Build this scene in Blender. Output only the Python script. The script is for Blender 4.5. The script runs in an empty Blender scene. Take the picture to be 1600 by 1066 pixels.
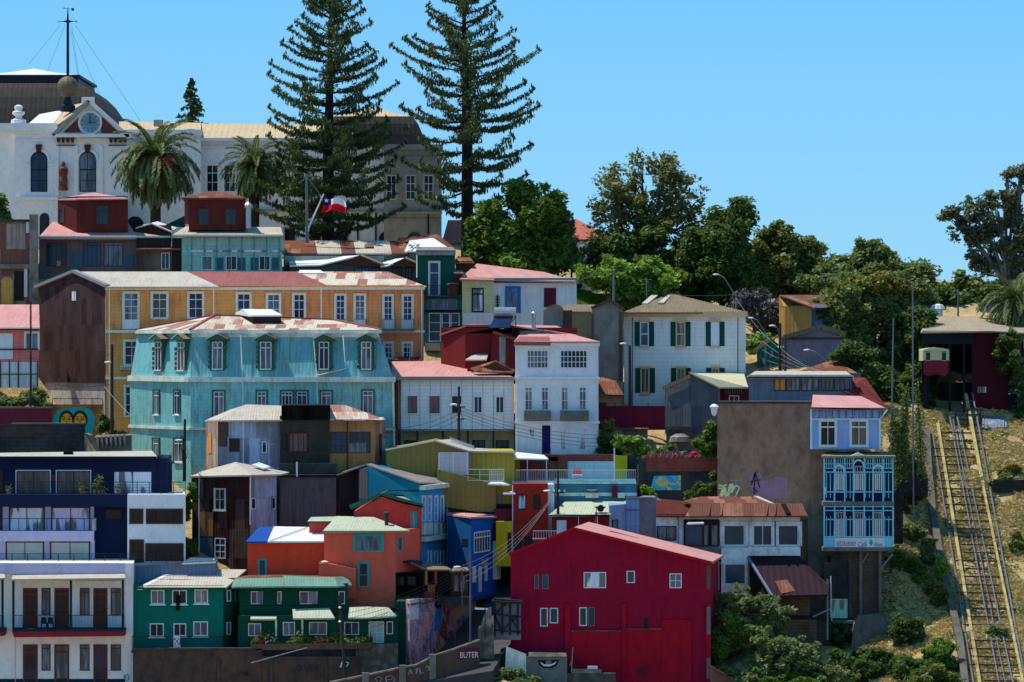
import bpy, math, random
import numpy as np
from mathutils import Vector as V, noise as mnoise
R = random.Random(7); NR = np.random.default_rng(11)
sc = bpy.context.scene
COL = sc.collection
# ---------------------------------------------------------------- picture plane -> world
F = 6000.0; D = 300.0; CZ = 40.0; HY = 533.0
def S(Y): return (D+Y)/F
def P(px, py, Y):
    s = S(Y); return V(((px-800)*s, Y, CZ+(HY-py)*s))
# ---------------------------------------------------------------- colours
def lin(c): return c/12.92 if c <= .04045 else ((c+.055)/1.055)**2.4
SH = (0.36, 0.46, 0.60)      # light reaching shaded walls, per channel
SU = (1.3, 1.38, 1.42)       # light reaching sunlit roofs
def sh(r, g, b, k=1.0):
    return tuple(min(.82, max(.012, k*lin(v/255)/SH[i])) for i, v in enumerate((r, g, b)))+(1,)
def su(r, g, b, k=1.0):
    return tuple(min(.85, max(.015, k*lin(v/255)/SU[i])) for i, v in enumerate((r, g, b)))+(1,)
# ---------------------------------------------------------------- materials
class NT:
    def __init__(s, m):
        m.use_nodes = True; s.t = m.node_tree; s.t.nodes.clear()
    def n(s, typ, ins=None, **kw):
        x = s.t.nodes.new(typ)
        for k, v in kw.items(): setattr(x, k, v)
        for k, v in (ins or {}).items():
            if isinstance(v, bpy.types.NodeSocket): s.t.links.new(v, x.inputs[k])
            else: x.inputs[k].default_value = v
        return x
    def math(s, op, a, b=0.0, clamp=False):
        x = s.n('ShaderNodeMath', {0: a, 1: b}, operation=op); x.use_clamp = clamp; return x.outputs[0]
    def mix(s, f, a, b, bt='MIX'):
        x = s.n('ShaderNodeMix', data_type='RGBA', blend_type=bt)
        for k, v in ((0, f), (6, a), (7, b)):
            if isinstance(v, bpy.types.NodeSocket): s.t.links.new(v, x.inputs[k])
            else: x.inputs[k].default_value = v
        return x.outputs[2]
    def noise(s, vec, scale, detail=4, rough=.6):
        return s.n('ShaderNodeTexNoise', {'Vector': vec, 'Scale': scale, 'Detail': detail, 'Roughness': rough}).outputs[0]
    def mapr(s, v, a, b, c=0.0, d=1.0):
        return s.n('ShaderNodeMapRange', {0: v, 1: a, 2: b, 3: c, 4: d}).outputs[0]
    def vec(s, uv, sx, sy, off=0.0):
        return s.n('ShaderNodeMapping', {'Vector': uv, 'Scale': (sx, sy, 1), 'Location': (off, off*.7, off)}).outputs[0]
MC = {}
def mat(name, kind, col, col2=None, amt=.35, rough=.8, pitch=.22, metal=0.0, stain=.5, bump=.5, sheet=.25, seed=None):
    """surface material: kind = plaster / corr / clap / brick / stone / plain / glass / wood"""
    if name in MC: return MC[name]
    m = bpy.data.materials.new(name); MC[name] = m
    t = NT(m); seed = seed if seed is not None else (len(MC)*3.7) % 91
    uv = t.n('ShaderNodeUVMap', uv_map='UVMap').outputs[0]
    ob = t.n('ShaderNodeTexCoord').outputs['Object']
    out = t.n('ShaderNodeOutputMaterial')
    b = t.n('ShaderNodeBsdfPrincipled', {'Roughness': rough, 'Metallic': metal, 'Specular IOR Level': .12 if kind not in ('glass', 'curtain') else .5})
    t.t.links.new(b.outputs[0], out.inputs[0])
    if col2 is None: col2 = tuple(c*.55 for c in col[:3])+(1,)
    if kind == 'glass':
        n = t.noise(t.vec(uv, .7, .5, seed), 1.0, 2)
        c = t.mix(t.mapr(n, .35, .65), col, col2)
        t.t.links.new(c, b.inputs['Base Color']); b.inputs['Roughness'].default_value = .12
        b.inputs['Specular IOR Level'].default_value = .3
        return m
    if kind == 'curtain':
        w = t.mapr(t.noise(t.vec(uv, 6, .5, seed), 1.0, 3, .6), .35, .62)
        c = t.mix(w, col, col2); gp_ = t.noise(t.vec(uv, 1.5, .35, seed), 1.0, 1)
        c = t.mix(t.mapr(gp_, .5, .56, 0, .85), c, (.012, .016, .025, 1))
        t.t.links.new(c, b.inputs['Base Color']); b.inputs['Roughness'].default_value = .35
        b.inputs['Coat Weight'].default_value = .5; b.inputs['Coat Roughness'].default_value = .08
        return m
    big = t.noise(t.vec(ob, 1, 1, seed), .45, 5, .65)
    pl = kind in ('plaster', 'stone', 'brick')
    stre = t.noise(t.vec(uv, *((1.1, .5) if pl else (3.2, .28)), seed), 1.3, 5, .7)      # rain streaks
    fine = t.noise(t.vec(ob, 1, 1, seed), 7.0, 3, .7)
    c = col
    H = None
    sx = t.n('ShaderNodeSeparateXYZ', {0: uv})
    if kind in ('corr', 'rust'):
        wl = .85; hl = 2.3
        fy = t.math('FLOOR', t.math('DIVIDE', sx.outputs[1], hl))
        fx = t.math('FLOOR', t.math('ADD', t.math('DIVIDE', sx.outputs[0], wl), t.math('MULTIPLY', fy, .37)))
        wn = t.n('ShaderNodeTexWhiteNoise', {'Vector': t.n('ShaderNodeCombineXYZ', {0: fx, 1: fy, 2: seed}).outputs[0]}, noise_dimensions='3D').outputs[0]
        if kind == 'rust':
            f = t.math('ADD', t.math('MULTIPLY', wn, sheet*2), t.math('MULTIPLY', t.math('ADD', big, stre), .5))
            f = t.mapr(f, .5+sheet-.12-amt*.5, .5+sheet+.22-amt*.5)
            c = t.mix(f, col, col2)
        else:
            c = t.mix(t.math('MULTIPLY', wn, sheet), col, tuple(x*.55 for x in col[:3])+(1,))
            f = t.math('MULTIPLY', t.mapr(t.math('MULTIPLY', t.math('ADD', big, stre), .5), .5, .66), amt)
            c = t.mix(f, c, col2)
        wv = t.math('SINE', t.math('MULTIPLY', sx.outputs[0], 6.2832/pitch))
        c = t.mix(t.mapr(wv, -1, -.2, .22, 0.0), c, tuple(x*.45 for x in col[:3])+(1,))
        # sheet overlap lines
        ln = t.math('FRACT', t.math('DIVIDE', sx.outputs[1], hl))
        c = t.mix(t.mapr(ln, 0, .03, .35, 0.0), c, (.05, .04, .035, 1))
        H = t.math('MULTIPLY', wv, .5)
    elif kind == 'clap':
        fr = t.math('FRACT', t.math('DIVIDE', sx.outputs[1], pitch))
        fl = t.math('FLOOR', t.math('DIVIDE', sx.outputs[1], pitch))
        wn = t.n('ShaderNodeTexWhiteNoise', {'Vector': t.n('ShaderNodeCombineXYZ', {0: fl, 1: t.math('FLOOR', t.math('DIVIDE', sx.outputs[0], 2.6)), 2: seed}).outputs[0]}, noise_dimensions='3D').outputs[0]
        c = t.mix(t.math('MULTIPLY', wn, sheet), col, tuple(x*.6 for x in col[:3])+(1,))
        f = t.math('MULTIPLY', t.mapr(t.math('MULTIPLY', t.math('ADD', big, stre), .5), .48, .62), amt)
        c = t.mix(f, c, col2)
        c = t.mix(t.mapr(fr, 0, .16, .36, 0.0), c, tuple(x*.3 for x in col[:3])+(1,))
        H = fr
    elif kind == 'wood':   # upright planks
        fl = t.math('FLOOR', t.math('DIVIDE', sx.outputs[0], pitch))
        fr = t.math('FRACT', t.math('DIVIDE', sx.outputs[0], pitch))
        wn = t.n('ShaderNodeTexWhiteNoise', {'Vector': t.n('ShaderNodeCombineXYZ', {0: fl, 1: seed, 2: 1.0}).outputs[0]}, noise_dimensions='3D').outputs[0]
        c = t.mix(t.math('MULTIPLY', wn, sheet), col, col2)
        f = t.math('MULTIPLY', t.mapr(stre, .45, .65), amt)
        c = t.mix(f, c, col2)
        c = t.mix(t.mapr(fr, 0, .12, .6, 0.0), c, (.01, .01, .01, 1))
        H = fr
    elif kind == 'brick':
        br = t.n('ShaderNodeTexBrick', {'Vector': uv, 'Color1': col, 'Color2': col2, 'Mortar': tuple(min(.6, x*1.5+.06) for x in col[:3])+(1,), 'Scale': 1.0, 'Mortar Size': .014, 'Brick Width': .32, 'Row Height': .11})
        c = t.mix(t.math('MULTIPLY', t.mapr(big, .42, .62), amt), br.outputs[0], tuple(x*.4 for x in col[:3])+(1,))
        H = t.math('SUBTRACT', 1.0, br.outputs[1])
    elif kind == 'stone':
        vo = t.n('ShaderNodeTexVoronoi', {'Vector': ob, 'Scale': 1.7}, feature='F1')
        c = t.mix(t.mapr(vo.outputs[0], .1, .6), col, col2)
        c = t.mix(t.math('MULTIPLY', t.mapr(big, .4, .6), amt), c, (.05, .05, .035, 1))
        H = t.math('SUBTRACT', 1.0, vo.outputs[0])
    elif kind == 'plain':
        c = t.mix(t.math('MULTIPLY', t.mapr(big, .4, .65), amt*.5), col, col2)
    else:  # plaster
        f = t.math('MULTIPLY', t.mapr(t.math('MULTIPLY', t.math('ADD', big, stre), .5), .44, .64), amt)
        c = t.mix(f, col, col2)
        H = fine
    c = t.mix(t.math('MULTIPLY', t.mapr(stre, .5, .72), stain), c, tuple(x*.45 for x in col[:3])+(1,))
    c = t.mix(t.mapr(fine, .3, .75, 0.0, .22), c, tuple(x*.55 for x in col[:3])+(1,))
    if stain >= .15:
        c = t.mix(t.mapr(t.noise(t.vec(uv, *((2.5, 1.6) if pl else (11, .7)), seed+5), 1.0, 3, .7), .48, .72, 0, .15+.35*stain), c, tuple(x*.5 for x in col2[:3])+(1,))
        c = t.mix(t.mapr(t.noise(t.vec(ob, 1, 1, seed+9), 1.5, 4, .75), .5, .7, 0, .1+.4*stain), c, tuple(x*.65 for x in col2[:3])+(1,))
    t.t.links.new(c, b.inputs['Base Color'])
    if H is not None:
        bp = t.n('ShaderNodeBump', {'Strength': bump, 'Distance': .03 if kind != 'plaster' else .02, 'Height': H})
        t.t.links.new(bp.outputs[0], b.inputs['Normal'])
    return m
def patchmat(name, cols, scale, rough=.8, base=None, stretch=(1, 1)):
    """hand painted mural: patches of several paints"""
    if name in MC: return MC[name]
    m = bpy.data.materials.new(name); MC[name] = m; t = NT(m)
    uv = t.n('ShaderNodeUVMap', uv_map='UVMap').outputs[0]
    out = t.n('ShaderNodeOutputMaterial'); b = t.n('ShaderNodeBsdfPrincipled', {'Roughness': rough})
    t.t.links.new(b.outputs[0], out.inputs[0])
    w = t.n('ShaderNodeTexNoise', {'Vector': t.vec(uv, stretch[0], stretch[1], 3), 'Scale': scale, 'Detail': 2.5, 'Roughness': .5}).outputs[0]
    r = t.n('ShaderNodeValToRGB', {0: t.mapr(w, .3, .7)})
    cr = r.color_ramp; cr.interpolation = 'CONSTANT'
    while len(cr.elements) < len(cols): cr.elements.new(.5)
    for i, c in enumerate(cols): cr.elements[i].position = i/len(cols); cr.elements[i].color = c
    f = t.noise(t.vec(uv, 1, 1, 9), 3.0, 5, .7)
    c = t.mix(t.mapr(f, .5, .75, 0, .6), r.outputs[0], (.12, .1, .1, 1))
    t.t.links.new(c, b.inputs['Base Color'])
    return m
def leafmat(name, a, b_, trans=.3, rough=.55):
    if name in MC: return MC[name]
    m = bpy.data.materials.new(name); MC[name] = m; t = NT(m)
    at = t.n('ShaderNodeAttribute', attribute_name='tint').outputs['Fac']
    c = t.mix(at, a+(1,), b_+(1,))
    b = t.n('ShaderNodeBsdfPrincipled', {'Base Color': c, 'Roughness': rough, 'Specular IOR Level': .25})
    tr = t.n('ShaderNodeBsdfTranslucent', {'Color': t.mix(.5, c, (.25, .35, .02, 1))})
    mx = t.n('ShaderNodeMixShader', {0: trans, 1: b.outputs[0], 2: tr.outputs[0]})
    out = t.n('ShaderNodeOutputMaterial', {0: mx.outputs[0]})
    return m
# ---------------------------------------------------------------- things and parts
def thing(name, label, cat, loc, group=None):
    o = bpy.data.objects.new(name, None); COL.objects.link(o); o.location = loc
    o.empty_display_size = .3
    o['label'] = label; o['category'] = cat
    if group: o['group'] = group
    return o
def rootloc(o):
    while o.parent: o = o.parent
    return V(o.location)
def tag(o, label, cat, group=None):
    o['label'] = label; o['category'] = cat
    if group: o['group'] = group
    return o
class Wall:
    """upright plane through two ground points given as (px, Y); u runs A->B, n faces the viewer's side"""
    def __init__(s, pa, pb, world=False):
        a = pa if world else P(pa[0], HY, pa[1]); b = pb if world else P(pb[0], HY, pb[1])
        s.a = V((a.x, a.y, 0)); d = V((b.x-a.x, b.y-a.y, 0)); s.L = d.length
        s.u = d.normalized(); s.n = V((s.u.y, -s.u.x, 0))
    def hit(s, px, py):
        d = V(((px-800)/F, 1, (HY-py)/F)); o = V((0, -D, CZ))
        t = (s.a-o).dot(s.n)/d.dot(s.n); p = o+d*t
        return (p-s.a).dot(s.u), p.z
    def pt(s, u, z, d=0.0):
        p = s.a+s.u*u+s.n*d; return V((p.x, p.y, z))
class MB:
    def __init__(s): s.v = []; s.f = []
    def add(s, vs, fs):
        k = len(s.v); s.v += [tuple(x) for x in vs]; s.f += [tuple(k+i for i in q) for q in fs]; return s
    def hexa(s, b, t):   # 4 bottom, 4 top
        return s.add(list(b)+list(t), [(3, 2, 1, 0), (4, 5, 6, 7), (0, 1, 5, 4), (1, 2, 6, 5), (2, 3, 7, 6), (3, 0, 4, 7)])
    def wb(s, w, u0, u1, z0, z1, d0, d1):   # box on wall in metres
        return s.hexa([w.pt(u0, z0, d1), w.pt(u1, z0, d1), w.pt(u1, z0, d0), w.pt(u0, z0, d0)],
                      [w.pt(u0, z1, d1), w.pt(u1, z1, d1), w.pt(u1, z1, d0), w.pt(u0, z1, d0)])
    def wp(s, w, x0, y0, x1, y1, d0, d1):   # box on wall in photo px
        xm, ym = (x0+x1)/2, (y0+y1)/2
        u0 = w.hit(x0, ym)[0]; u1 = w.hit(x1, ym)[0]; z1 = w.hit(xm, y0)[1]; z0 = w.hit(xm, y1)[1]
        return s.wb(w, min(u0, u1), max(u0, u1), z0, z1, d0, d1)
    def prism(s, pts, off):   # polygon extruded by vector
        n = len(pts); q = [V(p)+off for p in pts]
        return s.add([V(p) for p in pts]+q, [tuple(range(n)), tuple(range(2*n-1, n-1, -1))]+[(i, i+n, (i+1) % n+n, (i+1) % n) for i in range(n)])
    def wpoly(s, w, pts, d0, d1):
        q = [w.pt(*w.hit(x, y), d1) for x, y in pts]
        return s.prism(q, w.n*(d0-d1))
    def fp(s, pts, z0, z1):   # footprint prism
        b = [V((p.x, p.y, z0)) for p in pts]
        return s.prism(b, V((0, 0, z1-z0)))
    def tube(s, pts, r, n=6):
        pts = [V(p) for p in pts]; rr = r if isinstance(r, (list, tuple)) else [r]*len(pts)
        rings = []; k = len(s.v)
        for i, p in enumerate(pts):
            d = (pts[min(i+1, len(pts)-1)]-pts[max(i-1, 0)]).normalized()
            a = d.orthogonal().normalized() if i == 0 else (a-d*a.dot(d)).normalized()
            c = d.cross(a)
            for j in range(n):
                g = 2*math.pi*j/n; s.v.append(tuple(p+(a*math.cos(g)+c*math.sin(g))*rr[i]))
        for i in range(len(pts)-1):
            for j in range(n):
                s.f.append((k+i*n+j, k+i*n+(j+1) % n, k+(i+1)*n+(j+1) % n, k+(i+1)*n+j))
        s.f.append(tuple(k+j for j in range(n-1, -1, -1))); e = k+(len(pts)-1)*n
        s.f.append(tuple(e+j for j in range(n))); return s
    def bar(s, a, b, w, h=None):   # rectangular bar
        a, b = V(a), V(b); h = h or w; d = (b-a).normalized()
        up = V((0, 0, 1)) if abs(d.z) < .9 else V((0, 1, 0))
        x = d.cross(up).normalized()*w/2; y = d.cross(x).normalized()*h/2
        return s.hexa([a-x-y, a+x-y, a+x+y, a-x+y], [b-x-y, b+x-y, b+x+y, b-x+y])
    def lathe(s, c, prof, n=14):
        k = len(s.v); c = V(c)
        for r, z in prof:
            for j in range(n):
                g = 2*math.pi*j/n; s.v.append((c.x+r*math.cos(g), c.y+r*math.sin(g), c.z+z))
        for i in range(len(prof)-1):
            for j in range(n):
                s.f.append((k+i*n+j, k+i*n+(j+1) % n, k+(i+1)*n+(j+1) % n, k+(i+1)*n+j))
        s.f.append(tuple(k+j for j in range(n-1, -1, -1))); e = k+(len(prof)-1)*n
        s.f.append(tuple(e+j for j in range(n))); return s
    def build(s, name, m, parent=None, label=None, loc=None, smooth=False):
        off = rootloc(parent) if parent else (V(loc) if loc is not None else V((0, 0, 0)))
        me = bpy.data.meshes.new(name)
        me.from_pydata([(x-off.x, y-off.y, z-off.z) for x, y, z in s.v], [], s.f); me.validate()
        me.update()
        import bmesh
        bm = bmesh.new(); bm.from_mesh(me); bmesh.ops.recalc_face_normals(bm, faces=bm.faces); bm.to_mesh(me); bm.free()
        uvl = me.uv_layers.new(name='UVMap'); Z = V((0, 0, 1))
        for p in me.polygons:
            n = p.normal
            t = Z.cross(n)
            t = V((1, 0, 0)) if t.length < .08 else t.normalized()
            b = n.cross(t)
            for li in p.loop_indices:
                co = me.vertices[me.loops[li].vertex_index].co+off
                uvl.data[li].uv = (co.dot(t), co.dot(b))
            p.use_smooth = smooth
        me.materials.append(m if isinstance(m, bpy.types.Material) else MC[m])
        o = bpy.data.objects.new(name, me); COL.objects.link(o)
        if parent: o.parent = parent
        else: o.location = off
        if label: o['label'] = label
        return o
def house(name, label, cat, px, py, Y, group=None): return thing(name, label, cat, P(px, py, Y), group)
def box(T, x0, x1, yt, yb, Y, dep, m, ins=4, name='wall', back=None, label=None):
    """walls as a closed block; footprint front at depth Y, back corners ins px inside (or given)"""
    bl, brr = back if back else (x0+ins, x1-ins)
    f = [P(x0, HY, Y), P(x1, HY, Y), P(brr, HY, Y+dep), P(bl, HY, Y+dep)]
    MB().fp(f, P(0, yb, Y).z, P(0, yt, Y).z).build(name, m, T, label)
    return Wall((x0, Y), (x1, Y))
def foot(T, pts, yt, yb, m, name='wall', ref=0, label=None):
    f = [P(x, HY, Y) for x, Y in pts]; Y = pts[ref][1]
    MB().fp(f, P(0, yb, Y).z, P(0, yt, Y).z).build(name, m, T, label)
def front(T, pts, Y, dep, m, name='wall', skew=0.0, label=None):
    """front outline (px) extruded backwards"""
    q = [P(x, y, Y) for x, y in pts]
    MB().prism(q, V((skew, dep, 0))).build(name, m, T, label)
    return Wall((pts[0][0], Y), (pts[0][0]+100, Y))
def roof(T, polys, m, th=.12, name='roof', label=None):
    mb = MB()
    for q in polys: mb.prism([P(*c) for c in q], V((0, 0, -th)))
    return mb.build(name, m, T, label)
def hip(T, x0, x1, ye, r0, r1, yr, Y, dep, m, o=.35, name='roof', label=None, ins=4, th=.14, bx=None):
    A, B = P(x0, ye, Y-o), P(x1, ye, Y-o)
    bl, br = bx if bx else (x0+ins, x1-ins)
    C = P(br, HY, Y+dep+o); Dd = P(bl, HY, Y+dep+o); C.z = B.z; Dd.z = A.z
    r0, r1 = P(r0, yr, Y+dep/2), P(r1, yr, Y+dep/2)
    dn = V((0, 0, -th)); mb = MB()
    vs = [A, B, C, Dd, r0, r1, A+dn, B+dn, C+dn, Dd+dn]
    mb.add(vs, [(0, 1, 5, 4), (1, 2, 5), (2, 3, 4, 5), (3, 0, 4), (6, 7, 1, 0), (7, 8, 2, 1), (8, 9, 3, 2), (9, 6, 0, 3), (9, 8, 7, 6)])
    return mb.build(name, m, T, label)
def win(T, w, x0, y0, x1, y1, fr='white_paint', gl='glass', c=2, r=1, tr=0.0, sur=None, sw=.12, sill=None, shut=None, fw=.07, name='window', panel=0.0, hood=None, label=None, arch=False):
    xm, ym = (x0+x1)/2, (y0+y1)/2
    u0 = w.hit(x0, ym)[0]; u1 = w.hit(x1, ym)[0]; z1 = w.hit(xm, y0)[1]; z0 = w.hit(xm, y1)[1]
    m = MB(); k = .06
    def top(u):
        if not arch: return z1
        h = (u1-u0)/2; q = (u-(u0+u1)/2)/h
        return z1-h+h*math.sqrt(max(0, 1-q*q))
    if arch:
        N = 10; us = [(u0+u1)/2-(u1-u0)/2*math.cos(math.pi*i/N) for i in range(N+1)]
        for i in range(N):
            a, b = us[i], us[i+1]
            m.hexa([w.pt(a, top(a)-fw*1.3, k), w.pt(b, top(b)-fw*1.3, k), w.pt(b, top(b)-fw*1.3, .0), w.pt(a, top(a)-fw*1.3, .0)],
                   [w.pt(a, top(a), k), w.pt(b, top(b), k), w.pt(b, top(b), 0), w.pt(a, top(a), 0)])
    else: m.wb(w, u0, u1, z1-fw, z1, -.01, k)
    m.wb(w, u0, u0+fw, z0, z1-fw-((u1-u0)/2 if arch else 0), -.01, k); m.wb(w, u1-fw, u1, z0, z1-fw-((u1-u0)/2 if arch else 0), -.01, k)
    m.wb(w, u0+fw, u1-fw, z0, z0+fw, -.01, k)
    zt = z1-fw; zb = z0+fw; mw = min(fw*.7, .05)
    if panel: 
        zp = z0+(z1-z0)*panel; m.wb(w, u0+fw, u1-fw, zb, zp, -.01, k*.6); zb = zp
    if tr:
        zq = z1-(z1-z0)*tr; m.wb(w, u0+fw, u1-fw, zq-fw*.5, zq+fw*.5, -.01, k)
        ztr = zq-fw*.5
    else: ztr = zt
    for i in range(1, c):
        u = u0+(u1-u0)*i/c; m.wb(w, u-mw/2, u+mw/2, zb, top(u)-fw, -.01, k*.9)
    for j in range(1, r):
        z = zb+(ztr-zb)*j/r; m.wb(w, u0+fw, u1-fw, z-mw/2, z+mw/2, -.01, k*.8)
    if gl == 'glass' and R.random() < .3: gl = 'curtain_grey'
    o = m.build(name, fr, T, label)
    if arch:
        q = MB(); N = 12
        pts = [w.pt(u0+.02, z0+.02, .02), w.pt(u1-.02, z0+.02, .02)]+[w.pt((u0+u1)/2+(u1-u0-.04)/2*math.cos(math.pi*i/N), z1-(u1-u0)/2+(u1-u0-.04)/2*math.sin(math.pi*i/N), .02) for i in range(N+1)]
        q.prism(pts, w.n*-.05).build('pane', gl, o)
    else: MB().wb(w, u0+.02, u1-.02, z0+.02, z1-.02, -.03, .018).build('pane', gl, o)
    if sur:
        s = MB(); s.wb(w, u0-sw, u0-.002, z0, z1, 0, .11).wb(w, u1+.002, u1+sw, z0, z1, 0, .11).wb(w, u0-sw, u1+sw, z1+.002, z1+sw, 0, .12)
        s.build('surround', sur, o)
    if sill: MB().wb(w, u0-.1, u1+.1, z0-.1, z0-.004, 0, .16).build('sill', sill, o)
    if hood: MB().wb(w, u0-.15, u1+.15, z1+sw+.004, z1+sw+.1, 0, .28).build('hood', hood, o)
    if shut:
        sm, hw = shut; hz = (z1-z0)
        for sd in (0, 1):
            a = u0-.02-hw if sd == 0 else u1+.02; q = MB()
            q.wb(w, a, a+.07, z0, z1, 0, .07).wb(w, a+hw-.07, a+hw, z0, z1, 0, .07)
            for zz in (z0, z1-.08, z0+hz*.5): q.wb(w, a+.07, a+hw-.07, zz, zz+.08, 0, .065)
            n = int(hz/.14)
            for i in range(n): q.wb(w, a+.07, a+hw-.07, z0+.02+i*hz/n, z0+.02+i*hz/n+.09, 0, .04)
            q.wb(w, a+.06, a+hw-.06, z0+.01, z1-.01, .003, .02); q.build('shutter', sm, o)
    return o
def railing(T, w, x0, y0, x1, y1, d, m='iron', sp=.16, floor=None, name='balcony_railing', ret=True, rails=0, bw=.028, fm=None, fth=.12):
    xm, ym = (x0+x1)/2, (y0+y1)/2
    u0 = w.hit(x0, ym)[0]; u1 = w.hit(x1, ym)[0]; z1 = w.hit(xm, y0)[1]; z0 = w.hit(xm, y1)[1]
    q = MB(); q.wb(w, u0, u1, z1-.05, z1, d-.05, d).wb(w, u0, u1, z0+.04, z0+.07, d-.04, d)
    for j in range(rails):
        z = z0+.07+(z1-z0-.1)*(j+1)/(rails+1); q.wb(w, u0, u1, z, z+.025, d-.04, d-.01)
    n = max(1, int((u1-u0)/sp))
    for i in range(n+1):
        u = u0+(u1-u0-bw)*i/n; q.wb(w, u, u+bw, z0+.07, z1-.05, d-.04, d-.04+bw)
    if ret and d > .3:
        for u in (u0, u1-.04):
            q.wb(w, u, u+.04, z1-.05, z1, 0, d-.05); k = int(d/sp)
            for i in range(k): q.wb(w, u, u+bw, z0, z1-.05, d*i/k, d*i/k+bw)
    o = q.build(name, m, T)
    if floor: MB().wb(w, u0-.05, u1+.05, z0-fth, z0, 0, d+.03).build('balcony_floor', floor, T)
    return o
def strip(T, w, x0, y0, x1, y1, d0, d1, m, name='cornice', label=None):
    return MB().wp(w, x0, y0, x1, y1, d0, d1).build(name, m, T, label)
def pipe(T, pts, m='pipe_white', r=.05, name='drainpipe'):
    return MB().tube([P(*p) for p in pts], r, 6).build(name, m, T)
def text(T, body, w, x, y, h, m, name='lettering', d=.02, stretch=1.0, shear=0.0, label=None, ext=.006):
    cu = bpy.data.curves.new('lettering', 'FONT'); cu.body = body; cu.size = 1; cu.extrude = .5; cu.shear = shear
    tmp = bpy.data.objects.new('lettering', cu); COL.objects.link(tmp)
    dg = bpy.context.evaluated_depsgraph_get(); me = bpy.data.meshes.new_from_object(tmp.evaluated_get(dg))
    bpy.data.objects.remove(tmp); u, z = w.hit(x, y); sz = h*S(w.a.y)/.7
    off = rootloc(T)
    for v in me.vertices:
        p = w.pt(u+v.co.x*sz*stretch, z+v.co.y*sz, d+v.co.z*ext*2)-off; v.co = p
    me.materials.clear(); me.materials.append(MC[m]); o = bpy.data.objects.new(name, me); COL.objects.link(o); o.parent = T
    return o
# ---------------------------------------------------------------- foliage
def quads(name, C, N, sx, sy, m, parent, tint=None, up=None, smooth=False, loc=None):
    """C centres, N normals, sizes -> one mesh of leaf faces"""
    n = len(C); N = N/np.linalg.norm(N, axis=1, keepdims=True)
    if up is None: up = NR.normal(size=(n, 3))
    a = np.cross(N, up); a /= np.linalg.norm(a, axis=1, keepdims=True)+1e-9; b = np.cross(N, a)
    sx = np.broadcast_to(sx, (n,))[:, None]; sy = np.broadcast_to(sy, (n,))[:, None]
    off = np.array(rootloc(parent) if parent else (loc if loc is not None else (0, 0, 0)))
    Cc = C-off
    v = np.stack([Cc-a*sx*.25-b*sy, Cc+a*sx*.25-b*sy*.9, Cc+a*sx+b*sy*.1, Cc+b*sy, Cc-a*sx+b*sy*.0], 1).reshape(-1, 3)
    me = bpy.data.meshes.new(name)
    me.vertices.add(n*5); me.vertices.foreach_set('co', v.ravel().astype(np.float32))
    me.loops.add(n*5); me.loops.foreach_set('vertex_index', np.arange(n*5, dtype=np.int32))
    me.polygons.add(n); me.polygons.foreach_set('loop_start', np.arange(0, n*5, 5, dtype=np.int32))
    me.update(); me.validate()
    at = me.attributes.new('tint', 'FLOAT', 'FACE')
    at.data.foreach_set('value', (NR.random(n) if tint is None else tint).astype(np.float32))
    me.materials.append(m); o = bpy.data.objects.new(name, me); COL.objects.link(o)
    if parent: o.parent = parent
    elif loc is not None: o.location = loc
    return o
def ghit(px, py):
    Ys = np.arange(-30, 90, .5); pts = np.array([P(px, py, y) for y in Ys]); g_ = ground(pts[:, 0], pts[:, 1]); i = np.argmax(pts[:, 2] <= g_)
    return float(Ys[i])-.4
def clumps(lobes, Y, nc, per, cr, yd=1.0, inner=.55):
    """lobes (px,py,rx,ry): clump centres spread through the outer volume, leaves round each"""
    w = np.array([l[2]*l[3] for l in lobes], float); w /= w.sum(); Cs = []; Ts = []
    for l, k in zip(lobes, np.ceil(w*nc).astype(int)):
        c = np.array(P(l[0], l[1], Y+(l[4] if len(l) > 4 else 0))); s = S(Y)
        d = NR.normal(size=(k, 3)); d /= np.linalg.norm(d, axis=1, keepdims=True)
        r = inner+(1-inner)*NR.random(k)**.6
        ax = np.array([l[2]*s, (l[2]+l[3])/2*s*yd, l[3]*s]); ns = int(6+min(10, l[2]*s*2.2)); sd = NR.normal(size=(ns, 3)); sd /= np.linalg.norm(sd, axis=1, keepdims=True); sc_ = sd*NR.uniform(.6, .95, (ns, 1)); sr = NR.uniform(.26, .5, ns); ix = NR.integers(0, ns, k)
        fly = np.where(NR.random(k) < .1, NR.uniform(1.1, 1.35, k), 1)[:, None]; q = c+(sc_[ix]+d*(r*sr[ix])[:, None])*fly*ax; rad = cr*(.6+.8*NR.random(k))
        for i in range(k):
            m = per; g = NR.normal(size=(m, 3)); g /= np.linalg.norm(g, axis=1, keepdims=True)
            g *= (NR.random(m)**.45)[:, None]*rad[i]; g[:, 2] *= .75
            Cs.append(q[i]+g); t = NR.random()*.6; Ts.append(t+.4*NR.random(m))
    return np.concatenate(Cs), np.concatenate(Ts)
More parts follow.
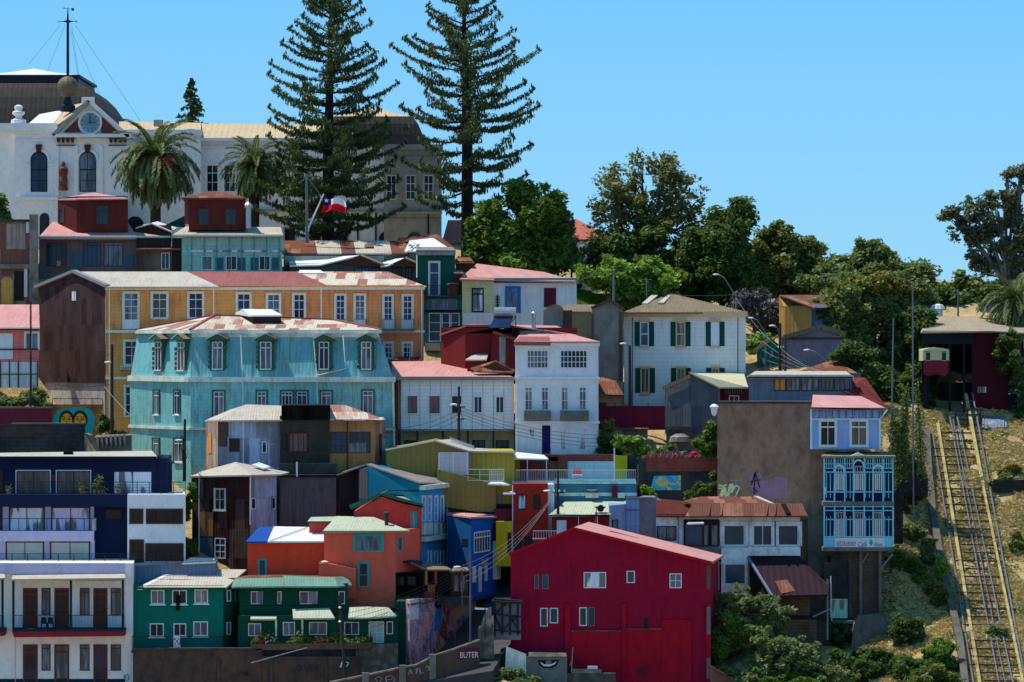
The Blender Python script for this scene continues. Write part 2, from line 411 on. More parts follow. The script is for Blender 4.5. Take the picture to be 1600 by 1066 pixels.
def tree(name, label, lobes, Y, base, nc, per, m, cr=.7, leaf=.2, group=None, trunk=True, tr=.3, yd=1.0, inner=.55, cat='tree', bark='bark'):
    if Y is None: Y = ghit(lobes[0][0], lobes[0][1]+lobes[0][3]*.6)
    T = house(name, label, cat, base[0], base[1], Y, group)
    C, t = clumps(lobes, Y, nc, int(per*.8), cr*.8, yd, inner)
    n = len(C); N = NR.normal(size=(n, 3)); N[:, 2] = np.abs(N[:, 2])+.5
    s = leaf*(.5+1.1*NR.random(n)**2)
    quads('crown', C, N, s*.6, s, m, T, t)
    if trunk:
        q = MB(); b = P(base[0], base[1]+25, Y); mid = P(base[0]+R.uniform(-4, 4), (base[1]*.6+sum(l[1] for l in lobes)/len(lobes)*.4), Y)
        q.tube([b, (b+mid)/2+V((R.uniform(-.2, .2), 0, 0)), mid], [tr*1.25, tr, tr*.8], 8)
        for l in lobes:
            c = P(l[0], l[1], Y+(l[4] if len(l) > 4 else 0))
            q.tube([mid, (mid+c)/2+V((R.uniform(-.4, .4), R.uniform(-.3, .3), .3)), c], [tr*.55, tr*.35, tr*.15], 6)
            for j in range(5):
                e = c+V((R.uniform(-1, 1)*l[2], R.uniform(-1, 1)*l[2], R.uniform(-.2, 1)*l[3]))*S(Y)*.8
                q.tube([c*.6+mid*.4, (c+e)/2, e], [tr*.2, tr*.12, tr*.05], 4)
        q.build('trunk', bark, T)
    return T
# ---------------------------------------------------------------- camera, light, sky
cam = bpy.data.cameras.new('camera'); co = bpy.data.objects.new('camera', cam); COL.objects.link(co)
co.location = (0, -D, CZ); co.rotation_euler = (math.pi/2, 0, 0)
cam.sensor_width = 36; cam.lens = F/1600*36; cam.clip_start = 1; cam.clip_end = 20000; sc.camera = co
sc.render.resolution_x = 1024; sc.render.resolution_y = 682
SUNV = V((-.40, .13, .90)).normalized()
sl = bpy.data.lights.new('sun', 'SUN'); sl.energy = 5.0; sl.angle = math.radians(.5); sl.color = (1, .95, .86)
so = bpy.data.objects.new('sun', sl); COL.objects.link(so); so.location = (-60, 0, 120)
so.rotation_euler = SUNV.to_track_quat('Z', 'Y').to_euler()
w = bpy.data.worlds.new('World'); sc.world = w; w.use_nodes = True; nt = w.node_tree
bg = nt.nodes['Background']; sky = nt.nodes.new('ShaderNodeTexSky'); sky.sky_type = 'NISHITA'; sky.sun_disc = False
sky.sun_elevation = math.asin(SUNV.z); sky.sun_rotation = math.atan2(SUNV.x, SUNV.y)
sky.altitude = 0; sky.air_density = 1.0; sky.dust_density = .15; sky.ozone_density = 3.0
hs = nt.nodes.new('ShaderNodeHueSaturation'); hs.inputs['Saturation'].default_value = 1.15
nt.links.new(sky.outputs[0], hs.inputs['Color'])
tc = nt.nodes.new('ShaderNodeTexCoord'); sp = nt.nodes.new('ShaderNodeSeparateXYZ'); nt.links.new(tc.outputs['Generated'], sp.inputs[0])
rp = nt.nodes.new('ShaderNodeValToRGB'); nt.links.new(sp.outputs[2], rp.inputs[0]); e_ = rp.color_ramp.elements
e_[0].position = 0; e_[0].color = (.27, .67, 1.0, 1); e_[1].position = 1; e_[1].color = (.07, .24, .55, 1); e_ = rp.color_ramp.elements.new(.12); e_.color = (.12, .52, 1.0, 1)
mu = nt.nodes.new('ShaderNodeVectorMath'); mu.operation = 'SCALE'; nt.links.new(rp.outputs[0], mu.inputs[0]); mu.inputs['Scale'].default_value = 1/.13
mx = nt.nodes.new('ShaderNodeMix'); mx.data_type = 'RGBA'; mx.inputs[0].default_value = .88; nt.links.new(hs.outputs[0], mx.inputs[6]); nt.links.new(mu.outputs[0], mx.inputs[7]); nt.links.new(mx.outputs[2], bg.inputs['Color'])
bg.inputs['Strength'].default_value = .13
sc.view_settings.view_transform = 'Standard'; sc.view_settings.look = 'None'; sc.view_settings.exposure = .02
sc.view_settings.gamma = 1; sc.view_settings.use_curve_mapping = False
# ---------------------------------------------------------------- shared materials
G = sh
mat('white_paint', 'plain', (.8, .8, .8, 1), rough=.5, stain=.15)
mat('cream_paint', 'plain', G(190, 185, 165), rough=.6, stain=.3)
mat('green_paint', 'plain', (.012, .07, .045, 1), rough=.6, stain=.1)
mat('teal_paint', 'plain', G(20, 115, 120), rough=.5, stain=.1)
mat('brown_paint', 'plain', (.10, .035, .02, 1), rough=.55, stain=.2)
mat('red_brown_paint', 'plain', (.16, .035, .02, 1), rough=.5, stain=.2)
mat('dark_paint', 'plain', (.015, .017, .022, 1), rough=.6, stain=.1)
mat('blue_paint', 'plain', (.02, .17, .5, 1), rough=.5, stain=.1)
mat('maroon_paint', 'plain', (.13, .012, .03, 1), rough=.55, stain=.1)
mat('grey_paint', 'plain', (.25, .26, .27, 1), rough=.7, stain=.3)
mat('iron', 'plain', (.02, .025, .035, 1), rough=.5, stain=.1)
mat('steel', 'plain', (.45, .47, .5, 1), rough=.35, metal=.7, stain=.3)
mat('pipe_white', 'plain', G(200, 210, 220), rough=.5, stain=.3)
mat('pipe_dark', 'plain', (.06, .05, .05, 1), rough=.6)
mat('glass', 'glass', (.006, .011, .028, 1), (.02, .035, .075, 1))
mat('glass_dark', 'glass', (.003, .004, .008, 1), (.01, .013, .022, 1))
mat('glass_blue', 'glass', (.01, .04, .09, 1), (.025, .07, .13, 1))
mat('glass_teal', 'glass', (.01, .028, .05, 1), (.02, .06, .07, 1))
mat('curtain_white', 'curtain', G(130, 150, 190), G(170, 180, 215))
mat('curtain_lilac', 'curtain', G(120, 135, 190), G(165, 150, 200))
mat('curtain_brown', 'curtain', (.03, .018, .015, 1), (.13, .09, .07, 1))
mat('curtain_pink', 'curtain', (.1, .07, .08, 1), (.3, .24, .25, 1))
mat('curtain_grey', 'curtain', (.02, .03, .05, 1), (.14, .17, .22, 1))
mat('blinds', 'clap', G(120, 140, 150), pitch=.12, stain=.05, rough=.4)
mat('concrete', 'plaster', (.2, .19, .17, 1), (.09, .085, .075, 1), amt=.7, stain=.5)
mat('concrete_dark', 'plaster', (.075, .075, .07, 1), (.03, .03, .03, 1), amt=.8, stain=.6)
mat('rough_stone', 'stone', (.24, .21, .17, 1), (.09, .08, .06, 1), amt=.5)
mat('pale_stone', 'stone', (.42, .38, .3, 1), (.2, .17, .13, 1), amt=.3)
mat('dark_stone', 'stone', (.06, .055, .05, 1), (.02, .02, .02, 1), amt=.5)
mat('brick_brown', 'brick', (.14, .075, .05, 1), (.09, .05, .035, 1), amt=.6, stain=.5)
mat('brick_red', 'brick', (.34, .07, .05, 1), (.24, .05, .04, 1), amt=.3)
mat('dark_timber', 'wood', (.035, .028, .025, 1), (.015, .012, .012, 1), amt=.5, sheet=.6)
mat('bark', 'plaster', (.06, .045, .035, 1), (.025, .02, .018, 1), amt=.7)
mat('bark_pale', 'plaster', (.22, .2, .17, 1), (.09, .08, .07, 1), amt=.6)
mat('pole_wood', 'plaster', (.06, .05, .045, 1), (.03, .025, .02, 1), amt=.6)
mat('cable', 'plain', (.03, .03, .035, 1), stain=0)
mat('cable_pale', 'plain', (.4, .4, .4, 1), stain=0)
mat('roof_pink', 'corr', su(240, 178, 172), su(215, 140, 128), amt=.6, sheet=.28, stain=.3, rough=.6)
mat('roof_red', 'corr', su(178, 110, 105), su(150, 85, 75), amt=.5, sheet=.2, stain=.3, rough=.6)
mat('roof_zinc', 'corr', su(225, 218, 200), su(190, 170, 140), amt=.7, sheet=.2, stain=.25, rough=.5)
mat('roof_white', 'corr', (.8, .8, .78, 1), su(225, 215, 200), amt=.5, sheet=.12, stain=.1, rough=.5)
mat('roof_grey', 'corr', su(165, 160, 155), su(130, 115, 100), amt=.6, sheet=.3, stain=.4)
mat('roof_rust', 'rust', su(190, 150, 125), su(125, 70, 50), amt=.5, sheet=.2, stain=.3)
mat('roof_rusty_red', 'rust', su(185, 128, 105), su(115, 72, 58), amt=.4, sheet=.25, stain=.4)
mat('roof_patch', 'rust', su(235, 225, 205), su(170, 105, 90), amt=-.02, sheet=.35, stain=.2)
mat('roof_brown', 'corr', su(150, 135, 110), su(110, 95, 75), amt=.8, sheet=.15, stain=.3)
mat('roof_cream', 'corr', su(228, 224, 188), su(200, 190, 150), amt=.5, stain=.2)
mat('roof_green', 'corr', su(210, 220, 192), su(175, 185, 150), amt=.6, sheet=.15, stain=.2)
mat('roof_verdigris', 'corr', su(135, 180, 160), su(110, 150, 130), amt=.5, sheet=.15, stain=.2)
mat('red_paint', 'plain', (.45, .01, .02, 1), rough=.5, stain=.05)
mat('yellow_paint', 'plain', (.75, .55, .02, 1), rough=.6, stain=.2)
mat('violet_paint', 'plaster', G(100, 84, 114), G(92, 80, 82), amt=1)
mat('cloth_pink', 'curtain', G(190, 170, 190), G(150, 130, 160))
mat('black_cloth', 'plain', (.01, .01, .015, 1), rough=.9)
# ---------------------------------------------------------------- terrain
TP = """-100 1160 -24,150 1160 -24,400 1160 -24,650 1150 -24,900 1150 -24,1150 1130 -23,1400 1130 -20,1650 1120 -16
-80 1110 -13,100 1110 -13,210 1100 -12,400 1100 -11,300 1030 -9,470 1030 -9,600 1085 -12,645 1080 -13,700 1078 -15,760 1048 -15
820 1062 -16,900 1085 -13,1000 1100 -12,1100 1095 -12,1135 985 -7,1150 1030 -12,1250 1040 -6,1300 1075 -11,1400 1050 -8,1200 950 -1,1340 1010 1,1320 1000 2,1375 1005 1,1345 1050 -4
700 1045 -9,745 990 -2,775 950 4,800 915 10
1400 770 17,1405 850 10,1400 920 5,1395 1000 -1,1560 705 26,1610 765 19,1670 765 19,1640 900 6,1690 900 6,1650 1020 -6,20 612 33,60 645 37,110 645 33,165 690 30
0 930 -4,290 915 -2,400 900 0,470 760 9,640 910 2,790 905 10,830 875 9,1000 885 5,1000 780 14,1050 712 19,1105 770 12,1180 780 8
0 735 14,100 735 14,250 755 17,500 755 17,720 730 19,880 722 18,960 700 20,1080 700 20,1160 655 28
20 650 26,110 680 24,400 690 30,640 660 31,700 590 38,800 570 40,900 515 48,930 474 55,1000 490 56,1110 510 52,1190 600 36,1300 600 36,1300 530 46,1400 640 34,1450 600 40,1530 620 38
0 490 45,100 460 48,300 445 50,460 445 52,620 450 50,0 390 72,200 385 77,400 385 79,600 385 79,750 385 76,840 430 68,960 445 68,1080 455 70,1200 460 70,1350 480 62,1500 500 52,1650 500 50
0 375 140,400 375 140,800 375 140,1200 430 140,1650 470 140"""
tp = []
for tok in TP.replace('\n', ',').split(','):
    a, b, c = map(float, tok.split()); p = P(a, b, c); tp.append((p.x, p.y, p.z))
for i, (a, b, c) in enumerate([]): pass
tp = [(a, b, c-(.7 if (b > -8 and a < 28) else 0)) for a, b, c in tp]
for y_ in range(680, 1090, 45):
    for dx_ in (-30, 0, 40, 90):
        f_ = (y_-672)/403; p = P(1458+62*f_+dx_*(.8+.2*f_), y_+7, 33-(y_-620)*.0965); tp.append((p.x, p.y, p.z))
for x in (-90, -45, 0, 45, 90): tp += [(x, -45, 5.5), (x, -75, 1.0)]
tp = np.array(tp)
def phi(r2): return r2*np.log(np.sqrt(r2)+1e-6)
Kx = tp[:, :2]/50; d2 = ((Kx[:, None]-Kx[None])**2).sum(2); n_ = len(tp)
A_ = np.zeros((n_+3, n_+3)); A_[:n_, :n_] = phi(d2)+np.eye(n_)*.002; A_[:n_, n_] = 1; A_[:n_, n_+1:] = Kx; A_[n_, :n_] = 1; A_[n_+1:, :n_] = Kx.T
wts = np.linalg.solve(A_, np.concatenate([tp[:, 2], [0, 0, 0]]))
def ground(x, y):
    x = np.clip(np.atleast_1d(np.asarray(x, float)), -62, 62); y = np.clip(np.atleast_1d(np.asarray(y, float)), -75, 150)
    q = np.stack([x, y], 1)/50; o = np.empty(len(q))
    for i in range(0, len(q), 4000):
        s = q[i:i+4000]; o[i:i+4000] = phi(((s[:, None]-Kx[None])**2).sum(2))@wts[:n_]+wts[n_]+s@wts[n_+1:]
    return o
def gz(x, y): return float(ground(x, y)[0])
xs = np.concatenate([np.linspace(-260, -70, 14), np.arange(-68, 68.1, .75), np.linspace(70, 260, 14)])
ys = np.concatenate([np.arange(-75, 60, .75), np.arange(60, 150, 3), np.linspace(155, 500, 10)])
X_, Y_ = np.meshgrid(xs, ys); Zt = ground(X_.ravel(), Y_.ravel())
vs = []
for x, y, z in zip(X_.ravel(), Y_.ravel(), Zt):
    k = mnoise.fractal(V((x*.25, y*.25, 0)), .8, 2.1, 5)*.45+mnoise.noise(V((x*1.3, y*1.3, 2)))*.12
    f = max(0, min(1, (y+75)/25)); vs.append((x, y, (z+k)*f+(1-f)*.3))
nx = len(xs); fs = [(j*nx+i, j*nx+i+1, (j+1)*nx+i+1, (j+1)*nx+i) for j in range(len(ys)-1) for i in range(nx-1)]
me = bpy.data.meshes.new('hillside'); me.from_pydata(vs, [], fs); me.update()
for p in me.polygons: p.use_smooth = True
m = bpy.data.materials.new('hill_soil'); t = NT(m); ob = t.n('ShaderNodeTexCoord').outputs['Object']
out = t.n('ShaderNodeOutputMaterial'); b = t.n('ShaderNodeBsdfPrincipled', {'Roughness': .95}); t.t.links.new(b.outputs[0], out.inputs[0])
n1 = t.noise(ob, .22, 5, .65); n2 = t.noise(ob, 1.3, 6, .75); n3 = t.noise(ob, 6, 4, .7)
c = t.mix(t.mapr(n1, .38, .6), (.56, .39, .18, 1), (.42, .29, .12, 1)); c = t.mix(t.mapr(n2, .48, .62), c, (.2, .17, .06, 1)); c = t.mix(t.mapr(n3, .45, .75, 0, .7), c, (.42, .31, .16, 1))
t.t.links.new(c, b.inputs['Base Color'])
bp = t.n('ShaderNodeBump', {'Strength': .9, 'Distance': .25, 'Height': n2}); t.t.links.new(bp.outputs[0], b.inputs['Normal'])
me.materials.append(m); hill = bpy.data.objects.new('hillside', me); COL.objects.link(hill); hill['kind'] = 'structure'
mat('ground_far', 'plain', (.34, .27, .20, 1), (.26, .21, .16, 1), amt=1, stain=0)
g = MB().add([(-9000, -9000, 0), (9000, -9000, 0), (9000, 9000, 0), (-9000, 9000, 0)], [(0, 1, 2, 3)]).build('ground', 'ground_far'); g['kind'] = 'structure'
# the steep road between the houses
mat('asphalt', 'plaster', (.07, .062, .065, 1), (.045, .04, .042, 1), amt=.6, stain=.1)
L = [(590, 1078, -17.5), (620, 1062, -14), (641, 1048, -11), (688, 1015, -6), (712, 990, -3), (744, 950, 3), (772, 905, 9), (792, 880, 13)]
Rr = [(770, 1048, -17.5), (788, 1018, -14), (800, 1002, -11), (820, 972, -6), (828, 955, -3), (842, 925, 3), (850, 896, 9), (856, 876, 13)]
rv = [P(*q) for q in L]+[P(*q) for q in Rr]; k = len(L)
ro = MB().add(rv+[v-V((0, 0, 1.2)) for v in rv], [(i, i+1, k+i+1, k+i) for i in range(k-1)]+[(2*k+i, 2*k+i+1, 3*k+i+1, 3*k+i) for i in range(k-1)]+[(i, i+1, 2*k+i+1, 2*k+i) for i in range(k-1)]+[(k+i, k+i+1, 3*k+i+1, 3*k+i) for i in range(k-1)]+[(0, k, 3*k, 2*k)]).build('road', 'asphalt'); ro['kind'] = 'structure'
pv = MB()
for i in range(k-1):
    a, b_ = rv[i], rv[i+1]; pv.prism([a+V((1.1, 0, -.6)), a+V((1.8, 0, -.6)), b_+V((1.8, 0, -.6)), b_+V((1.1, 0, -.6))], V((0, 0, .73)))
pv = pv.build('pavement', 'concrete_dark'); pv['kind'] = 'structure'
# ================================================================= MUSEUM
mat('museum_white', 'plaster', G(182, 198, 225), G(150, 165, 190), amt=.35, stain=.25)
mat('museum_cream_shaded', 'plaster', G(102, 112, 120), G(80, 88, 95), amt=.5, stain=.4)  # cream darkened to put the pines' shade into the wall colour
mat('museum_roof', 'corr', su(225, 205, 165), su(200, 175, 130), amt=.4, sheet=.1, pitch=.6, stain=.15)
mat('dome_brown', 'corr', (.06, .05, .042, 1), (.03, .026, .022, 1), amt=.7, sheet=.2, pitch=.5, stain=.5)
mat('museum_brick', 'brick', (.2, .05, .035, 1), (.13, .035, .025, 1), amt=.4)
mat('brown_trim', 'plain', (.09, .035, .025, 1), rough=.7)
mat('ball_brass', 'plain', (.19, .145, .09, 1), (.08, .06, .04, 1), rough=.6, metal=.1, amt=1)
mat('clock_face', 'glass', (.12, .2, .27, 1), (.2, .3, .36, 1))
T = house('museum', 'long white hilltop museum with a clock gable, brown domes and arched windows', 'museum', 350, 380, 84)
M = 'museum_white'
box(T, -40, 24, 207, 400, 84, 26, M, ins=0)
w1 = box(T, 24, 88, 205, 400, 83, 26, M, ins=2)
strip(T, w1, -40, 193, 90, 205, -.3, .5, M); strip(T, w1, -40, 205, 92, 209, -.1, .25, M); strip(T, w1, 24, 308, 90, 313, 0, .35, M); strip(T, w1, 24, 218, 85, 221, 0, .15, M)
w2 = box(T, 86, 200, 213, 400, 82, 26, M, ins=2)
# gable with clock
front(T, [(84, 211), (140, 159), (201, 214), (201, 217), (84, 214)], 82, 1.2, M, name='pediment')
w2b = Wall((0, 81.9), (100, 81.9))
[MB().wpoly(w2b, p_, 0, .06).build('gable_infill', 'museum_brick', T) for p_ in ([(99, 207), (124, 183), (126, 207)], [(160, 183), (186, 208), (158, 208)])]
for a, b_ in (((83, 212), (140, 158)), ((140, 158), (203, 215))):
    MB().bar(w2b.pt(*w2b.hit(*a), .35), w2b.pt(*w2b.hit(*b_), .35), .7, .35).build('raking_cornice', 'museum_cream_shaded' if a[0] < 100 else M, T)
strip(T, w2b, 84, 210, 203, 215, 0, .7, M)
MB().add([], []).tube([P(133, 152, 82), P(133, 162, 82)], [.45, .45], 4).tube([P(143, 152, 82), P(143, 162, 82)], [.4, .4], 4).build('finial', M, T)
cx, cy = w2b.hit(141, 192)
def disc(w, u, z, r, d0, d1, n=28): return MB().prism([w.pt(u+r*math.cos(2*math.pi*i/n), z+r*math.sin(2*math.pi*i/n), d1) for i in range(n)], w.n*(d0-d1))
disc(w2b, cx, cy, 1.2, 0, .2).build('clock_surround', M, T)
ck = disc(w2b, cx, cy, .97, 0, .26).build('clock_face', 'clock_face', T)
q = MB()
for i in range(12):
    g = math.pi*i/6; L_ = .18
    for dx in (-.035, .035) if i % 3 == 0 else (0,):
        a = w2b.pt(cx+math.sin(g)*.72+math.cos(g)*dx, cy+math.cos(g)*.72-math.sin(g)*dx, .27); b_ = w2b.pt(cx+math.sin(g)*.92+math.cos(g)*dx, cy+math.cos(g)*.92-math.sin(g)*dx, .27); q.bar(a, b_, .035)
q.build('clock_numerals', 'white_paint', ck)
q = MB().bar(w2b.pt(cx, cy-.1, .3), w2b.pt(cx, cy+.85, .3), .07, .03).bar(w2b.pt(cx-.1, cy, .33), w2b.pt(cx+.6, cy, .33), .08, .03); q.build('clock_hands', 'dark_paint', ck)
for x0 in (89, 171):
    q = MB(); c_ = MB()
    for i in range(4): q.wpoly(w2, [(x0+i*7.4, 213.5), (x0+5+i*7.4, 213.5), (x0+4+i*7.4, 223), (x0+1+i*7.4, 223)], 0, .45)
    q.build('corbels', 'brown_trim', T); strip(T, w2, x0-1, 226.5, x0+28, 228, 0, .2, 'brown_trim', name='band')
strip(T, w2, 84, 308, 201, 313, 0, .35, M)
for x0 in (86, 116, 155, 196): strip(T, w2, x0, 228, x0+6, 308, 0, .18, M, name='pilaster')
for (w_, x0, x1) in ((w1, 48, 74), (w2, 124, 150)):
    win(T, w_, x0, 237, x1, 300, fr='dark_paint', gl='glass', c=2, r=2, tr=.45, arch=True, fw=.1)
    MB().wpoly(w_, [((x0+x1)/2-5, 226), ((x0+x1)/2+5, 226), ((x0+x1)/2+3.5, 238), ((x0+x1)/2-3.5, 238)], 0, .3).build('keystone', 'brown_trim', T)
    N = 12; q = MB(); um, zz = w_.hit((x0+x1)/2, 250); r0 = (x1-x0)/2*S(82)+.05
    for i in range(N):
        g0, g1 = math.pi*i/N, math.pi*(i+1)/N
        q.prism([w_.pt(um+math.cos(g)*r, zz+math.sin(g)*r, .16) for g, r in ((g0, r0), (g1, r0), (g1, r0+.22), (g0, r0+.22))], w_.n*-.16)
    q.build('arch_moulding', M, T)
    strip(T, w_, x0-9, 256, x0-1, 259, 0, .2, M, name='impost'); strip(T, w_, x1+1, 256, x1+12, 259, 0, .2, M, name='impost')
# statue in its niche
u, z = w2.hit(99.5, 298); q = MB()
q.lathe(w2.pt(u, z, .35), [(.5, 0), (.5, .3), (.36, .35), (.46, .9), (.36, 1.4), (.46, 1.9), (.42, 2.2), (.14, 2.4), (.2, 2.55), (.18, 2.75), (.02, 2.9)], 10)
q.build('statue', 'museum_brick', T)
N = 10; q = MB(); r0 = .5; zt = w2.hit(99, 262)[1]
for i in range(N):
    g0, g1 = math.pi*i/N, math.pi*(i+1)/N
    q.prism([w2.pt(u+math.cos(g)*r, zt+math.sin(g)*r, .14) for g, r in ((g0, r0), (g1, r0), (g1, r0+.14), (g0, r0+.14))], w2.n*-.14)
q.build('niche_arch', M, T)
for x0 in (62, 197): win(T, Wall((0, 81.8), (100, 81.8)) if x0 > 100 else w1, x0, 333 if x0 < 100 else 338, x0+(15 if x0 < 100 else 28), 372, fr='dark_paint', gl='glass_dark', c=1, arch=True, name='arched_opening')
# roofs over the gable, slope to the left catches the sun
roof(T, [[(45, 193, 84), (84, 193, 84), (104, 167, 90), (75, 167, 92)], [(86, 193, 84), (116, 168, 88), (108, 166, 90)]], 'roof_white', name='side_roof')
roof(T, [[(84, 195, 83), (90, 195, 82.5), (140, 159, 82.6), (104, 166, 92)]], 'museum_roof', name='gable_roof')
# dome left
def mansard(T, x0, x1, prof, Y, dep, m, name):
    """prof: list of (inset px, py) going up"""
    mb = MB(); rings = []
    for ins, y in prof:
        i_ = ins*S(Y); z = P(0, y, Y).z; a = P(x0, HY, Y); b_ = P(x1, HY, Y)
        rings.append([V((a.x+i_, Y+i_*.8, z)), V((b_.x-i_, Y+i_*.8, z)), V((b_.x-i_, Y+dep-i_*.8, z)), V((a.x+i_, Y+dep-i_*.8, z))])
    vs = [p for r in rings for p in r]; fs = [(0, 3, 2, 1)]
    for k in range(len(rings)-1):
        for j in range(4): fs.append((k*4+j, k*4+(j+1) % 4, k*4+4+(j+1) % 4, k*4+4+j))
    e = (len(rings)-1)*4; fs.append((e, e+1, e+2, e+3)); mb.add(vs, fs); return mb.build(name, m, T)
mansard(T, -80, 172, [(0, 196), (4, 185), (12, 168), (24, 150), (38, 136), (52, 127)], 88, 22, 'dome_brown', 'dome')
mansard(T, -30, 122, [(0, 129), (1, 121), (-3, 121), (-3, 117)], 91, 16, 'iron', 'dome_band')
mansard(T, -30, 120, [(0, 117), (40, 111), (76, 103)], 91, 16, 'roof_white', 'skylight')
# urn
MB().lathe(P(29, 193, 83.5), [(.75, 0), (.75, .35), (.35, .5), (.3, .7), (.62, .95), (.62, 1.15), (.3, 1.3), (.42, 1.5), (.42, 1.7), (.15, 1.85)], 12).build('urn', M, T)
# time ball mast
b0 = P(106, 170, 84); q = MB().lathe(b0, [(.75, -.3), (.75, .3), (.5, .45), (.35, 1.0), (.28, 1.3)], 12); q.build('mast_base', 'iron', T)
bc = P(106, 136, 84)
mb = MB().lathe(bc, [(1.09*math.cos(a), 1.09*math.sin(a)) for a in np.linspace(-1.5, 1.5, 13)], 12); mb.build('time_ball', 'ball_brass', T)
ms = MB().tube([P(106, 165, 84), P(106, 35, 84), P(106, 12, 84)], [.16, .13, .03], 8).build('mast', 'iron', T)
MB().bar(P(93, 33.5, 84), P(120, 33.5, 84), .06).wpoly(Wall((0, 84), (100, 84)), [(97, 34), (106, 31), (115, 34), (106, 36)], -.04, .04).build('cross_arm', 'iron', ms)
wv = Wall((0, 84), (100, 84))
text(T, 'O', wv, 89.5, 36, 3.6, 'iron'); text(T, 'E', wv, 118.5, 36, 3.6, 'iron')
MB().bar(P(99, 13, 84), P(114, 14.5, 84), .04).wpoly(wv, [(111.5, 13), (115.5, 12.5), (115.5, 17), (112, 17)], -.03, .03).wpoly(wv, [(98, 13), (101, 11.5), (101, 14)], -.03, .03).build('wind_vane', 'iron', ms)
for (a, b_) in (((102, 38), (74, 112)), ((110, 45), (122, 120)), ((112, 40), (124, 125)), ((118, 40), (220, 190)), ((94, 40), (45, 100)), ((112, 50), (172, 185))):
    MB().tube([P(a[0], a[1], 84), P(b_[0], b_[1], 86)], .016, 4).build('guy_wire', 'cable', T)
# long wing
w3 = box(T, 200, 314, 208, 400, 84.5, 20, M, ins=2)
strip(T, w3, 186, 203, 316, 212, -.2, .45, M); strip(T, w3, 200, 218, 314, 221, 0, .2, M)
strip(T, w3, 293, 202, 305, 208, -.8, .3, 'museum_cream_shaded', name='chimney'); strip(T, w3, 238, 186, 252, 196, -2.2, -1.4, 'museum_cream_shaded', name='chimney')
w4 = box(T, 312, 604, 218, 400, 86, 18, M, ins=2)
strip(T, w4, 312, 216, 604, 221, -.2, .55, M); strip(T, w4, 312, 229, 604, 231, 0, .2, M); strip(T, w4, 312, 327, 604, 331, 0, .4, 'museum_cream_shaded'); 
roof(T, [[(186, 205, 85), (314, 206, 85), (314, 192, 95), (186, 190, 95)], [(314, 217, 85.6), (604, 217, 85.6), (600, 196, 95), (310, 193, 95)]], 'museum_roof')
for x0 in (323, 350, 378, 430, 458): win(T, w4, x0, 258, x0+18, 300, fr='white_paint', gl='glass_dark', c=2, r=2, tr=.3, sur=M, sw=.2)
for x0 in (252, 275): win(T, w3, x0, 250, x0+16, 300, fr='white_paint', gl='glass', c=2, r=2, tr=.3, sur=M, sw=.2)
for x0 in (445, 485, 527): win(T, w4, x0, 357, x0+16, 376, fr='brown_paint', gl='glass_dark', c=2, sur='museum_cream_shaded', sw=.15)
w5 = box(T, 600, 690, 228, 400, 82, 26, 'museum_cream_shaded', ins=2)
strip(T, w5, 598, 226, 692, 234, -.2, .5, 'museum_cream_shaded'); strip(T, w5, 600, 246, 690, 248, 0, .2, 'museum_cream_shaded'); strip(T, w5, 600, 331, 691, 335, 0, .4, 'museum_cream_shaded'); strip(T, w5, 600, 342, 690, 344, 0, .12, 'museum_cream_shaded')
for x0 in (604, 634, 662): win(T, w5, x0, 274, x0+15, 312, fr='white_paint', gl='glass_dark', c=2, r=2, tr=.35, sur='museum_cream_shaded', sw=.2)
for x0 in (592, 636): win(T, w5 if x0 > 600 else w4, x0, 361, x0+23, 386, fr='museum_cream_shaded', gl='glass_dark', c=1, arch=True, name='arched_opening')
for x0 in (558, 586, 668): strip(T, w5 if x0 > 600 else w4, x0, 333, x0+2.5, 380, 0, .15, 'iron', name='drainpipe')
mansard(T, 505, 662, [(0, 226), (3, 210), (9, 193), (18, 181)], 85, 20, 'dome_brown', 'dome')
mansard(T, 519, 644, [(0, 182), (25, 176), (50, 168)], 86, 18, 'museum_roof', 'dome_cap')
# ================================================================= red roofed house behind the pines
mat('lilac_wall', 'plaster', G(130, 125, 180), G(110, 110, 150))
mat('salmon_tiles', 'corr', su(215, 125, 105), su(190, 100, 85), amt=.6)
T = house('house', 'salmon roofed house half hidden behind the right giant pine', 'house', 740, 400, 92)
w_ = box(T, 694, 880, 378, 440, 92, 12, 'cream_paint'); hip(T, 690, 800, 380, 700, 770, 344, 92, 12, 'salmon_tiles')
T = house('house', 'lilac house with a salmon roof behind the old street lamp', 'house', 900, 420, 90)
w_ = box(T, 858, 960, 373, 440, 90, 10, 'lilac_wall'); hip(T, 850, 962, 374, 862, 900, 342, 90, 12, 'salmon_tiles'); win(T, w_, 905, 384, 915, 400, sur='white_paint')
MB().wpoly(Wall((0, 89), (100, 89)), [(903, 386), (922, 376), (922, 379), (904, 389)], 0, .3).build('white_gutter', 'white_paint', T)
# ================================================================= upper wooden houses
mat('ruin_wall', 'rust', (.4, .33, .28, 1), (.2, .07, .045, 1), amt=.35, sheet=.3, pitch=.6, stain=.5)
mat('ruin_plaster', 'plaster', (.3, .25, .2, 1), (.12, .08, .06, 1), amt=.9, stain=.7)
T = house('ruined_house', 'ruined house with peeling brown boards and a boarded orange arch at the left edge', 'house', 20, 475, 47)
w_ = box(T, -30, 47, 345, 490, 47, 8, 'ruin_wall'); q = MB(); 
strip(T, w_, -30, 413, 47, 420, 0, .3, 'ruin_plaster', name='ledge'); box(T, 46, 60, 335, 490, 46.5, 1.2, 'ruin_plaster', ins=0, name='pillar')
strip(T, w_, -30, 343, 47, 347, -.2, .25, 'concrete_dark', name='coping')
strip(T, w_, 41, 347, 46, 364, 0, .15, 'pipe_white', name='plaster_patch'); strip(T, w_, 38, 420, 43, 464, 0, .12, 'pipe_white', name='plaster_strip')
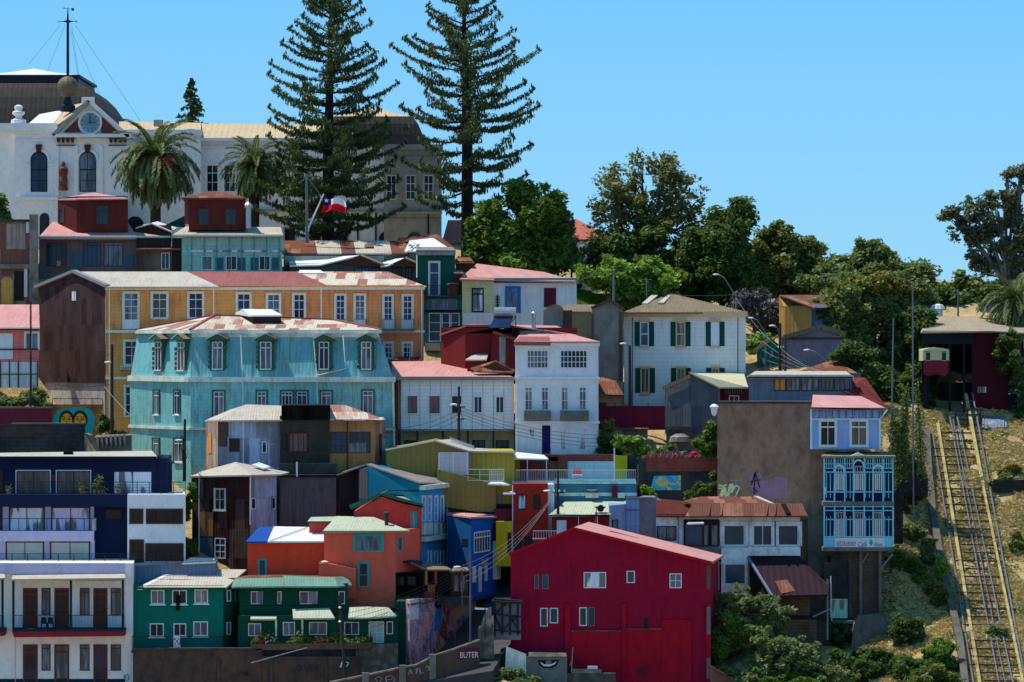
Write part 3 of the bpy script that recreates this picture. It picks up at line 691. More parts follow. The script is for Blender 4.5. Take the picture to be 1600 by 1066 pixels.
mat('board_orange', 'wood', G(190, 120, 70), G(120, 60, 30), pitch=.2)
win(T, w_, 1, 431, 21, 476, fr='ruin_plaster', gl='board_orange', c=1, arch=True, name='boarded_arch')
strip(T, w_, 22, 424, 37, 470, 0, .05, 'dark_timber', name='dark_boards')
mat('grey_boards', 'clap', (.2, .155, .14, 1), (.1, .075, .07, 1), pitch=.28, amt=.6, sheet=.5)
mat('cupola_red', 'clap', (.13, .025, .02, 1), (.08, .018, .015, 1), pitch=.2, amt=.5)
mat('blue_boards', 'clap', G(45, 75, 100), G(35, 50, 65), pitch=.25)
T = house('timber_house', 'dark timber house with a row of tall windows and a big dark red rooftop room', 'house', 140, 440, 51)
w_ = box(T, 61, 214, 371, 450, 51, 9, 'grey_boards')
roof(T, [[(59, 372, 50.4), (215, 372, 50.4), (200, 347, 56), (82, 347, 56)], [(200, 361, 54), (267, 371, 50.4), (215, 372, 50.4), (190, 358, 56)]], 'roof_pink')
MB().wp(w_, 59, 369, 267, 371.5, .4, .6).build('eaves_board', 'cream_paint', T)
for x0, x1, g in ((73, 104, 'glass'), (130, 158, 'glass_blue'), (162, 192, 'glass')): win(T, w_, x0, 379, x1, 416, fr='brown_paint', gl=g, c=4, r=1, tr=.12, fw=.06)
strip(T, w_, 111, 396, 129, 417, 0, .05, 'blue_boards', name='panel'); strip(T, w_, 193, 398, 209, 418, 0, .05, 'blue_boards', name='panel')
MB().wp(w_, 89, 408, 95, 416, 0, .2).build('window_pot', 'board_orange', T)
A_ = [(90, 55.5), (120, 52.2), (200, 52.2), (192, 57)]
foot(T, A_, 309, 369, 'cupola_red', name='rooftop_room')
wc = Wall((120, 52.2), (200, 52.2)); win(T, wc, 150, 321, 170, 351, fr='brown_paint', gl='glass_teal', c=2, r=1, tr=.3)
wl = Wall((90, 55.5), (120, 52.2)); win(T, wl, 93, 325, 101, 348, fr='brown_paint', gl='glass_dark', c=1)
roof(T, [[(87, 311, 55.8), (118, 311, 51.7), (146, 301, 54.5)], [(118, 311, 51.7), (203, 310, 51.7), (146, 301, 54.5)], [(203, 310, 51.7), (195, 309, 57.5), (146, 301, 54.5)]], 'roof_pink', name='rooftop_room_roof')
mat('rust_wall', 'rust', (.1, .05, .035, 1), (.27, .23, .19, 1), amt=-.05, sheet=.2, stain=.7)
T = house('rusty_shed', 'rust streaked lean-to between the dark timber house and the blue-green glazed house', 'shed', 249, 440, 49.5)
w_ = box(T, 213, 284, 388, 450, 49.5, 6, 'rust_wall'); roof(T, [[(219, 389, 49), (285, 389, 49), (284, 384.5, 52), (219, 384.5, 52)]], 'roof_rusty_red')
win(T, w_, 252, 395, 265, 421, fr='cream_paint', gl='glass_blue', c=2); strip(T, w_, 212, 372, 266, 388, -.8, -.5, 'dark_timber', name='upper_wall')
mat('glass_wall_green', 'clap', G(95, 145, 150), G(70, 110, 120), pitch=.9, sheet=.3, rough=.4)
T = house('glazed_house', 'blue-green glazed veranda house with a zinc roof and a small red rooftop room', 'house', 363, 440, 49)
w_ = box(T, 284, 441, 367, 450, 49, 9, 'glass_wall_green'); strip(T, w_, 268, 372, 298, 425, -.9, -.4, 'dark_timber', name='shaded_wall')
roof(T, [[(268, 368, 48.4), (443, 368, 48.4), (438, 355, 54), (290, 354, 54)]], 'roof_zinc'); strip(T, w_, 268, 367, 443, 370.5, .2, .45, 'brown_paint', name='eaves_board')
for i in range(8): strip(T, w_, 299+i*19.5, 371, 300.2+i*19.5, 425, 0, .08, 'teal_paint', name='mullion')
strip(T, w_, 299, 391, 441, 394, 0, .09, 'curtain_lilac', name='band')
for x0, g in ((315, 'curtain_grey'), (353, 'glass_dark'), (405, 'glass_dark')): win(T, w_, x0, 400, x0+17, 422, gl=g, c=2 if x0 > 330 else 1, fw=.06)
for x0 in (336, 370, 391, 424): win(T, w_, x0, 402, x0+14, 423, fr='teal_paint', gl='glass_blue', c=1)
wc = box(T, 295, 384, 308, 360, 50.5, 5, 'cupola_red', name='rooftop_room'); strip(T, wc, 288, 309, 297, 350, -1, -.2, 'museum_brick', name='room_side')
for x0 in (310, 352): win(T, wc, x0, 326, x0+17, 352, fr='brown_paint', gl='glass_teal', c=2, tr=.3)
hip(T, 284, 385, 309, 325, 345, 299, 50.5, 5, 'roof_rust', name='rooftop_room_roof')
MB().add([], []).tube([P(388, 357, 50), P(388, 320, 50)], .25, 8).lathe(P(388, 322, 50), [(.35, -.2), (.4, .1), (.1, .35)], 8).build('flue', 'steel', T)
T = house('shed', 'little white roofed hut between the two dark red rooftop rooms', 'hut', 242, 372, 54)
box(T, 214, 268, 352, 378, 54, 4, 'brown_paint'); roof(T, [[(212, 356, 53.5), (236, 348.5, 53.5), (246, 346, 58), (222, 352, 58)], [(236, 348.5, 53.5), (268, 362, 53.5), (276, 356, 58), (246, 346, 58)]], 'roof_white')
front(T, [(258, 352), (289, 337), (289, 356)], 56, .3, 'olive_dark' if 'olive_dark' in MC else 'green_paint', name='green_gable')
# long rusty roof
mat('blue_grey_wall', 'clap', G(95, 115, 130), G(60, 70, 75), pitch=.3, amt=.5)
T = house('row_house', 'low grey row house under a long patchwork roof of rust and zinc sheets', 'house', 545, 430, 54)
w_ = box(T, 443, 640, 394, 450, 54, 6, 'blue_grey_wall')
for x0, x1, m_ in ((443, 492, 'roof_rust'), (492, 530, 'roof_zinc'), (530, 552, 'roof_rusty_red'), (552, 608, 'roof_zinc'), (608, 642, 'roof_rust')):
    roof(T, [[(x0+4, 396, 53.4), (x1+4, 396, 53.4), (x1, 376, 60), (x0, 376, 60)]], m_)
MB().wp(w_, 447, 396, 640, 399, .3, .55).build('eaves_board', 'grey_paint', T); roof(T, [[(569, 386, 55.8), (584, 386, 55.8), (583, 381.5, 57.4), (570, 381.5, 57.4)]], 'roof_rusty_red', name='roof_hatch', th=.02)
T = house('row_house', 'bright white hipped roof with rusty ridges above the dark green house', 'house', 675, 400, 52.5)
box(T, 640, 708, 390, 410, 52.5, 7, 'blue_grey_wall'); roof(T, [[(632, 393, 52), (708, 392, 52), (677, 372, 56)], [(632, 393, 52), (677, 372, 56), (640, 376, 58)]], 'roof_white'); roof(T, [[(709, 392, 52), (712, 388, 54), (683, 366, 58), (677, 372, 56)], [(620, 378, 60), (640, 376, 58), (677, 372, 56), (683, 366, 58), (622, 372, 61)]], 'roof_rusty_red')
T = house('balcony_house', 'dark verandas under two low pale gabled roofs behind the ochre block', 'house', 550, 440, 50)
mat('veranda_wall', 'clap', G(50, 65, 75), G(30, 35, 40), pitch=.3)
w_ = box(T, 452, 660, 412, 460, 50, 6, 'veranda_wall'); box(T, 445, 600, 400, 414, 53, 2, 'blue_grey_wall', name='back_wall')
roof(T, [[(453, 415, 49.2), (500, 414, 49.2), (562, 399, 50), (520, 401, 55), (451, 404, 55)]], 'roof_white'); roof(T, [[(562, 399, 50), (600, 414, 49.2), (602, 411, 54), (566, 396, 54.5)]], 'roof_brown')
front(T, [(530, 413), (562, 399), (600, 415), (600, 416)], 49.6, .2, 'brown_paint', name='gable')
roof(T, [[(595, 416, 49.2), (606, 415, 49.2), (632, 403, 49.5), (614, 405, 54), (590, 410, 54)]], 'roof_white'); roof(T, [[(632, 403, 49.2), (666, 417, 48.8), (668, 413, 54), (636, 400, 54.5)]], 'roof_brown')
front(T, [(606, 415), (632, 403.5), (664, 417), (664, 418)], 49.3, .2, 'brown_paint', name='gable')
for x0, x1, g in ((553, 577, 'glass_blue'), (580, 594, 'glass_dark'), (633, 644, 'glass_dark'), (612, 628, 'veranda_wall')): win(T, w_, x0, 418, x1, 438, fr='dark_paint', gl=g, c=2)
mat('grime_white', 'plaster', G(150, 185, 200), G(120, 140, 150))
MB().tube([P(655, 434, 47.6), P(655, 386, 47.6)], [.26, .26], 8).build('white_flue', 'grime_white', T)
q = MB()
for i in range(10): q.bar(P(R.uniform(636, 660), R.uniform(380, 392), 51), P(R.uniform(636, 660), R.uniform(380, 394), 52), .06)
q.build('roof_scrap', 'steel', T)
# dark green house
mat('green_boards', 'corr', G(8, 62, 58), G(12, 45, 45), pitch=.3, sheet=.15)
mat('teal_dark', 'clap', G(30, 80, 95), G(25, 55, 65), pitch=.4)
T = house('green_house', 'narrow dark green house with one tall white framed window', 'house', 685, 560, 44)
w_ = box(T, 652, 711, 397, 600, 44, 8, 'green_boards'); strip(T, w_, 650, 391, 712, 399, -.2, .3, 'blue_grey_wall'); roof(T, [[(650, 391, 43.6), (712, 391, 43.6), (706, 386, 50), (655, 386, 50)]], 'roof_grey')
win(T, w_, 671, 410, 686, 462, gl='glass_blue', c=1, r=1, tr=.32, sur='cream_paint', sw=.12)
railing(T, w_, 662, 446, 720, 462, 1.2, 'iron', floor='concrete_dark', sp=.3)
MB().lathe(w_.pt(w_.hit(708, 460)[0], w_.hit(708, 461)[1], .8), [(.5, 0), (.55, 1.0), (.45, 1.05)], 12).build('barrel', 'brown_paint', T); MB().lathe(w_.pt(w_.hit(706, 460)[0], w_.hit(708, 446)[1], .8), [(.5, 0), (.5, .12)], 12).build('barrel_lid', 'blue_paint', T)
w6 = box(T, 662, 722, 463, 600, 43.3, 1.2, 'teal_dark', name='gallery_wall'); strip(T, w6, 660, 462, 722, 466, 0, .4, 'concrete_dark'); win(T, w6, 668, 467, 714, 484, fr='teal_paint', gl='curtain_grey', c=1); strip(T, w6, 664, 484, 720, 488, 0, .2, 'dark_paint')
for x0, x1, g in ((670, 689, 'glass_teal'), (690, 703, 'glass'), (704, 718, 'glass_teal')): win(T, w6, x0, 489, x1, 534, fr='grime_white', gl=g, c=1, r=3, fw=.08)
strip(T, w6, 664, 536, 688, 548, 0, .9, 'roof_green', name='awning')
# white house with pink roof
mat('beige_clap', 'clap', G(168, 160, 130), G(140, 130, 105), pitch=.24, amt=.3)
mat('white_clap', 'clap', G(178, 188, 225), G(150, 160, 190), pitch=.24, amt=.2, sheet=.12)
T = house('pink_roof_house', 'house half beige half white under a broad pink roof with a bright blue window', 'house', 810, 510, 43)
w_ = box(T, 722, 772, 434, 600, 43, 9, 'beige_clap'); w7 = box(T, 772, 901, 434, 600, 43, 9, 'white_clap', back=(775, 899)); strip(T, w_, 723, 489, 771, 560, 0, .06, 'white_clap', name='white_base')
roof(T, [[(718, 436, 42.5), (902, 440, 42.5), (850, 425, 48), (745, 412, 50)]], 'roof_pink'); strip(T, w7, 772, 435, 902, 438, .35, .52, 'teal_paint', name='eaves_board'); strip(T, w7, 772, 439.5, 901, 442, 0, .12, 'maroon_paint', name='band')
win(T, w_, 737, 450, 756, 488, fr='dark_paint', gl='curtain_white', c=2, tr=.25, fw=.12); w_ = w7
win(T, w_, 791, 449, 812, 489, fr='blue_paint', gl='curtain_grey', c=2, tr=.2, sur='blue_paint', sw=.1, fw=.12); win(T, w_, 850, 450, 869, 480, fr='maroon_paint', gl='maroon_paint', c=2, fw=.06, name='shuttered_window')
q = MB(); 
for i in range(6): q.wb(w_, *(lambda u: (u, u+.35))(w_.hit(774.5, 470)[0]), P(0, 485-i*4, 43).z, P(0, 483.5-i*4, 43).z, 0, .15)
q.wp(w_, 776.5, 461, 778, 487, .1, .2).build('ladder_rack', 'dark_paint', T)
T2 = T
mb = MB().fp([P(712, HY, 48), P(738, HY, 48), P(736, HY, 50), P(714, HY, 50)], P(0, 425, 48).z, P(0, 408, 48).z).build('dormer', 'brown_paint', T); roof(T, [[(709, 410, 47.6), (741, 411, 47.6), (735, 402, 51), (713, 402, 51)]], 'roof_rust', name='dormer_roof')
box(T, 711, 723, 425, 460, 43.5, 3, 'brown_paint', name='side_annex'); roof(T, [[(709, 426, 43), (724, 426, 43), (722, 423, 46), (711, 423, 46)]], 'roof_pink', name='annex_roof')
# ================================================================= left: pink roofed red house
mat('coral_wall', 'clap', G(195, 90, 95), G(160, 65, 70), pitch=.25, amt=.3)
mat('fence_blue', 'corr', G(150, 170, 200), G(95, 100, 110), pitch=.3, amt=.6, sheet=.4, stain=.5)
T = house('coral_house', 'coral red house with a pale pink roof at the left edge', 'house', 20, 565, 30)
w_ = box(T, -30, 61, 512, 570, 30, 8, 'coral_wall'); roof(T, [[(-30, 514, 29.4), (62, 514, 29.4), (61, 476, 38), (-30, 476, 38)]], 'roof_pink'); strip(T, w_, -30, 512, 62, 516, .3, .6, 'cream_paint', name='eaves_board')
win(T, w_, -4, 521, 20, 561, fr='white_paint', gl='white_paint', c=2, fw=.1, name='door'); win(T, w_, 40, 520, 60, 547, gl='curtain_grey', c=2, sur='cream_paint', sw=.12); strip(T, w_, 0, 545, 60, 547, .05, .2, 'iron', name='rail')
T = house('fence', 'pale corrugated metal fence under the coral red house', 'fence', 30, 603, 27.5)
w_ = box(T, -30, 60, 566, 606, 27.5, .15, 'fence_blue', ins=0, name='panel')
for x0 in (0, 14, 28, 58): strip(T, w_, x0, 563, x0+1.5, 606, 0, .12, 'pipe_dark', name='post')
strip(T, w_, -30, 584, 60, 585.5, 0, .1, 'brown_paint', name='rail')
mat('maroon_wall', 'plain', (.16, .02, .04, 1), (.1, .02, .03, 1), rough=.8, stain=.3)
T = house('wall', 'plain maroon boundary wall beside the painted faces mural', 'wall', 40, 664, 23.5)
w_ = box(T, -30, 81, 637, 672, 23.5, .3, 'maroon_wall', ins=0); strip(T, w_, -30, 635.5, 82, 638, -.35, .05, 'concrete', name='coping')
# yellow block
mat('rust_side', 'rust', (.028, .010, .012, 1), (.11, .065, .06, 1), amt=.1, sheet=.1, stain=.8, pitch=.34)
mat('ochre_wall', 'clap', G(150, 117, 76), G(115, 74, 52), pitch=.3, amt=.75, sheet=.12, stain=.3)
mat('ochre_orange_wall', 'clap', G(148, 110, 76), G(113, 74, 54), pitch=.3, amt=.75, sheet=.12, stain=.3)
mat('white_stained', 'plaster', (.6, .55, .5, 1), (.3, .16, .1, 1), amt=.7, stain=.6)
T = house('ochre_block', 'long ochre tenement with white windows and a rusty corrugated end wall', 'tenement', 410, 670, 32)
_w = Wall((165, 32), (662, 30.5)); ym_ = _w.pt(_w.hit(410, 500)[0], 0).y; foot(T, [(165, 32), (410, ym_), (404, 41.5), (165, 42)], 446, 690, 'ochre_wall'); foot(T, [(410, ym_), (662, 30.5), (652, 40.5), (404, 41.5)], 446, 690, 'ochre_orange_wall')
foot(T, [(60, 41), (164.5, 32), (164.5, 42), (70, 50)], 447.5, 597, 'rust_side', name='side_wall'); foot(T, [(62, 41.2), (164, 32.4), (164, 42), (72, 50)], 597, 700, 'white_stained', name='side_base')
wA = Wall((165, 32), (662, 30.5)); wS = Wall((60, 41), (165, 32))
MB().prism([P(60, 447, 41), P(164.5, 447, 32), P(116, 424.5, 36.5)], V((.6, 1.1, 0))).build('gable', 'rust_side', T)
for (a, b_) in (((57, 448.5, 41), (116, 424, 36.2)), ((116, 424, 36.2), (168, 447, 31.6))): MB().bar(P(*a), P(*b_), .5, .25).build('barge_board', 'grey_paint', T)
def seg(x0, x1, xr0, xr1, m_, lab): roof(T, [[(x0, 448, 31.4), (x1, 448, 31), (xr1, 424.5, 37), (xr0, 424.5, 37)], [(xr0, 424.5, 37), (xr1, 424.5, 37), (xr1, 440, 43), (xr0, 440, 43)]], m_, label=lab)
seg(166, 343, 115, 292, 'roof_zinc', 'pale zinc section of roof'); seg(343, 516, 292, 463, 'roof_red', 'dull red section of roof'); seg(516, 667, 463, 606, 'roof_patch', 'white and rust patched section of roof')
MB().wp(wS, 116, 455, 116.8, 467, 0, .1).wp(wS, 113, 456, 119, 470, 0, .05).build('vent_slot', 'pipe_white', T)
strip(T, wA, 165, 449, 664, 453, 0, .3, 'cream_paint'); strip(T, wA, 165, 516, 664, 520, 0, .2, 'cream_paint', name='belt_course'); strip(T, wA, 165, 589, 664, 593, 0, .2, 'cream_paint', name='belt_course')
for x in (171, 334, 502, 659): pipe(T, [(x, 450, 31.4-(x-165)*.003), (x, 660, 31.4-(x-165)*.003)])
for x0, x1, y0, y1, kd in ((194, 216, 458, 514, 'd'), (238, 261, 458, 497, 'o'), (295, 317, 458, 497, 'w'), (371, 391, 459, 498, 'w'), (418, 437, 460, 498, 'w'), (459, 476, 460, 498, 'w'), (525, 539, 461, 514, 'd'), (555, 570, 461, 514, 'd'), (600, 613, 462, 514, 'd'), (630, 644, 462, 514, 'd'),
    (195, 217, 533, 570, 'w'), (196, 216, 604, 650, 'w'), (601, 613, 536, 560, 'w'), (630, 643, 536, 560, 'w'), (240, 262, 533, 570, 'w'), (600, 613, 604, 640, 'w')):
    win(T, wA, x0, y0, x1, y1, gl='curtain_brown' if kd == 'o' else ('glass' if R.random() < .7 else 'curtain_grey'), c=2, r=2 if kd != 'd' else 3, tr=.26 if kd != 'd' else .18, sur='cream_paint', sw=.14, sill='cream_paint' if kd != 'd' else None, panel=.26 if kd == 'd' else 0, name='balcony_door' if kd == 'd' else 'window')
for x0, x1 in ((524, 573), (599, 647)): railing(T, wA, x0, 499, x1, 515, .8, 'grey_paint', floor='concrete', sp=.14)
railing(T, wA, 189, 572, 222, 578, .5, 'white_paint', sp=.2, floor='concrete'); roof(T, [[(467, 426.5, 36), (508, 426.5, 36), (500, 422, 37.2), (468, 422, 37.2)]], 'roof_white', name='roof_hatch', th=.3)
# mural of two faces
mat('mural_turquoise', 'plaster', (.02, .4, .4, 1), (.02, .25, .28, 1)); mat('mural_yellow', 'plaster', (.75, .42, .03, 1), (.55, .2, .03, 1), amt=.8); mat('mural_orange', 'plaster', (.4, .16, .04, 1), (.25, .07, .02, 1), amt=.9); mat('mural_brown', 'plaster', (.07, .03, .02, 1), (.03, .015, .01, 1))
T = house('mural_wall', 'garden wall painted with two yellow faces on turquoise under the white stained wall', 'mural', 122, 680, 24)
wm = box(T, 81, 160, 632, 690, 24, .35, 'mural_orange', ins=0)
MB().wpoly(wm, [(83, 680), (82, 655), (88, 643), (100, 638), (118, 637), (132, 636), (143, 642), (148, 652), (147, 668), (143, 680)], 0, .012).build('painted_ground', 'mural_turquoise', T)
def oval(x, y, rx, ry, n=18): return [(x+rx*math.cos(2*math.pi*i/n), y+ry*math.sin(2*math.pi*i/n)) for i in range(n)]
for x in (104, 125):
    MB().wpoly(wm, oval(x, 656, 12, 15), 0, .018).build('painted_hair', 'mural_brown', T); f_ = MB().wpoly(wm, oval(x, 659, 9.2, 13), 0, .024).build('painted_face', 'mural_yellow', T)
    q = MB(); [q.wpoly(wm, oval(x+s_*4, 655, 2.6, 1.2, 10), .02, .03) for s_ in (-1, 1)]; [q.wpoly(wm, [(x+s_*1.5, 651.5), (x+s_*7, 650), (x+s_*7, 651.2), (x+s_*1.5, 652.7)], .02, .03) for s_ in (-1, 1)]; q.wpoly(wm, [(x, 655), (x+1.6, 662), (x-1, 662)], .02, .03).wpoly(wm, oval(x, 666.5, 3, 1.1, 10), .02, .03).build('painted_features', 'mural_brown', T)
MB().bar(P(82, 623, 23.9), P(160, 623, 23.9), .05).bar(P(82, 623, 23.9), P(82, 640, 23.9), .05).bar(P(160, 623, 23.9), P(163, 670, 23.9), .06).bar(P(144, 623, 23.9), P(144, 640, 23.9), .05).build('rail', 'iron', T)
T = house('block_wall', 'rough dark retaining wall with a broken right end behind the navy apartment block', 'wall', 60, 705, 12)
mat('dark_blocks', 'brick', (.05, .045, .045, 1), (.035, .03, .03, 1), amt=.7); mat('dark_red_blocks', 'brick', (.075, .04, .035, 1), (.05, .03, .03, 1), amt=.5)
wb_ = front(T, [(-30, 664), (18, 664), (18, 662), (132, 662), (134, 720), (-30, 720)], 12, .5, 'dark_blocks'); strip(T, wb_, -30, 666, 77, 682, 0, .02, 'dark_red_blocks', name='brick_patch'); strip(T, wb_, 18, 661, 131, 663, -.5, .05, 'concrete', name='coping')
MB().prism([P(131, 676, 12), P(140, 680, 10.5), P(150, 705, 10.5), P(133, 712, 12)], V((.25, .4, 0))).build('buttress', 'pale_stone', T)
T = house('garden_terrace', 'stone steps and low pale parapet at the foot of the ochre block', 'terrace', 170, 700, 14)
MB().hexa([P(148, 712, 13), P(206, 706, 13), P(206, 706, 18), P(150, 706, 18)], [P(148, 684, 13), P(206, 680, 13), P(206, 678, 18), P(150, 680, 18)]).build('parapet', 'concrete', T)
q = MB()
for i in range(7): q.hexa([P(150+i*7, 700, 13-.2), P(154+i*7, 700, 12.6), P(154+i*7, 700, 14), P(150+i*7, 700, 14)], [P(150+i*7, 683-i*.6, 12.8), P(154+i*7, 682-i*.6, 12.6), P(154+i*7, 682, 14), P(150+i*7, 682, 14)])
q.build('rubble', 'pale_stone', T)
# ================================================================= BLUE MANSARD BLOCK
mat('turq_wall', 'clap', G(86, 146, 166), G(85, 105, 90), pitch=.3, amt=.7, sheet=.12, stain=.7)
mat('turq_sheet', 'corr', G(72, 136, 158), G(100, 105, 85), pitch=.3, amt=.9, sheet=.25, stain=.75)
mat('turq_trim', 'plaster', G(150, 170, 175), G(110, 125, 120), amt=.6, stain=.5)
mat('green_trim', 'plain', (.045, .13, .07, 1), (.03, .08, .05, 1), stain=.3)
T = house('turquoise_block', 'big turquoise tenement with a mansard storey and green hooded dormers', 'tenement', 400, 740, 18)
FY, LY = 18, 26
fpm = [(298, FY), (616, FY-1.5), (606, 30), (214, 36), (203, LY)]
foot(T, fpm, 592, 800, 'turq_wall', ref=0)
foot(T, [(294, FY-.3), (618, FY-1.9), (606, 30), (214, 36), (199, LY)], 589, 597, 'turq_trim', name='cornice'); foot(T, [(295, FY-.25), (618, FY-1.8), (606, 30), (214, 36), (200, LY)], 668, 672, 'turq_trim', name='belt_course')
zb, zt = P(0, 590, FY).z, P(0, 521, FY).z
def gp(x, Y, z): p = P(x, HY, Y); return V((p.x, p.y, z))
low = [gp(298, FY, zb), gp(614, FY-1.5, zb), gp(604, 30, zb), gp(214, 36, zb), gp(204, LY, zb)]
up = [gp(300, FY+1.0, zt), gp(592, FY-.3, zt), gp(586, 29, zt), gp(222, 35, zt), gp(215, LY+.7, zt)]
MB().add(low+up, [(4, 3, 2, 1, 0), (5, 6, 7, 8, 9)]+[(i, (i+1) % 5, 5+(i+1) % 5, 5+i) for i in range(5)]).build('mansard_wall', 'turq_sheet', T)
mb = MB(); cn = [gp(297, FY+.6, zt), gp(596, FY-.7, zt), gp(588, 30, zt), gp(220, 36, zt), gp(211, LY+.2, zt)]
mb.add(cn+[c_+V((0, 0, .28)) for c_ in cn], [(4, 3, 2, 1, 0), (5, 6, 7, 8, 9)]+[(i, (i+1) % 5, 5+(i+1) % 5, 5+i) for i in range(5)]).build('eaves_cornice', 'turq_trim', T)
MB().fp([P(300, HY, FY+.9), P(592, HY, FY-.4), P(592, HY, FY+1), P(300, HY, FY+2)], P(0, 527, FY).z, P(0, 521, FY).z).build('frieze', 'turq_trim', T)
e = [c_+V((0, 0, .29)) for c_ in cn]; r0 = P(335, 493, 25); r1 = P(520, 500, 24)
MB().add(e+[r0, r1], [(0, 1, 6, 5), (1, 2, 6), (2, 3, 5, 6), (3, 4, 5), (4, 0, 5), (4, 3, 2, 1, 0)]).build('roof', 'roof_patch', T)
for a, b_ in ((e[0], r0), (e[4], r0), (r0, r1), (e[1], r1)): MB().bar(a+V((0, 0, .05)), b_+V((0, 0, .05)), .25, .1).build('ridge_cap', 'roof_red', T)
# roof lantern
MB().fp([P(395, HY, 22), P(439, HY, 22), P(432, HY, 25), P(371, HY, 26)], P(0, 508, 22).z, P(0, 491, 22).z).build('lantern_wall', 'rust_side', T)
roof(T, [[(391, 493, 21.6), (441, 492.5, 21.6), (425, 483.5, 24), (379, 483, 24)], [(391, 493, 21.6), (379, 483, 24), (368, 489, 26)]], 'roof_white', name='lantern_roof')
wF = Wall((298, FY), (616, FY-1.5)); wL = Wall((203, LY), (298, FY))
def dormer(x0, x1, Y, w, side):
    zz0, zz1 = P(0, 576 if not side else 578, Y).z, P(0, 534, Y).z
    u0, u1 = w.hit(x0, 550)[0], w.hit(x1, 550)[0]
    MB().wb(w, u0-.16, u1+.16, zz0-.15, zz1+.12, -1.6, -.1).build('dormer', 'green_trim', T)
    wd = Wall(w.a+w.n*-.1, w.a+w.n*-.1+w.u, world=True)
    cx_ = (u0+u1)/2; hw = (u1-u0)/2
    MB().prism([wd.pt(cx_-hw-.4, zz1+.1, .35), wd.pt(cx_+hw+.4, zz1+.1, .35), wd.pt(cx_+hw+.4, zz1+.2, .35), wd.pt(cx_, zz1+.62, .35), wd.pt(cx_-hw-.4, zz1+.2, .35)], wd.n*-1.7).build('dormer_hood', 'green_trim', T)
    MB().prism([wd.pt(cx_-hw-.42, zz1+.21, .38), wd.pt(cx_, zz1+.63, .38), wd.pt(cx_, zz1+.67, .38), wd.pt(cx_-hw-.46, zz1+.24, .38)], wd.n*-1.7).build('dormer_roof', 'roof_white', T)
    MB().prism([wd.pt(cx_+hw+.42, zz1+.21, .38), wd.pt(cx_, zz1+.63, .38), wd.pt(cx_, zz1+.67, .38), wd.pt(cx_+hw+.46, zz1+.24, .38)], wd.n*-1.7).build('dormer_roof', 'roof_brown', T)
    # scrolled side brackets
    for s_ in (-1, 1):
        q = MB(); 
        for k_ in range(5): q.wb(wd, cx_+s_*(hw+.2)-.08-.05*(k_ in (0, 4)), cx_+s_*(hw+.2)+.08+.05*(k_ in (0, 4)), zz0+k_*.4, zz0+k_*.4+.3, 0, .14)
        q.build('scroll_bracket', 'green_trim', T)
    f = [wd.hit(0, 0)]
    uu0, uu1 = u0, u1
    m = MB(); 
    for a, b_ in ((uu0, uu0+.08), (uu1-.08, uu1), (cx_-.035, cx_+.035)): m.wb(wd, a, b_, zz0, zz1, 0, .07)
    m.wb(wd, uu0, uu1, zz0-.1, zz0, 0, .16).wb(wd, uu0, uu1, zz1-.08, zz1, 0, .07).wb(wd, uu0, uu1, zz1-.55, zz1-.47, 0, .07)
    o = m.build('window', 'white_paint', T); MB().wb(wd, uu0+.02, uu1-.02, zz0, zz1-.02, -.03, .02).build('pane', R.choice(['glass', 'curtain_grey', 'glass']), o)
for x0, x1 in ((331, 348), (406, 424), (498, 514), (564, 580)): dormer(x0, x1, FY, wF, 0)
for x0, x1 in ((241, 251), (276, 287)): dormer(x0, x1, 22.5, wL, 1)
for x0, x1, y0, y1, g in ((334, 350, 612, 652, 'curtain_pink'), (402, 416, 612, 645, 'glass'), (440, 457, 612, 640, 'glass_dark'), (464, 480, 612, 640, 'glass'), (502, 518, 612, 645, 'curtain_pink'), (567, 583, 611, 646, 'curtain_grey'), (334, 348, 688, 722, 'glass'), (567, 583, 690, 722, 'glass')):
    win(T, wF, x0, y0, x1, y1, gl=g, c=2 if g != 'glass_dark' else 3, tr=.2, sur='green_trim', sw=.13)
for x0, x1, y0, y1 in ((241, 249, 611, 648), (273, 281, 611, 648), (240, 249, 686, 722), (273, 286, 686, 722)): win(T, wL, x0, y0, x1, y1, gl='glass', c=2, tr=.2, sur='green_trim', sw=.13, sill='white_paint')
for x in (222, 259): pipe(T, [(x, 598, 22.7 if x > 240 else 24.5), (x, 722, 22.7 if x > 240 else 24.5)], r=.06)
for pts in ([(376, 524, 18.2), (379, 590, 17.3), (380, 668, 17.4)], [(490, 527, 17.8), (495, 590, 16.7), (496, 640, 16.7)], [(536, 524, 17.5), (540, 576, 16.6), (495, 587, 16.6)], [(228, 524, 26), (222, 590, 24.6)], [(268, 524, 22.6), (260, 590, 21.8)]): pipe(T, pts, 'turq_trim', r=.05)
pipe(T, [(614, 596, 16.3), (616, 720, 16.3)], 'turq_trim', r=.1)
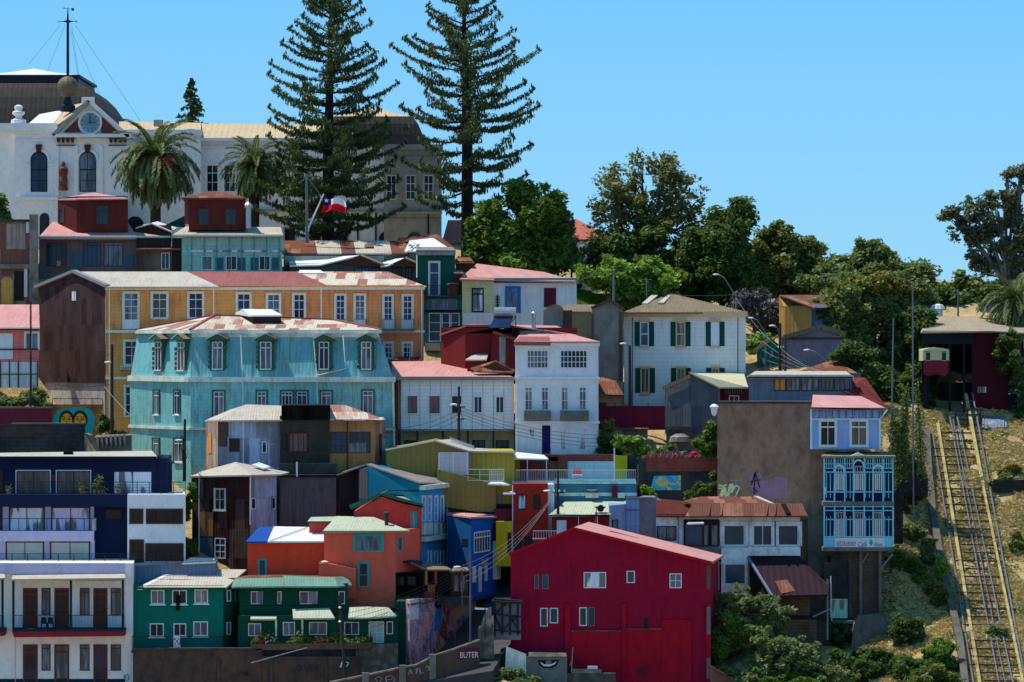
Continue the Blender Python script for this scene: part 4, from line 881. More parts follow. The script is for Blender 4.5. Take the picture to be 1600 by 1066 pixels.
# ================================================================= WHITE LONG HOUSE
mat('white_panels', 'clap', G(165, 180, 198), G(140, 150, 165), pitch=.3, amt=.25, sheet=.08, stain=.2)
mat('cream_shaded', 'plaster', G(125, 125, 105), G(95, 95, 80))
T = house('white_house', 'long white panelled house with maroon curtains under a pale pink roof', 'house', 712, 715, 17.5)
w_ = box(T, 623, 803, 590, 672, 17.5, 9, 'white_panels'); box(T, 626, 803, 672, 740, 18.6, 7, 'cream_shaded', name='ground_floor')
roof(T, [[(612, 590, 17), (806, 590, 17), (716, 563, 27), (612, 565, 27)]], 'roof_pink'); strip(T, w_, 612, 588.5, 807, 594, .1, .55, 'grey_paint', name='gutter')
for x0, x1, g, fr_ in ((637, 652, 'curtain_maroon', 'maroon_paint'), (671, 687, 'curtain_maroon', 'maroon_paint'), (706, 721, 'glass_dark', 'grey_paint'), (740, 754, 'glass', 'white_paint'), (774, 788, 'glass', 'white_paint')):
    if 'curtain_maroon' not in MC: mat('curtain_maroon', 'curtain', (.22, .01, .05, 1), (.1, .03, .05, 1))
    win(T, w_, x0, 619, x1, 646, fr=fr_, gl=g, c=2 if g == 'glass' else 1, fw=.09 if g == 'glass' else .04, sur='white_paint', sw=.06, sill='white_paint')
for x in (624, 652, 692, 731, 771): MB().bar(P(x, 672, 17.8), P(x, 740, 17.8), .18).build('post', 'pipe_dark', T)
strip(T, w_, 623, 670.5, 803, 673.5, -.3, .06, 'grey_paint', name='beam')
for i in range(1, 11): strip(T, w_, 623+i*16.4, 594, 623.5+i*16.4, 671, 0, .02, 'grey_paint', name='panel_joint')
w8 = Wall((626, 18.6), (803, 18.6))
for x0 in (632, 668, 738, 775): win(T, w8, x0, 688, x0+20, 715, fr='dark_paint', gl='glass_teal', c=2)
pipe(T, [(625, 592, 17.2), (625, 735, 17.2)], 'pipe_dark', .07)
# ================================================================= WHITE THREE STOREY
mat('white_stucco', 'plaster', G(182, 202, 230), G(155, 170, 195), amt=.3, stain=.25)
T = house('white_townhouse', 'white three storey town house with two big gridded windows and a dark blue door', 'house', 870, 715, 16)
w_ = box(T, 805, 935, 536, 740, 16, 10, 'white_stucco'); strip(T, w_, 803, 533, 937, 541, -.2, .3, 'white_stucco'); strip(T, w_, 804, 589, 937, 592.5, 0, .3, 'white_stucco', name='belt_course'); strip(T, w_, 804, 658, 937, 662, 0, .3, 'white_stucco', name='belt_course')
roof(T, [[(803, 534, 15.6), (938, 534, 15.6), (892, 522, 21), (812, 522, 21)]], 'roof_pink'); roof(T, [[(803, 534, 15.55), (860, 534.5, 15.55), (858, 526, 18), (812, 526, 18)]], 'roof_red', name='roof_patch', th=.3)
win(T, w_, 823, 547, 857, 576, gl='glass', c=6, r=3, fw=.09); win(T, w_, 875, 547, 918, 576, gl='glass', c=7, r=3, fw=.09)
for x0, x1 in ((820, 832), (846, 857), (877, 888), (905, 916)): win(T, w_, x0, 605, x1, 641, gl='curtain_pink', c=2, r=2, tr=.17, sur='white_stucco', sw=.1)
for x0, x1 in ((819, 861), (875, 920)): MB().wp(w_, x0, 642, x1, 657, .1, .9).build('balcony_parapet', 'concrete', T)
for x0, x1 in ((820, 835), (876, 890), (904, 918)): win(T, w_, x0, 670, x1, 703, gl='curtain_white', c=4, r=5, fw=.06)
win(T, w_, 847, 665, 860, 712, fr='navy_door' if 'navy_door' in MC else 'dark_paint', gl=mat('navy_door', 'plain', (.008, .012, .13, 1)), c=1, name='door', fw=.05)
for x in (808, 933): pipe(T, [(x, 541, 15.8), (x, 712, 15.8)], 'white_stucco')
# red corrugated block
mat('red_corr', 'corr', (.2, .022, .022, 1), (.13, .02, .02, 1), pitch=.25, amt=.4, sheet=.2, stain=.3)
T = house('red_shed_house', 'dark red corrugated house with stepped roofs carrying a solar water heater', 'house', 750, 575, 24)
foot(T, [(689, 25), (727, 22), (800, 22), (820, 30), (700, 32)], 512, 600, 'red_corr'); MB().prism([P(689, 521, 25), P(689, 512.5, 25), P(727, 508, 22), P(800, 508, 22), P(800, 521, 22), P(727, 521, 22)], V((.3, 2.2, 0))).build('upper_wall', 'red_corr', T)
roof(T, [[(686, 523, 24.7), (728, 508.5, 21.7), (768, 508.5, 22), (740, 506, 28), (700, 512, 30)]], 'roof_red'); box(T, 766, 902, 512, 560, 23, 6, 'red_corr', name='rear_wall'); roof(T, [[(764, 508.5, 22.6), (800, 508.5, 22.6), (902, 523.5, 22.6), (870, 509, 30), (790, 507.5, 30)]], 'roof_pink')
MB().prism([P(772, 518, 20.5), P(808, 532, 20.5), P(806, 582, 20.5), P(764, 578, 20.5)], V((0, 3, 0))).build('gable_wall', 'red_corr', T); roof(T, [[(770, 519, 20), (810, 532, 20), (812, 528, 25), (776, 515, 25)]], 'roof_rust', name='gable_roof')
strip(T, Wall((0, 20.5), (100, 20.5)), 780, 526, 790, 568, 0, .05, 'blue_grey_wall', name='grey_patch')
roof(T, [[(727, 562, 20), (760, 562, 20), (766, 544, 24), (748, 549, 24)]], 'roof_zinc', name='low_roof'); box(T, 730, 760, 562, 590, 20.5, 3, 'red_corr', name='low_wall')
roof(T, [[(735, 575, 19), (775, 563, 19.5), (805, 578, 19), (800, 582, 18), (745, 580, 18)]], 'roof_rusty_red', name='low_roof'); MB().prism([P(738, 579, 18.5), P(775, 565, 18.5), P(803, 580, 18.5)], V((0, .4, 0))).build('low_gable', 'brown_paint', T)
box(T, 812, 860, 517, 535, 21.5, 1.5, 'concrete', name='parapet'); box(T, 622, 655, 560, 575, 28, 3, 'red_corr', name='annex'); roof(T, [[(614, 563, 27.6), (660, 563, 27.6), (655, 557, 31), (622, 557, 31)]], 'maroon_paint', name='annex_roof')
MB().tube([P(834, 515, 23), P(834, 492, 23)], .17, 8).lathe(P(834, 492, 23), [(.26, 0), (.26, .15), (.05, .3)], 8).build('flue', 'steel', T)
T = house('solar_water_heater', 'silver solar water heater tank on a dark frame on the red roof', 'water heater', 790, 512, 21.5)
MB().tube([P(772, 488, 21), P(806, 488, 21)], .42, 12).build('tank', 'steel', T)
mat('solar_panel', 'glass', (.01, .015, .04, 1), (.02, .03, .08, 1)); MB().prism([P(775, 492, 21), P(803, 492, 21), P(797, 512, 19.5), P(764, 512, 19.5)], V((0, .1, -.05))).build('collector', 'solar_panel', T)
MB().bar(P(806, 490, 21.3), P(806, 513, 21.3), .08).bar(P(806, 495, 21.3), P(795, 510, 21.3), .06).build('leg', 'iron', T); MB().bar(P(773, 490, 21.3), P(770, 513, 22), .08).build('leg', 'iron', T); MB().tube([P(785, 492, 21.6), P(785, 514, 21.6)], [.22, .22], 8).build('cylinder', 'steel', T)
# ================================================================= CREAM HOUSE WITH GREEN SHUTTERS
mat('cream_clap', 'clap', G(200, 196, 186), G(170, 160, 140), pitch=.36, amt=.3, sheet=.06, stain=.3)
mat('peach_trim', 'plain', G(175, 135, 115), stain=.2)
mat('rough_render', 'plaster', (.3, .27, .23, 1), (.17, .12, .09, 1), amt=.8, stain=.4, bump=1.0)
T = house('shuttered_house', 'cream two storey house with dark green shutters and a brown hipped roof', 'house', 1070, 640, 30)
foot(T, [(975, 32), (1165, 30), (1162, 42), (975, 42)], 495, 665, 'cream_clap'); w_ = Wall((975, 32), (1165, 30))
hip(T, 973, 1169, 488, 1045, 1055, 460, 30.6, 12, 'roof_brown', ins=6); strip(T, w_, 974, 487, 1168, 495.5, 0, .45, 'peach_trim')
MB().fp([P(1035, HY, 35.5), P(1041, HY, 35.5), P(1041, HY, 36.2), P(1035, HY, 36.2)], P(0, 470, 35).z, P(0, 458, 35).z).build('chimney', 'pipe_dark', T); roof(T, [[(1003, 474, 33), (1012, 474, 33), (1028, 461, 36), (1018, 461, 36)], [(1028, 473, 33), (1037, 473, 33), (1048, 461.5, 36), (1042, 461.5, 36)]], 'roof_zinc', name='skylight', th=.1)
for x0, x1, g, k_ in ((1000, 1014, 'curtain_grey', 1), (1056, 1071, 'curtain_pink', 0), (1111, 1124, 'curtain_white', 1)):
    win(T, w_, x0, 503, x1, 541, fr='white_paint' if k_ else 'peach_trim', gl=g, c=1, tr=.5, sur=None, fw=.1, shut=('green_paint', .43)); strip(T, w_, x0-1, 499.5, x1+2, 502.5, 0, .2, 'peach_trim', name='lintel'); strip(T, w_, x0-1, 541.5, x1+1, 543.5, 0, .2, 'peach_trim', name='sill')
for x0, x1, y1 in ((1001, 1015, 614), (1057, 1071, 612), (1112, 1124, 612)):
    win(T, w_, x0, 575, x1, y1, fr='peach_trim', gl='curtain_brown', c=2, sur=None, fw=.1, shut=('green_paint', .45)); strip(T, w_, x0-1, 571.5, x1+2, 574.5, 0, .2, 'peach_trim', name='lintel'); strip(T, w_, x0-1, y1+.5, x1+1, y1+2.5, 0, .2, 'peach_trim', name='sill')
pipe(T, [(988, 496, 31.5), (988, 640, 31.5)], 'pipe_dark', .04); pipe(T, [(1153, 496, 29.7), (1153, 600, 29.7)], 'pipe_dark', .04)
T2_ = [(925, 480), (952, 468.5), (974, 483), (974, 660), (925, 660)]
front(T, T2_, 30.5, 6, 'rough_render', name='gable_end'); MB().bar(P(924, 482, 30.3), P(952, 469, 30.3), .3, .25).bar(P(952, 469, 30.3), P(976, 484, 30.3), .3, .25).bar(P(970, 488, 30.4), P(970, 595, 30.4), .25, .1).build('brick_edge', 'brick_brown', T)
MB().bar(P(926, 490, 30.4), P(926, 560, 30.4), .2, .1).build('brick_edge', 'brick_brown', T)
T = house('beige_annex', 'beige annex with a brick gable stump left of the shuttered house', 'house', 890, 560, 32)
box(T, 880, 930, 486, 600, 33, 6, 'cream_shaded'); roof(T, [[(868, 487, 32.6), (930, 487, 32.6), (930, 476, 38), (882, 476, 38)]], 'roof_brown'); front(T, [(849, 486), (858, 478), (868, 475), (876, 478), (880, 482), (880, 560), (849, 560)], 32, 3, 'rough_render', name='brick_stump'); box(T, 881, 894, 485, 515, 31.8, 1, 'brick_brown', name='brick_pier')
MB().wp(Wall((0, 33), (100, 33)), 884, 487, 930, 490, 0, .2).build('gutter', 'cream_paint', T)
# small orange house
mat('orange_wall', 'plaster', (.55, .25, .14, 1), (.4, .2, .12, 1), stain=.2)
T = house('orange_cottage', 'small orange cottage with a rusty hipped roof behind the red fence', 'cottage', 955, 640, 26)
w_ = box(T, 925, 970, 616, 660, 26, 5, 'orange_wall'); roof(T, [[(925, 617, 25.5), (975, 617, 25.5), (962, 595, 29), (942, 590, 30), (925, 590, 30)]], 'roof_rust'); win(T, w_, 936, 629, 947, 640, fr='brown_paint', gl='glass_dark', c=2)
mat('fence_maroon', 'corr', (.2, .012, .035, 1), (.13, .015, .03, 1), pitch=.3, sheet=.12, amt=.2, stain=.1)
T = house('fence', 'long dark red sheet metal fence in front of the shuttered house', 'fence', 990, 670, 22.5)
w_ = box(T, 936, 1039, 636, 672, 22.5, .15, 'fence_maroon', ins=0, name='panel'); strip(T, w_, 936, 634.5, 1039, 636.5, -.2, .05, 'maroon_paint', name='top_rail')
for x in (960, 985, 1012): strip(T, w_, x, 630, x+1.5, 672, -.2, -.1, 'maroon_paint', name='post')
T = house('shed', 'low tan shed under a thin sheet roof below the dark red fence', 'shed', 985, 690, 20.5)
box(T, 972, 1012, 672, 705, 20.5, 2, 'concrete'); roof(T, [[(958, 670, 20), (1014, 670, 20), (1012, 668, 23), (966, 667, 23)]], 'roof_rust')
T = house('shack', 'weathered grey hut with a crumbling ledge roof below the slate blue barn', 'hut', 1060, 700, 21)
box(T, 1041, 1080, 672, 715, 21, 2.4, 'concrete'); MB().hexa([P(1040, 672, 20.3), P(1081, 672, 20.3), P(1081, 672, 23), P(1040, 672, 23)], [P(1040, 666, 20.3), P(1081, 667, 20.3), P(1081, 667, 23), P(1040, 666, 23)]).build('roof', 'rough_stone', T); MB().lathe(P(1062, 690, 20.2), [(.9, 0), (.8, .4), (.3, .65)], 10).build('rock_heap', 'pale_stone', T)
# slate barn
mat('slate_corr', 'rust', (.075, .1, .13, 1), (.2, .21, .2, 1), pitch=.25, amt=-.05, sheet=.2, stain=.5)
T = house('barn', 'slate blue corrugated barn with a pale yellow roof', 'barn', 1085, 680, 24)
foot(T, [(1039, 25), (1080, 23.5), (1125, 23), (1125, 29), (1050, 31)], 605, 720, 'slate_corr'); MB().prism([P(1039, 606, 25), P(1080, 606, 23.5), P(1080, 588, 23.5)], V((0, 3, 0))).prism([P(1080, 606, 23.5), P(1125, 606, 23), P(1080, 586, 23.5)], V((0, 3, 0))).build('gable', 'slate_corr', T)
MB().bar(P(1036, 607, 24.9), P(1080, 587, 23.3), .12, .3).build('barge_board', 'roof_brown', T); roof(T, [[(1124, 605, 22.5), (1169, 605, 22.5), (1162, 582, 30), (1076, 582, 30), (1076, 581, 23.2)]], 'roof_cream')
w_ = box(T, 1124, 1170, 605, 640, 24, 4, 'maroon_wall', name='red_wall'); win(T, w_, 1139, 618, 1155, 628, gl='glass', c=2); q = MB()
for i in range(8): q.wp(w_, 1134+i*3.5, 606, 1134.8+i*3.5, 616, 0, .1)
q.build('grille', 'grey_paint', T)
# verandah house
mat('bluegrey_clap', 'clap', G(74, 90, 120), G(62, 76, 98), pitch=.22, amt=.3)
T = house('verandah_house', 'blue-grey clapboard house with a long glazed veranda under a flat pale roof', 'house', 1250, 628, 17)
w_ = box(T, 1170, 1330, 586, 660, 17, 7, 'bluegrey_clap'); roof(T, [[(1167, 588.5, 16.4), (1333, 588.5, 16.4), (1322, 580, 25), (1180, 580, 25)]], 'roof_zinc'); strip(T, w_, 1168, 587, 1333, 591, .3, .6, 'cream_paint', name='eaves_board')
for x0, x1, g in ((1229, 1250, 'curtain_pink'), (1252, 1280, 'curtain_pink'), (1283, 1303, 'curtain_brown'), (1304, 1328, 'curtain_grey')): win(T, w_, x0, 591, x1, 611, fr='brown_paint', gl=g, c=3, fw=.06)
win(T, w_, 1209, 591, 1228, 611, fr='brown_paint', gl='board_orange', c=2)
mat('shingle_red', 'clap', su(150, 70, 60), su(105, 45, 40), pitch=.25, amt=.6, sheet=.5)
roof(T, [[(1320, 612, 16), (1390, 643, 16.5), (1352, 590, 21), (1328, 590, 21)]], 'shingle_red', name='side_roof', label='steep red shingled side roof'); box(T, 1318, 1345, 605, 660, 17.4, 3, 'red_corr', name='side_wall')
T = house('small_roof_house', 'house whose rusty pyramid roof rises behind the glazed veranda', 'house', 1290, 590, 31)
box(T, 1245, 1345, 583, 610, 31, 8, 'bluegrey_clap'); hip(T, 1240, 1340, 583, 1298, 1304, 563, 30, 9, 'roof_rust')
# ochre shed, grey house, green painted wall
mat('ochre_sheet', 'corr', (.5, .26, .06, 1), (.36, .17, .05, 1), pitch=.35, sheet=.25, amt=.5, stain=.3); mat('steel_blue_wall', 'corr', G(90, 120, 170), G(80, 95, 120), pitch=.3)
T = house('ochre_shed', 'tall ochre sheet metal shed with a rusty stone-weighted roof', 'shed', 1255, 525, 45)
foot(T, [(1217, 48), (1226, 44.5), (1268, 43), (1268, 50), (1222, 52)], 479, 560, 'ochre_sheet'); MB().prism([P(1217, 480, 48), P(1217, 462, 48), P(1226, 464, 44.5), P(1268, 480, 43), P(1268, 481, 43), P(1226, 481, 44.5)], V((.3, 3, 0))).build('upper_wall', 'ochre_sheet', T)
box(T, 1268, 1300, 478, 560, 44, 5, 'steel_blue_wall', name='side_wall'); roof(T, [[(1217, 461, 47.8), (1226, 464, 44), (1272, 481, 42.5), (1298, 479, 43), (1298, 461, 52)]], 'roof_rust'); strip(T, Wall((0, 43), (100, 43)), 1271, 476, 1292, 481, 0, .4, 'roof_white', name='gutter_sheet')
mat('grey_violet', 'plaster', G(82, 88, 112), G(70, 75, 90))
T = house('grey_house', 'plain grey-violet house end with a dark shallow gable under the ochre shed', 'house', 1270, 580, 40)
front(T, [(1226, 585), (1226, 525), (1282, 512), (1320, 530), (1320, 600), (1226, 600)], 40, 5, 'grey_violet'); MB().bar(P(1224, 527, 39.8), P(1283, 511, 39.8), .2, .4).bar(P(1283, 511, 39.8), P(1322, 522, 39.8), .2, .4).build('barge_board', 'roof_brown', T); strip(T, Wall((0, 40), (100, 40)), 1228, 527.5, 1320, 530, 0, .15, 'brown_paint', name='band')
box(T, 1222, 1228, 527, 600, 39.8, 1, 'rough_stone', ins=0, name='stone_corner')
mat('emerald_wall', 'plaster', (.01, .2, .11, 1), (.01, .12, .08, 1))
T = house('painted_hut', 'emerald green painted hut with violet scrawls behind the street poles', 'hut', 1200, 575, 41)
w_ = front(T, [(1185, 600), (1185, 548), (1204, 528), (1219, 540), (1219, 600)], 41, 4, 'emerald_wall'); MB().bar(P(1177, 549, 40.8), P(1202, 531, 40.8), .2, .3).build('broken_eave', 'board_orange', T); MB().bar(P(1208, 531, 40.8), P(1216, 524, 40.8), .2, .15).build('broken_eave', 'board_orange', T)
for a in ([(1199, 553), (1206, 549), (1207, 556), (1201, 560), (1204, 553)], [(1192, 560), (1193, 569), (1195, 559)], [(1198, 572), (1204, 570), (1205, 576), (1199, 577)]): MB().tube([w_.pt(*w_.hit(*p), .03) for p in a], .07, 4).build('graffiti', 'curtain_lilac', T)
box(T, 1183, 1186, 550, 600, 40.9, 1, 'brick_brown', ins=0, name='brick_edge')
# ================================================================= BROWN BLIND WALL
mat('brown_render', 'plaster', G(98, 88, 82), G(72, 62, 57), amt=.7, stain=.6, bump=.8)
T = house('brown_building', 'tall windowless brown rendered building beside the blue galleried house', 'building', 1195, 870, 5)
w_ = foot(T, [(1121, 6), (1268, 5), (1268, 14), (1124, 14)], 629, 900, 'brown_render'); wB = Wall((1121, 6), (1268, 5)); box(T, 1267.5, 1289, 699, 806, 4.6, 8, 'brown_render', name='wall', back=(1268, 1289)); box(T, 1262, 1289.5, 806, 900, 4.3, 8, 'white_stained' if 0 else 'concrete', name='lower_wall', back=(1268, 1289))
strip(T, wB, 1120, 627, 1268, 631, -.3, .1, 'concrete_dark', name='coping')
def scrawl(T, w, lines, r, m, d=.03, name='graffiti'):
    q = MB()
    for l in lines:
        pts = [w.pt(*w.hit(*p), d) for p in l]
        for a, b_ in zip(pts, pts[1:]): q.bar(a, b_, r*2, r)
    return q.build(name, m, T)
mat('paint_beige', 'plain', G(190, 165, 140), stain=.2)
scrawl(T, wB, [[(1123, 759), (1134, 759), (1134, 757)], [(1131, 760), (1126, 776)], [(1128, 775), (1133, 762), (1134, 776)], [(1137, 776), (1141, 757), (1145, 756), (1143, 770), (1150, 758), (1156, 762), (1149, 776)], [(1123, 763), (1130, 763)]], .1, 'paint_beige')
q = MB().wpoly(wB, [(1170, 744), (1188, 738), (1192, 752), (1215, 745), (1231, 748), (1230, 776), (1200, 782), (1180, 776), (1172, 760)], 0, .012).build('paint_stain', 'violet_paint', T)
scrawl(T, wB, [[(1174, 758), (1180, 738), (1187, 762)], [(1172, 753), (1190, 750)], [(1180, 738), (1178, 772), (1184, 768), (1176, 764)]], .035, 'black_cloth')
# ================================================================= LAVENDER BLUE TOP HOUSE
mat('lavender_clap', 'clap', G(92, 128, 200), G(110, 110, 165), pitch=.2, amt=.7, sheet=.2, stain=.2)
mat('sky_trim', 'plain', G(130, 180, 225), G(110, 150, 190), stain=.3)
T = house('lavender_house', 'lavender blue clapboard house with two white windows and a scalloped eave', 'house', 1320, 700, 4)
w_ = box(T, 1267, 1376, 640, 702, 3.6, 7, 'lavender_clap', back=(1272, 1372)); roof(T, [[(1268, 636, 3), (1387, 639, 3), (1345, 619, 9), (1270, 617, 9)]], 'roof_pink'); strip(T, w_, 1268, 637, 1385, 640, .2, .6, 'grey_paint', name='eaves_board')
q = MB(); x = 1270
while x < 1372:
    q.wpoly(w_, [(x, 641), (x+9, 641), (x+9, 650), (x+7.5, 653), (x+4.5, 654.5), (x+1.5, 653), (x, 650)], 0, .14+.1*((x*7) % 3 == 0)); x += 10.4
q.build('scalloped_frieze', 'lavender_clap', T)
for x in range(1270, 1376, 13): strip(T, w_, x, 641, x+1.2, 652, .0, .4, 'grey_paint', name='bracket')
strip(T, w_, 1267, 654, 1376, 656, 0, .2, 'sky_trim', name='band'); strip(T, w_, 1266, 640, 1269, 702, 0, .12, 'sky_trim', name='corner_board'); strip(T, w_, 1373, 656, 1376, 702, 0, .12, 'sky_trim', name='corner_board')
for x0, x1 in ((1281, 1306), (1329, 1355)): win(T, w_, x0, 657, x1, 697, gl='curtain_brown' if x0 > 1300 else 'glass_dark', c=2, tr=.26, sur='sky_trim', sw=.1, sill='white_paint', fw=.1)
MB().bar(P(1375, 655, 3.4), P(1386, 641, 2.6), .08).build('bracket', 'sky_trim', T)
# ================================================================= BLUE GALLERY
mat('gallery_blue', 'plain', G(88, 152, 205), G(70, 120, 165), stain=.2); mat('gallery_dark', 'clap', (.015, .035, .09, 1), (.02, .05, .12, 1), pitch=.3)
T = house('gallery_house', 'two storey sky blue wooden gallery with arched fretwork above the slope', 'gallery', 1342, 860, 2)
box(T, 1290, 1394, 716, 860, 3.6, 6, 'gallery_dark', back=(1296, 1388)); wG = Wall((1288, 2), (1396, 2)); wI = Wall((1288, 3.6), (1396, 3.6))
for i, (x0, g) in enumerate(((1305, 'glass'), (1335, 'glass_dark'), (1364, 'glass'))):
    for y0, y1 in ((728, 770), (800, 838)): win(T, wI, x0, y0, x0+14, y1, gl=g if y0 < 780 else 'curtain_grey', c=3, r=1, tr=.3, fw=.08)
def sl(y0, y1, nm, m_): MB().wp(wG, 1286, y0, 1397, y1, -1.6, .12).build(nm, m_, T)
sl(784, 790, 'gallery_floor', 'concrete'); sl(855, 861, 'gallery_floor', 'concrete'); sl(712, 716, 'gallery_ceiling', 'gallery_blue'); roof(T, [[(1284, 713, 1.6), (1400, 713, 1.6), (1392, 706, 5), (1290, 706, 5)]], 'roof_brown')
MB().wpoly(wG, [(1322, 715), (1341, 707), (1362, 715)], -.1, .3).build('pediment', 'cream_paint', T)
for x in (1287, 1303, 1319, 1332.5, 1349.5, 1363, 1379, 1394): MB().wp(wG, x, 716, x+2, 855, -.1, .05).build('post', 'gallery_blue', T)
q = MB()
for y in (724, 731): q.wp(wG, 1288, y, 1332, y+1.6, -.05, 0).wp(wG, 1352, y, 1396, y+1.6, -.05, 0)
for x in np.arange(1291, 1395, 3.6):
    if not 1333 < x < 1350: q.wp(wG, x, 717, x+1.1, 732, -.05, 0)
for y in (737, 768, 791, 797, 811, 838): q.wp(wG, 1288, y, 1396, y+1.6, -.06, .02)
q.build('fretwork', 'gallery_blue', T)
for xc, y0 in ((1311, 728), (1341.5, 720), (1372, 728)):
    m_ = MB(); N = 12
    for i in range(N):
        g0, g1 = math.pi*i/N, math.pi*(i+1)/N; r0, r1 = 7.2, 9.0
        m_.wpoly(wG, [(xc+math.cos(g0)*r0, y0+9-math.sin(g0)*r0*1.2), (xc+math.cos(g1)*r0, y0+9-math.sin(g1)*r0*1.2), (xc+math.cos(g1)*r1, y0+9-math.sin(g1)*r1*1.25), (xc+math.cos(g0)*r1, y0+9-math.sin(g0)*r1*1.25)], -.05, .04)
    m_.build('fretwork_arch', 'sky_trim', T)
for y0, y1 in ((741, 766), (812, 838)):
    for xa, xb in ((1304, 1319), (1334, 1349), (1364, 1379)):
        q = MB()
        for x in np.arange(xa, xb, 3.1): q.wp(wG, x, y0, x+1.5, y1, -.04, .02)
        q.build('baluster_panel', 'white_paint', T)
    for xa, xb in ((1289, 1303), (1320, 1333), (1350, 1363), (1380, 1395)):
        q = MB()
        for x in np.arange(xa+2, xb, 6): q.wp(wG, x, y0-5, x+1, y1+12 if y0 < 780 else y1, -.04, .02)
        q.build('glazing_bars', 'gallery_blue', T)
MB().wp(wG, 1288, 840, 1396, 855, -.06, .02).build('parapet', 'gallery_blue', T)
bn = tag(MB().wp(wG, 1304, 840.5, 1382, 857, .04, .07).build('banner', 'white_paint'), 'long white restaurant banner hung on the blue gallery rail', 'banner')
mat('ink_red', 'plain', (.3, .1, .14, 1), stain=0); mat('ink_blue', 'plain', (.1, .12, .3, 1), stain=0)
text(bn, 'RESTAURANT', wG, 1307, 853, 7, 'ink_red', d=.08, stretch=.5); text(bn, '·', wG, 1336, 853, 7, 'ink_blue', d=.08); text(bn, 'Café', wG, 1340, 854, 7, 'ink_blue', d=.08, stretch=.75, shear=.2); text(bn, 'Vinos', wG, 1365, 854, 7, 'ink_blue', d=.08, stretch=.6, shear=.2)
MB().wpoly(wG, [(1361, 842), (1364, 849), (1361, 853), (1358, 849)], .07, .085).build('drop_emblem', 'teal_paint', bn)
# supporting wall below
mat('brick_green', 'brick', (.05, .055, .045, 1), (.04, .04, .035, 1), amt=.8, stain=.6)
T = house('support_wall', 'bare brick foundation wall on a bulging concrete base under the blue gallery', 'wall', 1330, 960, 2.6)
box(T, 1288, 1326, 861, 1025, 2.8, 6, 'brick_green', back=(1290, 1326)); box(T, 1326, 1374, 861, 1020, 2.7, 6, 'brick_brown', back=(1326, 1370)); wU = Wall((1288, 2.7), (1374, 2.7))
MB().prism([P(x, y, 1.2) for x, y in ((1330, 1010), (1334, 976), (1342, 962), (1376, 960), (1386, 974), (1392, 990), (1399, 1012), (1402, 1060), (1320, 1060))], V((-.3, 6, 0))).build('concrete_base', 'concrete', T)
for x in (1345, 1375): MB().bar(P(x, 861, 2.4), P(x, 960, 2.4), .22).build('post', 'concrete', T)
MB().bar(P(1375, 890, 2.3), P(1395, 866, 1.8), .12).build('strut', 'grey_paint', T); MB().bar(P(1346, 882, 2.4), P(1357, 864, 2.4), .07).build('strut', 'grey_paint', T)
strip(T, wU, 1292, 868, 1298, 878, 0, .05, 'black_cloth', name='opening'); win(T, wU, 1297, 936, 1324, 966, fr='turq_trim', gl='curtain_green' if 'curtain_green' in MC else mat('curtain_green', 'curtain', G(60, 130, 125), G(90, 160, 150)), c=1, fw=.06, name='hatch')
strip(T, wU, 1298, 969, 1335, 973, 0, 1.0, 'concrete', name='ledge'); pipe(T, [(1298, 900, 2.3), (1300, 1000, 1.8)], 'grime_white', .05)
# ================================================================= RUSTY TWO PART HOUSE (upper)
mat('tin_blue', 'rust', G(120, 140, 175), G(75, 75, 85), pitch=.3, amt=.15, sheet=.2, stain=.5)
mat('tar_boards', 'clap', (.05, .045, .035, 1), (.1, .08, .05, 1), pitch=.3, amt=.8, sheet=.6)
mat('peeling_white', 'rust', (.62, .52, .42, 1), (.25, .1, .06, 1), pitch=.5, amt=.1, sheet=.2, stain=.5)
mat('ochre_faded', 'clap', G(120, 95, 65), G(85, 65, 50), pitch=.3, amt=.6, sheet=.3)
T = house('patchwork_house', 'weathered tin and timber house with a peeling white corner below the turquoise tenement', 'house', 460, 740, 8)
foot(T, [(322, 12.5), (341, 8), (437, 8), (437, 17), (330, 17)], 656, 780, 'tin_blue'); foot(T, [(321.5, 12.6), (340.5, 7.9), (340.7, 8.05), (323, 12.8)], 657, 735, 'peeling_white', name='corner_wall')
wq = Wall((322, 12.5), (341, 7.9)); strip(T, wq, 326, 678, 331, 708, -.02, .06, 'board_orange', name='rust_patch')
w_ = Wall((341, 8), (437, 8)); strip(T, w_, 341, 660, 357, 698, 0, .04, 'brick_brown', name='tar_patch')
wm_ = box(T, 437, 515, 650, 780, 7.6, 9, 'tar_boards'); strip(T, wm_, 440, 634, 516, 656, -.4, .3, 'dark_timber', name='blank_gable', label='tall dark boarded gable front')
MB().fp([P(441, HY, 7.3), P(516, HY, 7.3), P(514, HY, 12), P(444, HY, 12)], P(0, 656, 7.3).z, P(0, 633, 7.3).z).build('raised_front', 'dark_timber', T)
wr = box(T, 514, 586, 655, 780, 7.8, 9, 'ochre_faded'); foot(T, [(585, 7.8), (602, 9.5), (598, 16), (583, 16)], 655, 745, 'peeling_white', name='end_wall')
roof(T, [[(320, 657, 12.8), (342, 656, 7.6), (388, 633, 12), (384, 632, 12)], [(342, 657, 7.5), (441, 656, 7.5), (441, 634, 12), (386, 632, 12)], [(320, 657, 12.8), (386, 632, 12), (360, 640, 17)]], 'roof_zinc')
roof(T, [[(515, 655, 7.3), (603, 656, 7.6), (540, 633, 12), (515, 633, 12)], [(603, 656, 7.6), (600, 655, 16), (540, 633, 12)]], 'roof_patch')
win(T, w_, 358, 685, 375, 706, fr='brown_paint', gl='glass_dark', c=2, sur='tin_blue'); win(T, w_, 409, 690, 417, 708, gl='glass_dark', c=1); pipe(T, [(380, 658, 7.7), (380, 730, 7.7)])
